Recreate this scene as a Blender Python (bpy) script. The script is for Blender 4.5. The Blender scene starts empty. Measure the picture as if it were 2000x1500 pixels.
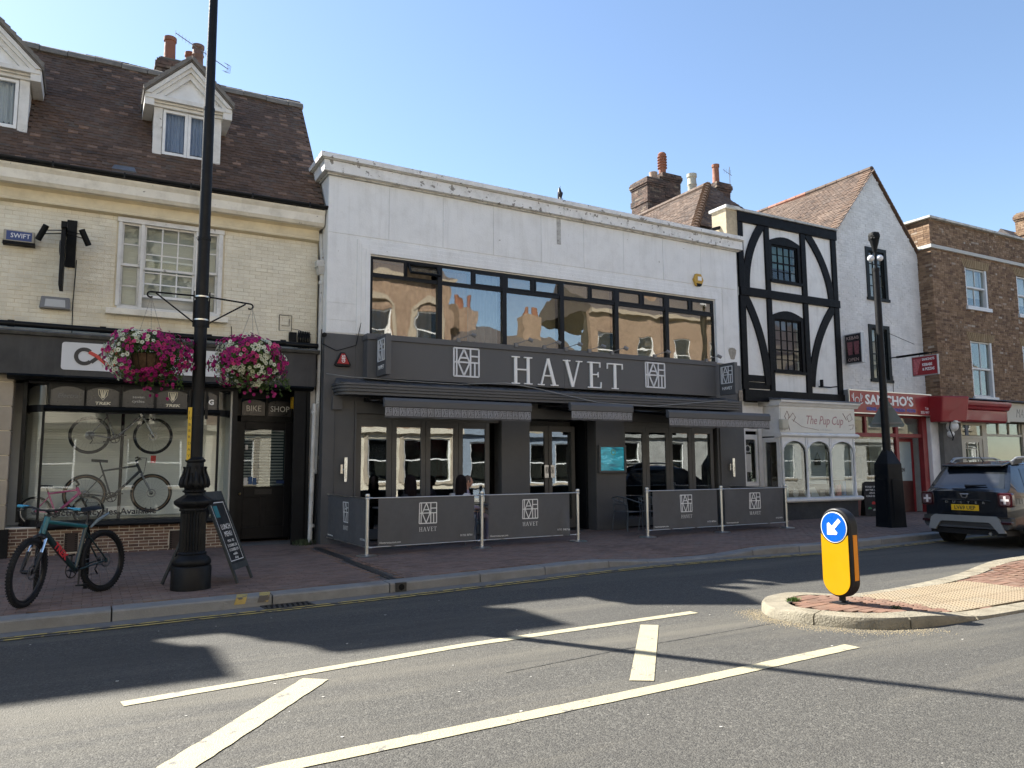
import bpy, bmesh, math, random
import numpy as np
from mathutils import Vector, Matrix, Euler, Quaternion, noise
random.seed(7); np.random.seed(7)
SC = bpy.context.scene
COL = SC.collection
R = math.radians
# ---------------------------------------------------------------- camera
cam_d = bpy.data.cameras.new('camera'); cam = bpy.data.objects.new('camera', cam_d); COL.objects.link(cam)
CAM = Vector((0, 0, 1.56)); PITCH = math.atan(167/1502); YAW = R(28.7); ROLL = R(.35)
_f = Vector((math.sin(YAW)*math.cos(PITCH), math.cos(YAW)*math.cos(PITCH), math.sin(PITCH)))
_r = Vector((math.cos(YAW), -math.sin(YAW), 0)); _u = _r.cross(_f)
_r, _u = math.cos(ROLL)*_r-math.sin(ROLL)*_u, math.cos(ROLL)*_u+math.sin(ROLL)*_r
cam.matrix_world = Matrix(((_r.x, _u.x, -_f.x, CAM.x), (_r.y, _u.y, -_f.y, CAM.y), (_r.z, _u.z, -_f.z, CAM.z), (0, 0, 0, 1)))
cam_d.sensor_width = 36; cam_d.lens = 1502/2000*36; cam_d.clip_start = .05; cam_d.clip_end = 3000
SC.camera = cam
# ---------------------------------------------------------------- sky, sun, exposure
SUN_EL = R(42.5); SUN_AZ = R(-31)
world = bpy.data.worlds.new('World'); SC.world = world; world.use_nodes = True
wn = world.node_tree; wn.nodes.clear()
sky = wn.nodes.new('ShaderNodeTexSky'); sky.sky_type = 'NISHITA'; sky.sun_disc = False
sky.sun_elevation = SUN_EL; sky.sun_rotation = SUN_AZ; sky.air_density = 1.0; sky.dust_density = .3; sky.ozone_density = 1.6; sky.altitude = 50
bg = wn.nodes.new('ShaderNodeBackground'); bg.inputs[1].default_value = .071
wo = wn.nodes.new('ShaderNodeOutputWorld'); wn.links.new(sky.outputs[0], bg.inputs[0]); wn.links.new(bg.outputs[0], wo.inputs[0])
sun_d = bpy.data.lights.new('sun', 'SUN'); sun_d.energy = 4.8; sun_d.angle = R(.53); sun_d.color = (1, .95, .86)
sun = bpy.data.objects.new('sun', sun_d); COL.objects.link(sun); sun.location = (-20, 40, 40)
sun.rotation_euler = Vector((-math.sin(SUN_AZ)*math.cos(SUN_EL), -math.cos(SUN_AZ)*math.cos(SUN_EL), -math.sin(SUN_EL))).to_track_quat('-Z', 'Y').to_euler()
vs = SC.view_settings; vs.view_transform = 'Standard'; vs.look = 'None'; vs.gamma = 1; vs.use_curve_mapping = False; vs.exposure = 1.79
SC.cycles.max_bounces = 8; SC.cycles.transparent_max_bounces = 12; SC.cycles.glossy_bounces = 4
SC.cycles.caustics_reflective = False; SC.cycles.caustics_refractive = False

# ---------------------------------------------------------------- object helpers
def link(o, parent=None):
    COL.objects.link(o)
    if parent is not None: o.parent = parent
    return o
def tag(o, label=None, cat=None, group=None, kind=None):
    if label: o['label'] = label
    if cat: o['category'] = cat
    if group: o['group'] = group
    if kind: o['kind'] = kind
    return o
def thing(name, label, cat, loc=(0, 0, 0), rz=0, group=None):
    o = bpy.data.objects.new(name, None); o.empty_display_size = .2; COL.objects.link(o)
    o.location = loc; o.rotation_euler = (0, 0, rz)
    return tag(o, label, cat, group)
def kids(o): return [c for c in list(o.children)]
def copy_tree(o, parent=None):
    c = o.copy(); COL.objects.link(c); c.parent = parent
    for ch in kids(o): copy_tree(ch, c)
    return c

class MB:
    """mesh builder in world-size units"""
    def __init__(s): s.v = []; s.f = []; s.m = []; s.t = []; s.mi = 0; s.tone = .5; s.M = None
    def vert(s, p):
        if s.M is not None: p = s.M @ Vector(p)
        s.v.append((p[0], p[1], p[2])); s.t.append(s.tone); return len(s.v)-1
    def face(s, ids): s.f.append(ids); s.m.append(s.mi)
    def poly(s, pts): s.face([s.vert(p) for p in pts]); return s
    def box(s, x0, x1, y0, y1, z0, z1):
        if x0 > x1: x0, x1 = x1, x0
        if y0 > y1: y0, y1 = y1, y0
        if z0 > z1: z0, z1 = z1, z0
        return s.hexa([(x0, y0, z0), (x1, y0, z0), (x1, y1, z0), (x0, y1, z0), (x0, y0, z1), (x1, y0, z1), (x1, y1, z1), (x0, y1, z1)])
    def hexa(s, p):
        i = [s.vert(q) for q in p]
        for a in ((0, 3, 2, 1), (4, 5, 6, 7), (0, 1, 5, 4), (1, 2, 6, 5), (2, 3, 7, 6), (3, 0, 4, 7)): s.face([i[k] for k in a])
        return s
    def prism(s, pts, off):
        """closed polygon pts extruded by vector off"""
        off = Vector(off); n = len(pts)
        a = [s.vert(p) for p in pts]; b = [s.vert(Vector(p)+off) for p in pts]
        s.face(a[::-1]); s.face(b)
        for i in range(n): s.face([a[i], a[(i+1) % n], b[(i+1) % n], b[i]])
        return s
    def tube(s, pts, r, n=8, caps=True, closed=False):
        pts = [Vector(p) for p in pts]; m = len(pts)
        rs = r if isinstance(r, (list, tuple)) else [r]*m
        rings = []; up = None
        for k in range(m):
            if closed: d = pts[(k+1) % m]-pts[(k-1) % m]
            else: d = pts[min(k+1, m-1)]-pts[max(k-1, 0)]
            if d.length < 1e-9: d = Vector((0, 0, 1))
            d.normalize()
            if up is None:
                up = Vector((0, 0, 1)) if abs(d.z) < .9 else Vector((1, 0, 0))
            a = d.cross(up)
            if a.length < 1e-4: a = d.orthogonal()
            a.normalize(); b = a.cross(d).normalized(); up = b
            rings.append([s.vert(pts[k]+(a*math.cos(2*math.pi*i/n)+b*math.sin(2*math.pi*i/n))*rs[k]) for i in range(n)])
        for k in range(m if closed else m-1):
            A, B = rings[k], rings[(k+1) % m]
            for i in range(n): s.face([A[i], A[(i+1) % n], B[(i+1) % n], B[i]])
        if caps and not closed: s.face(rings[0][::-1]); s.face(rings[-1])
        return s
    def lathe(s, prof, c=(0, 0, 0), n=24, flute=0, fl_depth=0, fz=(0, 0)):
        """prof: (radius, z) bottom to top"""
        rings = []
        for r, z in prof:
            ring = []
            for i in range(n):
                a = 2*math.pi*i/n; rr = r
                if flute and fz[0] <= z <= fz[1] and i % 2: rr = r-fl_depth
                ring.append(s.vert((c[0]+rr*math.cos(a), c[1]+rr*math.sin(a), c[2]+z)))
            rings.append(ring)
        for A, B in zip(rings, rings[1:]):
            for i in range(n): s.face([A[i], A[(i+1) % n], B[(i+1) % n], B[i]])
        s.face(rings[0][::-1]); s.face(rings[-1]); return s
    def ring(s, c, r, tr, axis='y', n=32, k=8, sq=1):
        """torus"""
        c = Vector(c); P = []
        for i in range(n):
            a = 2*math.pi*i/n; ca, sa = math.cos(a), math.sin(a)
            P.append(c+Vector({'y': (r*ca, 0, r*sa), 'z': (r*ca, r*sa, 0), 'x': (0, r*ca, r*sa)}[axis]))
        rings = []
        ax = Vector({'y': (0, 1, 0), 'z': (0, 0, 1), 'x': (1, 0, 0)}[axis])
        for p in P:
            d = (p-c).normalized()
            rings.append([s.vert(p+d*tr*math.cos(2*math.pi*j/k)+ax*tr*sq*math.sin(2*math.pi*j/k)) for j in range(k)])
        for i in range(n):
            A, B = rings[i], rings[(i+1) % n]
            for j in range(k): s.face([A[j], A[(j+1) % k], B[(j+1) % k], B[j]])
        return s
    def cyl(s, a, b, r, n=16, r2=None):
        return s.tube([a, b], [r, r if r2 is None else r2], n)
    def ball(s, c, r, nu=12, nv=8, sc=(1, 1, 1)):
        c = Vector(c); top = s.vert(c+Vector((0, 0, r*sc[2]))); rows = []
        for j in range(1, nv):
            t = math.pi*j/nv
            rows.append([s.vert(c+Vector((r*sc[0]*math.sin(t)*math.cos(2*math.pi*i/nu), r*sc[1]*math.sin(t)*math.sin(2*math.pi*i/nu), r*sc[2]*math.cos(t)))) for i in range(nu)])
        bot = s.vert(c-Vector((0, 0, r*sc[2])))
        for i in range(nu):
            s.face([top, rows[0][i], rows[0][(i+1) % nu]]); s.face([bot, rows[-1][(i+1) % nu], rows[-1][i]])
            for j in range(nv-2): s.face([rows[j][i], rows[j+1][i], rows[j+1][(i+1) % nu], rows[j][(i+1) % nu]])
        return s
    def grid(s, fn, nu, nv):
        ids = [[s.vert(fn(i/nu, j/nv)) for i in range(nu+1)] for j in range(nv+1)]
        for j in range(nv):
            for i in range(nu): s.face([ids[j][i], ids[j][i+1], ids[j+1][i+1], ids[j+1][i]])
        return s
    def mesh(s, name, mats, smooth=None):
        me = bpy.data.meshes.new(name); me.from_pydata(s.v, [], s.f)
        for m in (mats if isinstance(mats, (list, tuple)) else [mats]): me.materials.append(m)
        if len(set(s.m)) > 1 or (s.m and s.m[0]): me.polygons.foreach_set('material_index', s.m)
        at = me.attributes.new('tone', 'FLOAT', 'POINT'); at.data.foreach_set('value', s.t)
        if smooth is not None:
            me.polygons.foreach_set('use_smooth', [True]*len(s.f))
            try: me.set_sharp_from_angle(angle=R(smooth))
            except Exception: pass
        me.update(); return me
    def obj(s, name, mats, parent=None, smooth=None, bevel=0, **tg):
        o = bpy.data.objects.new(name, s.mesh(name, mats, smooth)); link(o, parent)
        if tg: tag(o, **tg)
        if bevel:
            b = o.modifiers.new('bevel', 'BEVEL'); b.width = bevel; b.segments = 2; b.limit_method = 'ANGLE'; b.angle_limit = R(40)
        return o

def smoothstep(a, b, x):
    t = min(1, max(0, (x-a)/(b-a))); return t*t*(3-2*t)
def lerp_pts(pts, x):
    if x <= pts[0][0]:
        a, b = pts[0], pts[1]
    elif x >= pts[-1][0]:
        a, b = pts[-2], pts[-1]
    else:
        for a, b in zip(pts, pts[1:]):
            if a[0] <= x <= b[0]: break
    t = (x-a[0])/(b[0]-a[0]); return a[1]+(b[1]-a[1])*t
# ---------------------------------------------------------------- materials
def _n(nt, t, **kw):
    n = nt.nodes.new(t)
    for k, v in kw.items(): setattr(n, k, v)
    return n
def rgb(c): return (c[0], c[1], c[2], 1)
MATS = {}
def mat(name, col, rough=.6, vary=.12, vs=3.0, bump=.0, bs=60.0, metal=0, col2=None, dirt=0, dirtcol=(.12, .11, .09), dirt_s=1.2, tone=None, spec=.35, coat=0, dust=0, emit=None, estr=0, streak=0, flake=0, flakecol=(.3,.27,.22)):
    if name in MATS: return MATS[name]
    m = bpy.data.materials.new(name); m.use_nodes = True; nt = m.node_tree; nt.nodes.clear(); L = nt.links.new
    out = _n(nt, 'ShaderNodeOutputMaterial'); b = _n(nt, 'ShaderNodeBsdfPrincipled'); L(b.outputs[0], out.inputs[0])
    geo = _n(nt, 'ShaderNodeNewGeometry'); pos = geo.outputs['Position']
    def noi(scale, det=4, rough=.6, stretch=None):
        n = _n(nt, 'ShaderNodeTexNoise'); n.inputs['Scale'].default_value = scale; n.inputs['Detail'].default_value = det; n.inputs['Roughness'].default_value = rough
        if stretch:
            mp = _n(nt, 'ShaderNodeMapping'); mp.inputs['Scale'].default_value = stretch; L(pos, mp.inputs[0]); L(mp.outputs[0], n.inputs['Vector'])
        else: L(pos, n.inputs['Vector'])
        return n.outputs[0]
    def mix(f, a, bb, mode='MIX'):
        x = _n(nt, 'ShaderNodeMix', data_type='RGBA', blend_type=mode)
        for sock, val in ((x.inputs[0], f), (x.inputs[6], a), (x.inputs[7], bb)):
            if isinstance(val, (tuple, list)): sock.default_value = rgb(val)
            elif isinstance(val, (int, float)): sock.default_value = val
            else: L(val, sock)
        return x.outputs[2]
    def ramp(v, lo, hi, a=0, c=1):
        r = _n(nt, 'ShaderNodeMapRange'); L(v, r.inputs[0]); r.inputs[1].default_value = lo; r.inputs[2].default_value = hi; r.inputs[3].default_value = a; r.inputs[4].default_value = c; return r.outputs[0]
    c = col; c2 = col2 if col2 else tuple(min(1, q*(1+vary)) for q in col); c1 = tuple(q*(1-vary) for q in col) if not col2 else col
    cur = mix(ramp(noi(vs), .3, .7), c1, c2)
    if tone:   # list of (pos, color) by per-piece attribute
        at = _n(nt, 'ShaderNodeAttribute', attribute_name='tone'); r = _n(nt, 'ShaderNodeValToRGB'); L(at.outputs['Fac'], r.inputs[0])
        el = r.color_ramp.elements
        while len(el) < len(tone): el.new(.5)
        for e, (p, cc) in zip(el, tone): e.position = p; e.color = rgb(cc)
        cur = mix(ramp(noi(vs), .3, .7, 0, .35 if vary else 0), r.outputs[0], tuple(q*.55 for q in col))
    if dirt:
        cur = mix(ramp(noi(dirt_s, 8, .68), .48, .75, 0, dirt), cur, dirtcol)
    if streak:
        cur = mix(ramp(noi(2.2, 5, .6, (4, 4, .35)), .5, .8, 0, streak), cur, dirtcol)
    if flake:
        cur = mix(ramp(noi(7, 8, .62), 1-flake, 1-flake+.02), cur, flakecol)
    if vs < 50 and vary > 0:
        cur = mix(ramp(noi(140, 2), .2, .8, 0, .10), cur, (0, 0, 0))
    L(cur, b.inputs['Base Color'])
    b.inputs['Metallic'].default_value = metal; b.inputs['Specular IOR Level'].default_value = spec
    if coat: b.inputs['Coat Weight'].default_value = coat; b.inputs['Coat Roughness'].default_value = .04
    if rough > .05:
        L(ramp(noi(9, 5), .3, .7, max(.02, rough*.82), min(1, rough*1.15)), b.inputs['Roughness'])
    else: b.inputs['Roughness'].default_value = rough
    if bump:
        bp = _n(nt, 'ShaderNodeBump'); bp.inputs['Strength'].default_value = min(1, bump); bp.inputs['Distance'].default_value = .01 if bump <= 1 else .01*bump
        L(noi(bs, 5, .6), bp.inputs['Height']); L(bp.outputs[0], b.inputs['Normal'])
    if emit: b.inputs['Emission Color'].default_value = rgb(emit); b.inputs['Emission Strength'].default_value = estr
    MATS[name] = m; return m
def glass(name, tint=(.8, .85, .85), refl=.03, rough=.0, wob=0.0, wobs=1.5, trans=1.0):
    """thin pane: sees through, mirrors by fresnel"""
    if name in MATS: return MATS[name]
    m = bpy.data.materials.new(name); m.use_nodes = True; nt = m.node_tree; nt.nodes.clear(); L = nt.links.new
    out = _n(nt, 'ShaderNodeOutputMaterial'); mx = _n(nt, 'ShaderNodeMixShader'); L(mx.outputs[0], out.inputs[0])
    tr = _n(nt, 'ShaderNodeBsdfTransparent'); tr.inputs[0].default_value = rgb(tuple(q*trans for q in tint))
    gl = _n(nt, 'ShaderNodeBsdfGlossy'); gl.inputs['Roughness'].default_value = rough; gl.inputs[0].default_value = (.95, .97, 1, 1)
    lw = _n(nt, 'ShaderNodeLayerWeight'); pw = _n(nt, 'ShaderNodeMath', operation='POWER'); L(lw.outputs['Facing'], pw.inputs[0]); pw.inputs[1].default_value = 4
    ad = _n(nt, 'ShaderNodeMath', operation='MULTIPLY_ADD'); L(pw.outputs[0], ad.inputs[0]); ad.inputs[1].default_value = .9; ad.inputs[2].default_value = refl+.045; ad.use_clamp = True
    L(ad.outputs[0], mx.inputs[0]); L(tr.outputs[0], mx.inputs[1]); L(gl.outputs[0], mx.inputs[2])
    if wob:
        n = _n(nt, 'ShaderNodeTexNoise'); n.inputs['Scale'].default_value = wobs; n.inputs['Detail'].default_value = 2
        g = _n(nt, 'ShaderNodeNewGeometry'); L(g.outputs['Position'], n.inputs['Vector'])
        bp = _n(nt, 'ShaderNodeBump'); bp.inputs['Strength'].default_value = 1; bp.inputs['Distance'].default_value = wob; L(n.outputs[0], bp.inputs['Height']); L(bp.outputs[0], gl.inputs['Normal'])
    MATS[name] = m; return m

# ---------------------------------------------------------------- repeated pieces
_UNIT = {}
def unit_meshes(key, material, n=8, warp=.0, builder=None):
    if key in _UNIT: return _UNIT[key]
    out = []
    for i in range(n):
        mb = MB(); mb.tone = (i+.5)/n; rnd = random.Random(hash((i, 5)) & 0xffff)
        if builder: builder(mb, rnd)
        else:
            p = [(-.5, -.5, -.5), (.5, -.5, -.5), (.5, .5, -.5), (-.5, .5, -.5), (-.5, -.5, .5), (.5, -.5, .5), (.5, .5, .5), (-.5, .5, .5)]
            mb.hexa([tuple(c+rnd.uniform(-warp, warp) for c in q) for q in p])
        out.append(mb.mesh(key, material))
    _UNIT[key] = out; return out
def pieces(parent, name, plural, key, material, items, limit=300, warp=.02, builder=None, tone_of=None, group=None):
    """items: (centre, size, rotation quaternion or None[, tone]); the largest in view become single parts, the rest one joined part"""
    us = unit_meshes(key, material, 8, warp, builder)
    def rank(it):
        return (Vector(it[0])-CAM).length/ (max(it[1][0], .01)**.5)
    items = sorted(items, key=rank)
    for it in items[:limit]:
        c, sz, q = it[:3]; tn = it[3] if len(it) > 3 else random.random()
        o = bpy.data.objects.new(name, us[min(7, int(tn*8))]); o.location = c; o.scale = sz
        if q is not None: o.rotation_mode = 'QUATERNION'; o.rotation_quaternion = q
        COL.objects.link(o); o.parent = parent
    rest = items[limit:]
    if rest:
        data = []
        for u in us:
            vv = np.zeros(len(u.vertices)*3); u.vertices.foreach_get('co', vv); data.append((vv.reshape(-1, 3), [list(p.vertices) for p in u.polygons]))
        V = []; F = []; T = []; off = 0
        for it in rest:
            c, sz, q = it[:3]; tn = it[3] if len(it) > 3 else random.random()
            vv, ff = data[min(7, int(tn*8))]; P = vv*np.array(sz)
            if q is not None: P = P @ np.array(q.to_matrix()).T
            V.append(P+np.array(c)); F += [[i+off for i in f] for f in ff]; T.append(np.full(len(vv), tn)); off += len(vv)
        V = np.concatenate(V); me = bpy.data.meshes.new(plural); me.from_pydata(V.tolist(), [], F); me.materials.append(material)
        at = me.attributes.new('tone', 'FLOAT', 'POINT'); at.data.foreach_set('value', np.concatenate(T))
        o = bpy.data.objects.new(plural, me); link(o, parent); o['kind'] = 'stuff'
def brick_items(x0, x1, z0, z1, y, holes=(), L=.225, H=.075, dep=.05, proud=.004, joint=.01, inside=None, jit=.0015, header=.0, odd=.5):
    """stretcher-bond courses on a wall facing -y at plane y; holes are (x0,x1,z0,z1)"""
    out = []; nz = int((z1-z0)/H+.5)
    for r in range(nz):
        za = z0+r*H; zb = za+H-joint; zc = (za+zb)/2
        segs = [(x0, x1)]
        for hx0, hx1, hz0, hz1 in holes:
            if zc > hz0 and zc < hz1:
                ns = []
                for a, b in segs:
                    if hx1 <= a or hx0 >= b: ns.append((a, b)); continue
                    if hx0 > a: ns.append((a, hx0))
                    if hx1 < b: ns.append((hx1, b))
                segs = ns
        x = x0-(L*odd if r % 2 else 0)
        while x < x1:
            l = L if random.random() > header else L/2
            for a, b in segs:
                xa, xb = max(x, a), min(x+l-joint, b)
                if xb-xa > .03 and (inside is None or (inside((xa+xb)/2, zc))):
                    pr = proud+random.uniform(-jit, jit)*2
                    out.append((((xa+xb)/2, y-pr+dep/2, zc), (xb-xa, dep, zb-za), None, random.random()))
            x += l
    return out
def wall_boxes(mb, x0, x1, z0, z1, y0, y1, holes=()):
    """solid wall between y0,y1 with rectangular openings"""
    xs = sorted({x0, x1, *[min(max(h[i], x0), x1) for h in holes for i in (0, 1)]})
    for xa, xb in zip(xs, xs[1:]):
        if xb-xa < 1e-4: continue
        xc = (xa+xb)/2; cur = z0
        for h in sorted([h for h in holes if h[0] < xc < h[1]], key=lambda h: h[2]):
            if h[2] > cur: mb.box(xa, xb, y0, y1, cur, min(h[2], z1))
            cur = max(cur, h[3])
        if cur < z1: mb.box(xa, xb, y0, y1, cur, z1)
    return mb
# ---------------------------------------------------------------- lettering
def text(body, x, z, y, h, material, parent=None, name='lettering', ext=.004, align='LEFT', face='front', rz=0, tilt=0, shear=0, bold=0, squeeze=1, fnt=None, origin=None, res=2, kind=None):
    """h is the capital height in metres; stands on plane y facing -y (rz turns it)"""
    cu = bpy.data.curves.new(name, 'FONT'); cu.body = body; cu.size = h/.73; cu.extrude = ext; cu.align_x = align; cu.resolution_u = res; cu.shear = shear; cu.offset = bold
    t = bpy.data.objects.new('tmp', cu); COL.objects.link(t); dg = bpy.context.evaluated_depsgraph_get(); dg.update()
    me = bpy.data.meshes.new_from_object(t.evaluated_get(dg)); bpy.data.objects.remove(t); me.materials.clear(); me.materials.append(material)
    me.transform(Matrix.Scale(squeeze, 4, (1, 0, 0))); me.transform(Matrix.Rotation(R(90), 4, 'X'))
    if tilt: me.transform(Matrix.Rotation(tilt, 4, 'Y'))
    if rz: me.transform(Matrix.Rotation(rz, 4, 'Z'))
    me.transform(Matrix.Translation((x, y, z)))
    o = bpy.data.objects.new(name, me); link(o, parent)
    if kind: o['kind'] = kind
    return o
def stroke(mb, pts, w, y, d, fn=None):
    """flat bars along the polyline pts [(x,z)..] with width w, standing on plane y, depth d towards -y"""
    for (xa, za), (xb, zb) in zip(pts, pts[1:]):
        dx, dz = xb-xa, zb-za; l = math.hypot(dx, dz)
        if l < 1e-6: continue
        nx, nz = -dz/l*w/2, dx/l*w/2
        P = [(xa+nx, za+nz), (xa-nx, za-nz), (xb-nx, zb-nz), (xb+nx, zb+nz)]
        mb.prism([(p[0], y, p[1]) for p in P], (0, -d, 0))
SERIF = {  # letters as strokes in a 1-high box: (points, width factor)
 'H': (.86, [([(.17, 0), (.17, 1)], 1), ([(.69, 0), (.69, 1)], 1), ([(.17, .53), (.69, .53)], .45), ([(0, .02), (.34, .02)], .35), ([(.52, .02), (.86, .02)], .35), ([(0, .98), (.34, .98)], .35), ([(.52, .98), (.86, .98)], .35)]),
 'A': (.86, [([(.14, 0), (.43, 1)], .5), ([(.43, 1), (.72, 0)], 1.05), ([(.25, .36), (.61, .36)], .4), ([(0, .02), (.28, .02)], .35), ([(.55, .02), (.88, .02)], .35)]),
 'V': (.86, [([(.14, 1), (.43, 0)], 1.05), ([(.43, 0), (.72, 1)], .5), ([(0, .98), (.32, .98)], .35), ([(.58, .98), (.86, .98)], .35)]),
 'E': (.66, [([(.17, 0), (.17, 1)], 1), ([(0, .98), (.58, .98)], .4), ([(.17, .52), (.48, .52)], .4), ([(0, .02), (.6, .02)], .4), ([(.57, 1), (.57, .8)], .35), ([(.48, .62), (.48, .42)], .35), ([(.6, 0), (.61, .24)], .35)]),
 'T': (.76, [([(.38, 0), (.38, 1)], 1), ([(.02, .98), (.74, .98)], .4), ([(.22, .02), (.54, .02)], .35), ([(.03, 1), (.02, .78)], .35), ([(.73, 1), (.74, .78)], .35)])}
def serif_word(word, x0, x1, z, h, y, material, parent, d=.02, name='lettering', sep=False, fn=None):
    ws = [SERIF[c][0] for c in word]; gap = ((x1-x0)/h-sum(ws))/(len(word)-1); x = x0; mb = MB()
    for c, w in zip(word, ws):
        if sep: mb = MB()
        for k, (pts, wf) in enumerate(SERIF[c][1]): stroke(mb, [(x+px*h, z+pz*h) for px, pz in pts], .115*h*wf, y-(.0006*(k+1)), d)
        x += (w+gap)*h
        if sep: mb.obj('letter', material, parent)
    if fn:
        mb.v = [fn(p) for p in mb.v]
    if not sep: mb.obj(name, material, parent)
LOGO = [[(0, 0), (0, 1), (1, 1), (1, 0), (0, 0)], [(.11, 0), (.11, 1)], [(0, .5), (1, .5)], [(.17, .5), (.4, .98), (.63, .5)], [(.26, .66), (.55, .66)], [(.66, 0), (.66, 1)], [(.66, .73), (1, .73)], [(.17, .5), (.4, .02), (.63, .5)], [(.83, 0), (.83, .5)]]
def logo(mb, x0, z0, w, h, t, y, d, fn=None):
    n0 = len(mb.v)
    for k, pl in enumerate(LOGO): stroke(mb, [(x0+px*w, z0+pz*h) for px, pz in pl], t, y-.0004*(k+1), d)
    if fn: mb.v[n0:] = [fn(p) for p in mb.v[n0:]]
# ================================================================ MATERIALS OF THE STREET
def asphalt(name, base, light):
    m = bpy.data.materials.new(name); m.use_nodes = True; nt = m.node_tree; nt.nodes.clear(); L = nt.links.new
    out = _n(nt, 'ShaderNodeOutputMaterial'); b = _n(nt, 'ShaderNodeBsdfPrincipled'); L(b.outputs[0], out.inputs[0])
    g = _n(nt, 'ShaderNodeNewGeometry'); pos = g.outputs['Position']
    def noi(s, d=3, r=.55, st=None):
        n = _n(nt, 'ShaderNodeTexNoise'); n.inputs['Scale'].default_value = s; n.inputs['Detail'].default_value = d; n.inputs['Roughness'].default_value = r
        if st: mp = _n(nt, 'ShaderNodeMapping'); mp.inputs['Scale'].default_value = st; mp.inputs['Rotation'].default_value = (0, 0, R(-6)); L(pos, mp.inputs[0]); L(mp.outputs[0], n.inputs['Vector'])
        else: L(pos, n.inputs['Vector'])
        return n.outputs[0]
    def ramp(v, lo, hi, a=0, c=1):
        r = _n(nt, 'ShaderNodeMapRange'); L(v, r.inputs[0]); r.inputs[1].default_value = lo; r.inputs[2].default_value = hi; r.inputs[3].default_value = a; r.inputs[4].default_value = c; return r.outputs[0]
    def mix(f, a, bb, mode='MIX'):
        x = _n(nt, 'ShaderNodeMix', data_type='RGBA', blend_type=mode)
        for sock, val in ((x.inputs[0], f), (x.inputs[6], a), (x.inputs[7], bb)):
            if isinstance(val, (tuple, list)): sock.default_value = rgb(val)
            elif isinstance(val, (int, float)): sock.default_value = val
            else: L(val, sock)
        return x.outputs[2]
    v = _n(nt, 'ShaderNodeTexVoronoi'); v.inputs['Scale'].default_value = 95; L(pos, v.inputs['Vector'])
    v2 = _n(nt, 'ShaderNodeTexVoronoi'); v2.inputs['Scale'].default_value = 60; L(pos, v2.inputs['Vector'])
    sepc = _n(nt, 'ShaderNodeSeparateColor'); L(v.outputs['Color'], sepc.inputs[0])
    sep2 = _n(nt, 'ShaderNodeSeparateColor'); L(v2.outputs['Color'], sep2.inputs[0])
    c = mix(ramp(sepc.outputs[0], .1, 1, 0, 1), tuple(q*.62 for q in base), light)
    c = mix(ramp(sep2.outputs[0], .9, .93, 0, .35), c, tuple(min(1, q*1.9) for q in light))
    c = mix(ramp(sep2.outputs[1], .9, .93, 0, .35), c, (.02, .02, .022))
    c = mix(ramp(noi(.55, 6, .65, (.22, 1.4, 1)), .42, .62, 0, .55), c, tuple(q*.72 for q in base))
    c = mix(ramp(noi(.8, 6, .68, (.12, 1.2, 1)), .48, .68, 0, .75), c, tuple(q*1.3 for q in (light[0]*1.02, light[1]*.98, light[2]*.9)))
    c = mix(ramp(noi(3.2, 6, .7), .62, .7, 0, .35), c, (.035, .034, .034))
    L(c, b.inputs['Base Color']); b.inputs['Roughness'].default_value = .82; b.inputs['Specular IOR Level'].default_value = .3
    bp = _n(nt, 'ShaderNodeBump'); bp.inputs['Strength'].default_value = .8; bp.inputs['Distance'].default_value = .006
    ad = _n(nt, 'ShaderNodeMath', operation='SUBTRACT'); L(noi(120, 3), ad.inputs[0]); L(v.outputs['Distance'], ad.inputs[1]); L(ad.outputs[0], bp.inputs['Height']); L(bp.outputs[0], b.inputs['Normal'])
    MATS[name] = m; return m
M_ROAD = asphalt('asphalt', (.074, .072, .066), (.098, .095, .085))
M_GROUND = mat('far_ground', (.09, .085, .075), .9, .2)
M_PAVER = mat('paver', (.2, .14, .115), .85, .2, vs=6, bump=.5, bs=90, dirt=.5, dirtcol=(.07, .06, .055), dirt_s=1.4, tone=[(0, (.16, .11, .088)), (.3, (.225, .155, .125)), (.6, (.26, .175, .14)), (.85, (.21, .17, .145)), (1, (.31, .225, .17))])
M_SAND = mat('joint_sand', (.10, .088, .078), .95, .2, bump=.4)
M_PAVER_RED = mat('paver_red', (.22, .12, .09), .85, .2, vs=6, bump=.5, bs=90, dirt=.5, dirtcol=(.24, .17, .12), tone=[(0, (.13, .08, .055)), (.4, (.18, .10, .07)), (.7, (.21, .12, .082)), (1, (.17, .115, .085))])
M_TACTILE = mat('tactile', (.42, .33, .24), .85, .12, vs=5, bump=.4, dirt=.4, dirtcol=(.3, .24, .17), tone=[(0, (.235, .185, .12)), (.5, (.27, .215, .14)), (1, (.25, .21, .145))])
M_KERB = mat('granite_kerb', (.27, .27, .26), .8, .15, vs=4, bump=.8, bs=70, dirt=.55, dirtcol=(.14, .125, .105), dirt_s=2.5, tone=[(0, (.22, .22, .215)), (.5, (.27, .27, .26)), (1, (.25, .245, .23))])
M_KERB_ISL = mat('concrete_kerb', (.25, .225, .17), .9, .25, vs=5, bump=2, bs=45, dirt=.75, dirtcol=(.20, .165, .11), dirt_s=2)
M_GUTTER = mat('gutter_concrete', (.17, .165, .155), .85, .2, vs=3, bump=.6, dirt=.6, dirtcol=(.09, .085, .08), dirt_s=3)
M_WHITE_LINE = mat('road_paint', (.43, .39, .26), .7, .1, vs=5, bump=1, bs=110, dirt=.6, dirtcol=(.2, .185, .15), dirt_s=5, flake=.40, flakecol=(.2, .19, .17))
M_YELLOW_LINE = mat('yellow_paint', (.5, .37, .12), .75, .1, vs=5, dirt=.8, dirtcol=(.2, .17, .11), dirt_s=6, flake=.47, flakecol=(.13, .12, .11))
M_IRON = mat('cast_iron', (.05, .048, .045), .6, .3, metal=.4, bump=.5)
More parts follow.
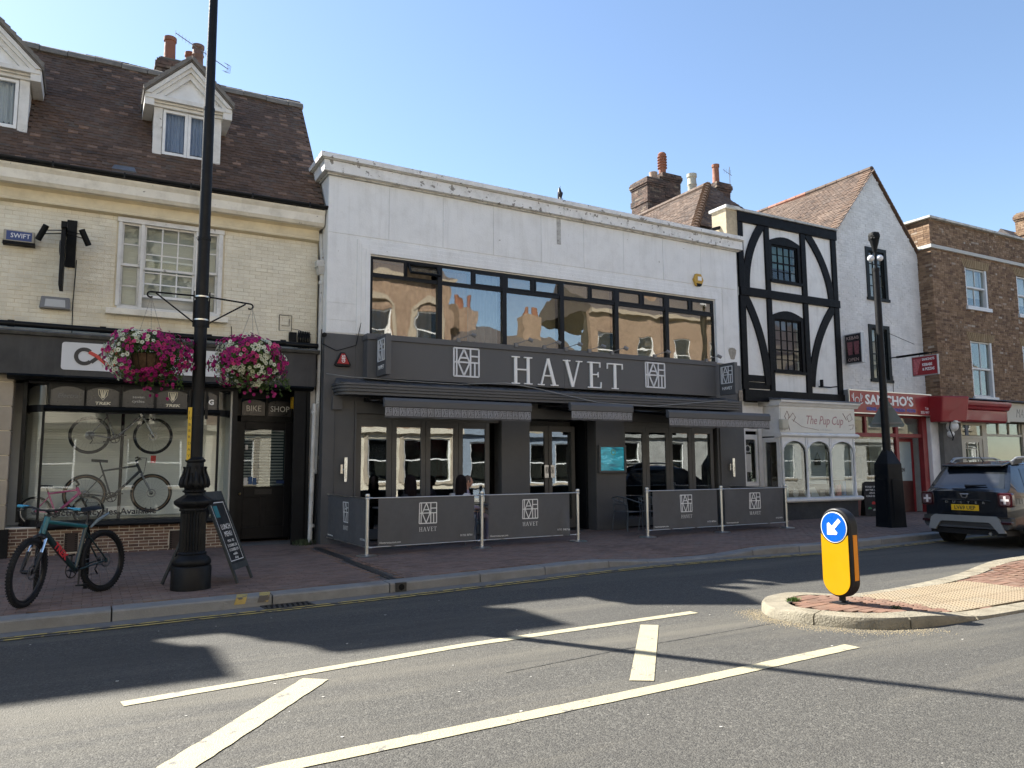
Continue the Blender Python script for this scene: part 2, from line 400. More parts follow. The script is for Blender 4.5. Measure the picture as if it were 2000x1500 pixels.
M_GREEN = mat('weed', (.09, .17, .035), .7, .4, vs=20)
M_DEADGREEN = mat('weed_dark', (.06, .08, .04), .8, .4, vs=20)
M_SANDLITTER = mat('blown_sand', (.32, .27, .18), .95, .25, vs=25, bump=1, bs=200)

# ================================================================ GROUND, ROAD, PAVEMENT
KERB = [(-9, 8.1), (-4, 8.75), (-.69, 9.17), (1.2, 9.36), (2.35, 9.45), (3.55, 9.6), (5.5, 9.9), (6.82, 10.14), (8.1, 10.28), (9.9, 10.3), (10.79, 10.22), (12.6, 10.15), (15.6, 10.45), (22, 10.9), (40, 11.8), (90, 13.5)]
def ky(x): return lerp_pts(KERB, x)
def kh(x):      # kerb height along the street: dropped crossing
    return .12-.095*smoothstep(6.9, 8.6, x)*(1-smoothstep(9.6, 11.0, x))
def pz(x, y):   # pavement height
    return .12-(.12-kh(x))*(1-smoothstep(0, 1.5, y-ky(x)-.3))
mb = MB(); mb.poly([(-600, -600, -.03), (900, -600, -.03), (900, 900, -.03), (-600, 900, -.03)]); mb.obj('ground', M_GROUND, kind='structure')
mb = MB(); xs = [-60, -20]+[p[0] for p in KERB[1:]]
mb.poly([(-60, -3.2, 0), (90, -3.2, 0)]+[(x, ky(x)+.1, 0) for x in reversed(xs)])
road = mb.obj('road', M_ROAD, kind='structure')
pave = thing('pavement', None, None); pave['kind'] = 'structure'
mb = MB()
XS = np.arange(-9, 60, .4); YS = [0, .3, .7, 1.1, 1.5, 2, 8]
for xa, xb in zip(XS, XS[1:]):
    for a, b in zip(YS, YS[1:]):
        P = [(xa, ky(xa)+.25+a), (xb, ky(xb)+.25+a), (xb, ky(xb)+.25+b), (xa, ky(xa)+.25+b)]
        mb.poly([(p[0], p[1], pz(*p)-.012) for p in P])
mb.obj('bedding', M_SAND, pave)
its = []; DR = lambda y: 3.62+(y-9.6)*.045      # drain line
for r in range(80):
    y = 9.0+r*.1+.05
    x = -2.6+(.1 if r % 2 else 0)
    while x < 27:
        xc = x+.1
        x += .2
        if y < ky(xc)+.36 or y > 17.2 or (xc > 16 and y > 15.9): continue
        if abs(xc-DR(y)) < .15 and y < 14.8: continue
        z = pz(xc, y); n = Vector((-(pz(xc+.1, y)-pz(xc-.1, y))/.2, -(pz(xc, y+.1)-pz(xc, y-.1))/.2, 1))
        q = Vector((0, 0, 1)).rotation_difference((n+Vector((random.uniform(-.008, .008), random.uniform(-.008, .008), 0))).normalized())
        its.append(((xc, y, z-.03+random.uniform(-.0015, .0015)), (.193, .093, .06), q, min(.99, max(0, .45+.5*noise.noise(Vector((xc*.8, y*.8, 3)))+random.uniform(-.3, .3)))))
pieces(pave, 'paver', 'far_pavers', 'paver', M_PAVER, its, warp=.006)
# kerb stones
kerb = thing('kerb', None, None); kerb['kind'] = 'structure'
x = -4.9; L_ = [1.55, 1.3, 1.45, .95, 1.5, 1.1, 1.25, 1.4, .9, 1.2]; i = 0
joints = [-6.2, -4.9, -3.4, -2.2, -.9, .28, 1.95, 3.45]
while joints[-1] < 40: joints.append(joints[-1]+L_[i % 10]*(.9 if joints[-1] < 12 else 1.4)); i += 1
for a, b in zip(joints, joints[1:]):
    if a <= DR(9.7) < b: pass
    mb = MB(); mb.tone = random.random()
    n = 3; g = .008
    xs = [a+g+(b-a-2*g)*k/n for k in range(n+1)]
    for u, v in zip(xs, xs[1:]):
        def col_(x): y = ky(x); h = kh(x); return [(x, y, -.05), (x, y+.006, h-.018), (x, y+.02, h), (x, y+.3, h+(.002)), (x, y+.3, -.05)]
        A = [mb.vert(p) for p in col_(u)]; B = [mb.vert(p) for p in col_(v)]
        for k in range(4): mb.face([A[k], B[k], B[k+1], A[k+1]])
        if u == xs[0]: mb.face(A[::-1])
        if v == xs[-1]: mb.face(B)
    o = mb.obj('kerb_stone', M_KERB, kerb)
# paint blips on the kerb
mb = MB()
for x0 in (1.52, 1.78):
    for zz in (0,): mb.hexa([(x0, ky(x0)-.004, .05), (x0+.12, ky(x0+.12)-.004, .05), (x0+.12, ky(x0)+.1, .05), (x0, ky(x0)+.1, .05), (x0+.02, ky(x0)-.003, .124), (x0+.14, ky(x0+.14)-.003, .124), (x0+.19, ky(x0)+.26, .1255), (x0+.07, ky(x0)+.26, .1255)])
mb.obj('paint_mark', M_YELLOW_LINE, kerb)
def ribbon(name, pts, w, z, m, parent, seg=.35, ragged=0):
    """flat line through pts with width w"""
    P = [Vector((p[0], p[1])) for p in pts]; S = []
    for a, b in zip(P, P[1:]):
        n = max(1, int((b-a).length/seg))
        for k in range(n): S.append(a+(b-a)*k/n)
    S.append(P[-1]); mb = MB(); prev = None
    for k, p in enumerate(S):
        d = (S[min(k+1, len(S)-1)]-S[max(k-1, 0)]).normalized(); nrm = Vector((-d.y, d.x))
        wl = w/2*(1+random.uniform(-ragged, ragged)); wr = w/2*(1+random.uniform(-ragged, ragged))
        a = mb.vert((p.x+nrm.x*wl, p.y+nrm.y*wl, z)); b = mb.vert((p.x-nrm.x*wr, p.y-nrm.y*wr, z))
        if prev: mb.face([prev[0], prev[1], b, a])
        prev = (a, b)
    return mb.obj(name, m, parent)
xs = [-9+.5*i for i in range(110)]
ribbon('gutter_channel', [(x, ky(x)-.12) for x in xs], .245, .004, M_GUTTER, road)
for off in (.30, .42):
    ribbon('yellow_line', [(x, ky(x)-off) for x in xs], .055, .008, M_YELLOW_LINE, road, ragged=.15)
ribbon('lane_line', [(.27, 6.0), (3.0, 6.42), (5.86, 6.6)], .125, .005, M_WHITE_LINE, road, ragged=.045, seg=.06)
ribbon('lane_line', [(-1.5, 3.77), (.95, 4.33), (4.23, 4.535), (5.95, 4.68)], .145, .005, M_WHITE_LINE, road, ragged=.045, seg=.06)
ribbon('hatch_stripe', [(-.9, 2.5), (.48, 4.6), (1.57, 5.97)], .205, .006, M_WHITE_LINE, road, ragged=.045, seg=.06)
mb = MB(); mb.poly([(4.93, 6.35, .006), (3.58, 4.76, .006), (3.73, 4.66, .006), (5.07, 6.24, .006)]); mb.obj('hatch_stripe', M_WHITE_LINE, road)
M_TAR = mat('tar_seam', (.05, .05, .048), .5, .3, vs=30, bump=.5)
ribbon('tar_seam', [(2.9, 5.42), (4.2, 5.6), (6.25, 5.75)], .010, .003, M_TAR, road, ragged=.7, seg=.05)
mb = MB(); rnd = random.Random(12)
for k in range(60):
    x = rnd.uniform(-1, 9); y = rnd.uniform(2.5, 9); s = rnd.uniform(.003, .012); a = rnd.uniform(0, 6); mb.hexa([(x+s*math.cos(a+q)*(1+.5*(q > 2)), y+s*math.sin(a+q), z) for z in (0, s*.4) for q in (0, 1.5, 3, 4.5)])
mb.obj('litter', mat('litter_grey', (.4, .39, .36), .9, .3, vs=20), road, kind='stuff')
# gully grate
g = thing('drain_grate', 'rusty iron gully grate in the gutter below the kerb near the old lamp post', 'drain grate', (2.1, 9.29, 0))
mb = MB(); rz = math.atan2(ky(2.5)-ky(1.8), .7)
mb.M = Matrix.Rotation(rz, 4, 'Z')
mb.box(-.28, .28, -.14, -.12, .0, .012); mb.box(-.28, .28, .12, .14, .0, .012); mb.box(-.28, -.25, -.12, .12, 0, .012); mb.box(.25, .28, -.12, .12, 0, .012); mb.obj('frame', M_IRON, g)
mb = MB(); mb.M = Matrix.Rotation(rz, 4, 'Z')
mb.box(-.25, .25, -.12, .12, .0045, .006); mb.obj('void', mat('black_void', (.004, .004, .004), 1, 0), g)
for k in range(8):
    mb = MB(); mb.M = Matrix.Rotation(rz, 4, 'Z'); x = -.215+k*.061; mb.hexa([(x-.04, -.12, .0062), (x-.012, -.12, .0062), (x+.04, .12, .0062), (x+.012, .12, .0062), (x-.04, -.12, .012), (x-.012, -.12, .012), (x+.04, .12, .012), (x+.012, .12, .012)]); mb.obj('bar', M_IRON, g)
# slot drain over the pavement
g = thing('slot_drain', 'narrow dark metal drain channel crossing the brick pavement to the kerb', 'drain channel', (3.6, 9.6, .12))
mb = MB()
def dl(y, s): return (DR(y)+s-3.6, y-9.6)
for k in range(13):
    ya = 9.72+k*.4; yb = ya+.394
    mb = MB(); mb.hexa([(*dl(ya, -.055), -.03), (*dl(ya, .055), -.03), (*dl(yb, .055), -.03), (*dl(yb, -.055), -.03), (*dl(ya, -.055), -.001), (*dl(ya, .055), -.001), (*dl(yb, .055), -.001), (*dl(yb, -.055), -.001)]); mb.obj('cover', M_IRON, g)
mb = MB(); mb.box(-.07, .07, -.03, -.02+.03, -.11, -.0); mb.obj('outlet', M_IRON, g)
mb = MB(); mb.cyl((0, -.034, -.055), (0, -.02, -.055), .04, 14); mb.obj('mouth', MATS['black_void'], g)

# ================================================================ TRAFFIC ISLAND
isl = thing('traffic_island', None, None); isl['kind'] = 'structure'
NEAR = [(6.60, 6.36), (6.42, 6.14), (6.30, 5.86), (6.40, 5.45), (6.66, 5.05), (7.16, 4.84), (7.98, 4.80), (8.9, 4.80), (11, 4.85), (14.5, 4.95), (20, 5.2)]
FAR = [(6.60, 6.36), (6.88, 6.56), (7.42, 6.64), (8.39, 6.42), (10.1, 6.66), (11.9, 7.1), (13.6, 7.3), (20, 7.7)]
def ih(x): return .105-.08*smoothstep(7.2, 8.3, x)*(1-smoothstep(11, 12.6, x))
def offset_path(P, d):
    out = []
    for i, p in enumerate(P):
        a = Vector(P[max(i-1, 0)]); b = Vector(P[min(i+1, len(P)-1)]); t = (b-a).normalized(); out.append((p[0]-t.y*d, p[1]+t.x*d))
    return out
def dens(P, s=.12):
    o = []
    for a, b in zip(P, P[1:]):
        n = max(1, int(math.dist(a, b)/s)); o += [(a[0]+(b[0]-a[0])*k/n, a[1]+(b[1]-a[1])*k/n) for k in range(n)]
    return o+[P[-1]]
def smoothp(P, n=2):
    for _ in range(n):
        P = [P[0]]+[q for a, b in zip(P, P[1:]) for q in ((a[0]*.75+b[0]*.25, a[1]*.75+b[1]*.25), (a[0]*.25+b[0]*.75, a[1]*.25+b[1]*.75))]+[P[-1]]
    return P
ring = smoothp(list(reversed(FAR[1:]))+NEAR, 3)          # far right -> round the nose -> near right
ring = dens(ring, .08); inner = offset_path(ring, .27)
inner = [((p[0]), p[1]) for p in inner]
n = len(ring); 
# split into stones at roughly 1 m
cum = [0]
for a, b in zip(ring, ring[1:]): cum.append(cum[-1]+math.dist(a, b))
k0 = 0
for k in range(1, n):
    if cum[k]-cum[k0] > .92 or k == n-1:
        mb = MB(); mb.tone = random.random(); prev = None
        for j in range(k0, k+1):
            e = 0
            if j == k0: e = .12
            if j == k: e = -.12
            a = Vector(ring[j]); b = Vector(inner[j])
            if e:
                jj = j+(1 if e > 0 else -1); a = a.lerp(Vector(ring[jj]), abs(e)); b = b.lerp(Vector(inner[jj]), abs(e))
            h = ih(a.x); w = .006*math.sin(j*1.7)
            P = [(a.x, a.y, -.05), (a.x+(b.x-a.x)*(.03+w), a.y+(b.y-a.y)*(.03+w), h-.03), (a.x+(b.x-a.x)*.11, a.y+(b.y-a.y)*.11, h), (b.x, b.y, h+.004), (b.x, b.y, -.05)]
            ids = [mb.vert(p) for p in P]
            if prev:
                for q in range(4): mb.face([prev[q], prev[q+1], ids[q+1], ids[q]])
            else: mb.face(ids[::-1])
            prev = ids
        mb.face(prev); mb.obj('kerb_stone', M_KERB_ISL, isl, smooth=35); k0 = k
# deck under the bricks
def inside_poly(x, y, P):
    c = False; j = len(P)-1
    for i in range(len(P)):
        if (P[i][1] > y) != (P[j][1] > y) and x < (P[j][0]-P[i][0])*(y-P[i][1])/(P[j][1]-P[i][1])+P[i][0]: c = not c
        j = i
    return c
IN = inner
mb = MB()
for xa in np.arange(6.4, 20, .2):
    ysn = [p for p in IN if abs(p[0]-xa) < .22]
    for ya in np.arange(4.7, 8, .15):
        if inside_poly(xa+.1, ya+.07, IN): mb.poly([(xa-.1, ya-.07, ih(xa-.1)-.012), (xa+.3, ya-.07, ih(xa+.3)-.012), (xa+.3, ya+.22, ih(xa+.3)-.012), (xa-.1, ya+.22, ih(xa-.1)-.012)])
mb.obj('bedding', M_SAND, isl)
TAC = [(8.25, 6.27), (10.45, 6.50), (10.2, 5.18), (8.1, 5.1)]
its = []; ang = R(6); ca, sa = math.cos(ang), math.sin(ang); qz = Quaternion((0, 0, 1), ang)
for i in range(-10, 70):
    for j in range(-20, 40):
        u = i*.2+(.1 if j % 2 else 0); v = j*.1
        x = 6.6+u*ca-v*sa; y = 5.0+u*sa+v*ca
        if not inside_poly(x, y, IN) or not inside_poly(x+.06, y+.04, IN) or not inside_poly(x-.06, y-.04, IN) or inside_poly(x, y, TAC): continue
        if math.dist((x, y), (7.22, 5.77)) < .1: continue
        its.append(((x, y, ih(x)-.028+random.uniform(-.003, .003)), (.194, .094, .06), qz @ Quaternion((1, 0, 0), random.uniform(-.02, .02)), random.random()))
pieces(isl, 'paver', 'far_pavers', 'red_paver', M_PAVER_RED, its, warp=.008)
def tac_build(mb, rnd):
    mb.box(-.5, .5, -.5, .5, -.5, .5)
    for a in range(6):
        for b in range(6):
            x = (a+.5)/6-.5; y = (b+.5)/6-.5; r = .030; rt = .018
            A = [mb.vert((x+r*math.cos(q*math.pi/3), y+r*math.sin(q*math.pi/3), .5)) for q in range(6)]
            B = [mb.vert((x+rt*math.cos(q*math.pi/3), y+rt*math.sin(q*math.pi/3), .65)) for q in range(6)]
            for q in range(6): mb.face([A[q], A[(q+1) % 6], B[(q+1) % 6], B[q]])
            mb.face(B)
its = []
O = Vector(TAC[3]); U = (Vector(TAC[2])-O).normalized(); V = Vector((-U.y, U.x))
qz = Quaternion((0, 0, 1), math.atan2(U.y, U.x))
for i in range(-1, 7):
    for j in range(0, 5):
        p = O+U*(.2+i*.4+(.12 if j % 1 else 0))+V*(.2+j*.4)
        if inside_poly(p.x, p.y, IN): 
            its.append(((p.x, p.y, ih(p.x)-.02), (.392, .392, .05), qz, random.random()))
its = [t for t in its if inside_poly(t[0][0], t[0][1], [(7.9, 5.0), (8.1, 6.35), (10.6, 6.9), (10.7, 5.0)])]
pieces(isl, 'tactile_slab', 'tactile_slabs', 'tactile', M_TACTILE, its, warp=0, builder=tac_build)
# sand blown on the nose and the road beside it
mb = MB(); rnd = random.Random(3)
for k in range(3500):
    j = int(len(ring)*.0)
    p = rnd.choice([q for q in ring if q[0] < 7.3 and q[1] < 6.3]); dx = p[0]-7.4; dy = p[1]-5.8; l = math.hypot(dx, dy); d = abs(rnd.gauss(0, .10))+.01
    x = p[0]+dx/l*d+rnd.gauss(0, .07); y = p[1]+dy/l*d+rnd.gauss(0, .07); s = rnd.uniform(.0015, .005)
    if inside_poly(x, y, ring): continue
    mb.hexa([(x-s, y-s, 0), (x+s, y-s*.6, 0), (x+s, y+s, 0), (x-s, y+s, 0), (x-s*.5, y-s*.5, s), (x+s*.5, y-s*.4, s), (x+s*.5, y+s*.5, s), (x-s*.4, y+s*.5, s)])
mb.obj('grit', M_SANDLITTER, isl, kind='stuff')
def weed(name, label, x, y, z, r, n, m, h=.06, group=None):
    mb = MB(); rnd = random.Random(int(x*100))
    for k in range(n):
        a = rnd.uniform(0, 6.28); d = rnd.uniform(0, r); bx = x+d*math.cos(a)*1.6; by = y+d*math.sin(a); hh = rnd.uniform(.4, 1)*h; w = rnd.uniform(.003, .007)
        l = rnd.uniform(-.03, .03); l2 = rnd.uniform(-.03, .03); c, s_ = math.cos(a), math.sin(a)
        mb.poly([(bx-w*s_, by+w*c, z), (bx+w*s_, by-w*c, z), (bx+l*.6+w*1.4*s_, by+l2*.6-w*c, z+hh*.6), (bx+l*1.3, by+l2*1.3, z+hh), (bx+l*.6-w*1.4*s_, by+l2*.6+w*c, z+hh*.6)])
    o = mb.obj(name, m); tag(o, label, 'weed', group); return o
weed('weed', 'small bright green weed growing on the nose of the traffic island', 6.86, 6.12, .105, .055, 150, M_GREEN, .045)
weed('weed', 'dark low weed growing between bricks to the right of the yellow bollard', 7.42, 5.28, .10, .05, 90, M_DEADGREEN, .035)
weed('weed', 'weeds growing at the foot of the white downpipe between bike shop and restaurant', 3.75, 15.35, .12, .16, 260, M_DEADGREEN, .13)
# ================================================================ SHARED BUILDING MATERIALS
M_CREAM_BRICK = mat('cream_painted_brick', (.80, .73, .57), .8, .04, vs=2.5, bump=.6, bs=60, dirt=.22, dirtcol=(.5, .43, .32), dirt_s=1.1, streak=.2, tone=[(0, (.82, .76, .60)), (.5, (.87, .81, .65)), (1, (.9, .85, .69))])
M_CREAM_JOINT = mat('cream_joint', (.72, .63, .45), .9, .1, bump=.5, dirt=.5, dirtcol=(.22, .19, .14), dirt_s=2)
M_CREAM_WOOD = mat('cream_painted_wood', (.84, .79, .67), .65, .08, vs=3, bump=.2, dirt=.5, dirtcol=(.30, .26, .19), dirt_s=2.2, flake=.32, flakecol=(.2, .17, .13))
M_YELLOW_WOOD = mat('yellowed_wood', (.74, .64, .44), .7, .08, vs=3, dirt=.45, dirtcol=(.35, .28, .18), dirt_s=2)
M_OLDWHITE = mat('old_white_wood', (.74, .72, .67), .65, .08, vs=4, bump=.25, dirt=.45, dirtcol=(.30, .27, .22), dirt_s=3, flake=.33, flakecol=(.22, .2, .17))
M_WHITE_WOOD = mat('white_wood', (.82, .82, .80), .5, .05, vs=4, dirt=.25, dirtcol=(.40, .38, .33), dirt_s=2.5)
M_WHITE_RENDER = mat('white_render', (.85, .85, .83), .75, .04, vs=1.5, bump=.4, bs=30, dirt=.3, dirtcol=(.52, .51, .47), dirt_s=2.3, streak=.28, flake=.31, flakecol=(.4, .38, .34))
M_COPING = mat('weathered_coping', (.6, .59, .55), .85, .12, vs=2, bump=.6, dirt=.8, dirtcol=(.14, .13, .11), dirt_s=5)
M_TILE = mat('clay_roof_tile', (.11, .065, .05), .85, .2, vs=9, bump=.7, bs=60, dirt=.55, dirtcol=(.045, .037, .033), dirt_s=1.5, tone=[(0, (.06, .042, .030)), (.3, (.12, .076, .050)), (.62, (.165, .10, .064)), (.85, (.13, .10, .076)), (1, (.33, .20, .13))])
M_RIDGE = mat('ridge_mortar', (.19, .17, .145), .95, .2, vs=6, bump=1, dirt=.5, dirtcol=(.09, .08, .07), dirt_s=5)
M_LEAD = mat('lead', (.14, .15, .165), .5, .15, vs=3, metal=.3, bump=.3, dirt=.3, dirtcol=(.25, .25, .26), dirt_s=4)
M_BLACK = mat('black_gloss_paint', (.007, .008, .009), .4, .2, vs=5, dirt=.2, dirtcol=(.03, .03, .03), dirt_s=4, spec=.2)
M_BLACK_MATT = mat('black_matt', (.009, .0095, .010), .6, .2, vs=5, dirt=.2, dirtcol=(.03, .03, .03), spec=.15)
M_VOID = MATS['black_void']
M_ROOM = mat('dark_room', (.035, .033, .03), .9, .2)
M_STONE = mat('beige_stone', (.44, .37, .28), .85, .1, vs=3, bump=.5, dirt=.35, dirtcol=(.27, .23, .17), dirt_s=2, tone=[(0, (.40, .34, .26)), (1, (.47, .40, .31))])
M_BRICK_DARK = mat('brown_brick', (.22, .14, .10), .85, .2, vs=9, bump=.8, bs=60, dirt=.5, dirtcol=(.09, .065, .05), dirt_s=2, tone=[(0, (.10, .062, .05)), (.35, (.17, .095, .07)), (.7, (.22, .13, .09)), (1, (.28, .19, .13))])
M_MORTAR = mat('pale_mortar', (.6, .55, .45), .95, .15, bump=.6, dirt=.4, dirtcol=(.2, .17, .14), dirt_s=3)
M_CHIM_BRICK = mat('sooty_brick', (.11, .075, .06), .9, .25, vs=9, bump=.8, bs=60, dirt=.6, dirtcol=(.05, .045, .04), dirt_s=3, tone=[(0, (.055, .042, .037)), (.5, (.11, .07, .055)), (.85, (.16, .10, .075)), (1, (.24, .19, .14))])
M_CHIM_MORTAR = mat('sooty_mortar', (.10, .09, .08), .95, .2, bump=.6)
M_POT = mat('terracotta_pot', (.25, .10, .06), .8, .15, vs=6, bump=.4, dirt=.45, dirtcol=(.16, .09, .07), dirt_s=6)
M_POT_PALE = mat('buff_pot', (.42, .39, .31), .8, .15, vs=6, dirt=.4, dirtcol=(.2, .18, .15), dirt_s=6)
M_STEEL = mat('brushed_steel', (.66, .65, .62), .36, .05, metal=1)
M_CHROME = mat('chrome', (.75, .75, .76), .08, .02, metal=1)
M_WINGLASS = glass('window_glass', (.85, .88, .86), .01, wob=.0008, wobs=1.2)
M_OLDGLASS = glass('old_window_glass', (.9, .92, .9), -.02, wob=.002, wobs=3)
M_BLIND = mat('grey_blind', (.58, .58, .54), .8, .05)
M_CURTAIN = mat('blue_grey_curtain', (.34, .38, .52), .9, .1, vs=2)
M_CURTAIN_W = mat('pale_curtain', (.62, .62, .64), .9, .1, vs=2)
M_PVC = mat('white_plastic', (.72, .73, .73), .4, .04, dirt=.2, dirtcol=(.45, .43, .4))
M_PIPE_W = mat('white_painted_pipe', (.62, .61, .57), .5, .08, dirt=.5, dirtcol=(.32, .28, .22), dirt_s=4, flake=.36, flakecol=(.18, .15, .12))
M_GREYBOX = mat('grey_plastic', (.2, .2, .2), .5, .1)
M_LETTER_W = mat('white_lettering', (.9, .9, .88), .4, .02)
M_LETTER_G = mat('grey_lettering', (.6, .6, .57), .4, .02)
M_LETTER_GOLD = mat('pale_gold_lettering', (.75, .70, .54), .4, .02)
M_YELLOW_BOX = mat('yellow_box', (.75, .48, .04), .5, .05)

def curtain(name, x0, x1, y, z0, z1, m, parent, amp=.025, folds=9):
    mb = MB(); rnd = random.Random(int(x0*77)); ph = rnd.uniform(0, 6)
    mb.grid(lambda u, v: (x0+(x1-x0)*u, y+amp*math.sin(u*folds*2*math.pi+ph+.6*math.sin(u*5))*(1-.3*v)+.4*amp*math.sin(u*folds*4.3+v*2), z0+(z1-z0)*v), folds*8, 6)
    return mb.obj(name, m, parent, smooth=80)
def sash(parent, x0, x1, z0, z1, y, cols, rows, frame=.06, bar=.022, mfr=None, mgl=None, dep=.06, name='window', meet=None, mull=None, sub=True, label=None):
    """a framed window: frame, glazing bars and one pane per light"""
    mfr = mfr or M_WHITE_WOOD; mgl = mgl or M_OLDGLASS
    mb = MB(); mb.box(x0, x1, y, y+dep, z1-frame, z1); mb.box(x0, x1, y, y+dep, z0, z0+frame*1.2); mb.box(x0, x0+frame, y, y+dep, z0+frame*1.2, z1-frame); mb.box(x1-frame, x1, y, y+dep, z0+frame*1.2, z1-frame)
    w = mb.obj(name, mfr, parent, bevel=.004)
    if label: w['label'] = label
    gx0, gx1, gz0, gz1 = x0+frame, x1-frame, z0+frame*1.2, z1-frame
    mb = MB()
    for c in range(1, cols): xx = gx0+(gx1-gx0)*c/cols; mb.box(xx-bar/2, xx+bar/2, y+.008, y+dep-.012, gz0, gz1)
    for r in range(1, rows):
        zz = gz0+(gz1-gz0)*r/rows; b = bar if r != meet else bar*2.2
        mb.box(gx0, gx1, y+.0105, y+dep-.0135, zz-b/2, zz+b/2)
    if cols > 1 or rows > 1: mb.obj('glazing_bar', mfr, w if sub else parent)
    for c in range(cols):
        for r in range(rows):
            a = gx0+(gx1-gx0)*c/cols+bar*.45; b = gx0+(gx1-gx0)*(c+1)/cols-bar*.45; zc = gz0+(gz1-gz0)*r/rows+bar*.45; zd = gz0+(gz1-gz0)*(r+1)/rows-bar*.45
            t = random.uniform(-.0015, .0015); t2 = random.uniform(-.0015, .0015)
            mb = MB(); yy = y+dep*.5; mb.hexa([(a, yy-t, zc), (b, yy+t, zc), (b, yy+.004+t, zc), (a, yy+.004-t, zc), (a, yy-t+t2, zd), (b, yy+t+t2, zd), (b, yy+.004+t+t2, zd), (a, yy+.004-t+t2, zd)])
            mb.obj('pane', mgl, w if sub else parent)
    return w
def chimney(parent, x0, x1, y0, y1, z0, z1, pots, cap=True, name='chimney', lim=120, mbrick=None, mmort=None):
    mbrick = mbrick or M_CHIM_BRICK; mmort = mmort or M_CHIM_MORTAR
    mb = MB(); mb.box(x0+.006, x1-.006, y0+.006, y1-.006, z0, z1-.01); ch = mb.obj(name, mmort, parent)
    its = []; H = .075; nz = int((z1-z0)/H); 
    for r in range(nz):
        z = z0+(r+.5)*H; e = 0
        if cap and r >= nz-5: e = (.0, .03, .06, .06, .03)[r-(nz-5)]
        if cap and nz-13 <= r < nz-10: e = .03
        for (a, b, fixed, ax) in ((x0-e, x1+e, y0-e, 'x'), (x0-e, x1+e, y1+e, 'x'), (y0-e, y1+e, x0-e, 'y'), (y0-e, y1+e, x1+e, 'y')):
            u = a-(.11 if r % 2 else 0)
            while u < b:
                p, q = max(u, a), min(u+.215, b); u += .225
                if q-p < .05: continue
                inward = .045 if fixed in (y0-e, x0-e) else -.045
                if ax == 'x': its.append((((p+q)/2, fixed+inward+random.uniform(-.003, .003), z), (q-p, .1, H-.01), None, random.random()))
                else: its.append(((fixed+inward+random.uniform(-.003, .003), (p+q)/2, z), (.1, q-p, H-.01), None, random.random()))
    pieces(ch, 'brick', 'far_bricks', 'chimbrick'+mbrick.name, mbrick, its, limit=lim, warp=.03)
    for px, py, pr, ph, pm, kind in pots:
        mb = MB()
        if kind == 'roll': prof = [(pr*1.1, 0), (pr*1.1, .06), (pr, .08), (pr*.92, ph-.1), (pr*1.1, ph-.09), (pr*1.1, ph), (pr*.85, ph), (pr*.85, ph-.2)]
        elif kind == 'louvre':
            prof = [(pr*.8, 0), (pr*.85, ph*.3)]
            for k in range(5): z = ph*(.3+.12*k); prof += [(pr*.85, z), (pr*1.12, z+.02), (pr*1.12, z+ph*.05), (pr*.85, z+ph*.07)]
            prof += [(pr, ph*.93), (pr*.7, ph)]
        elif kind == 'crown': prof = [(pr*1.1, 0), (pr*1.15, .1), (pr*.95, .14), (pr*.9, ph*.55), (pr*1.05, ph*.6), (pr*.95, ph*.64), (pr*.88, ph*.85), (pr*1.05, ph*.88), (pr*1.05, ph), (pr*.8, ph), (pr*.8, ph-.1)]
        else: prof = [(pr, 0), (pr*1.05, .08), (pr*.95, ph*.5), (pr*1.1, ph*.9), (pr*1.1, ph), (pr*.85, ph), (pr*.85, ph-.1)]
        mb.lathe(prof, (px, py, z1-.01), 20); mb.obj('chimney_pot', pm, ch, smooth=40)
    if cap: mb = MB(); mb.box(x0+.04, x1-.04, y0+.04, y1-.04, z1-.01, z1+.03); mb.obj('flaunching', M_RIDGE, ch)
    return ch

# ================================================================ BIKE SHOP BUILDING
BS = thing('bike_shop', 'cream painted brick bike shop under a brown tiled roof with two dormers', 'building', (0, 15.8, .12))
def loc(o): return o
BS.location = (0, 0, 0)
WY = 15.8
hole = (.30, 2.10, 4.55, 6.30)
mb = MB(); wall_boxes(mb, -12, 4.02, 3.2, 6.95, WY, WY+.3, [hole]); mb.box(-12, 4.02, 21, 21.3, .1, 7); mb.box(-12, -11.7, WY+.3, 21, .1, 7); mb.box(3.9, 4.02, WY+.3, 21, .1, 7); mb.box(-12, -1.62, WY, WY+.3, .1, 3.2)
mb.obj('wall', M_CREAM_JOINT, BS)
pieces(BS, 'brick', 'far_bricks', 'cream_brick', M_CREAM_BRICK, brick_items(-2.3, 4.0, 4.0, 6.33, WY, [(hole[0]-.06, hole[1]+.06, hole[2]-.12, 6.4)], joint=.008, proud=.005, jit=.0022), warp=.012)
mb = MB(); mb.box(-11.9, 3.9, WY+.3, 21, 6.5, 6.6); mb.box(-11.9, 3.9, WY+.3, 21, 3.2, 3.3); mb.obj('floor_slab', M_ROOM, BS)
# cornice
def run(name, prof, x0, x1, m, parent, bevel=0):
    """profile [(y,z)..] swept along x"""
    mb = MB(); mb.prism([(x0, y, z) for y, z in prof], (x1-x0, 0, 0)); return mb.obj(name, m, parent, bevel=bevel)
run('frieze', [(15.8, 6.32), (15.66, 6.34), (15.66, 6.37), (15.70, 6.39), (15.70, 6.56), (15.62, 6.60), (15.8, 6.62)], -12, 4.0, M_YELLOW_WOOD, BS)
run('cornice', [(15.8, 6.60), (15.5, 6.60), (15.45, 6.66), (15.45, 6.82), (15.40, 6.88), (15.40, 6.92), (15.8, 6.94)], -12, 4.05, M_CREAM_WOOD, BS)
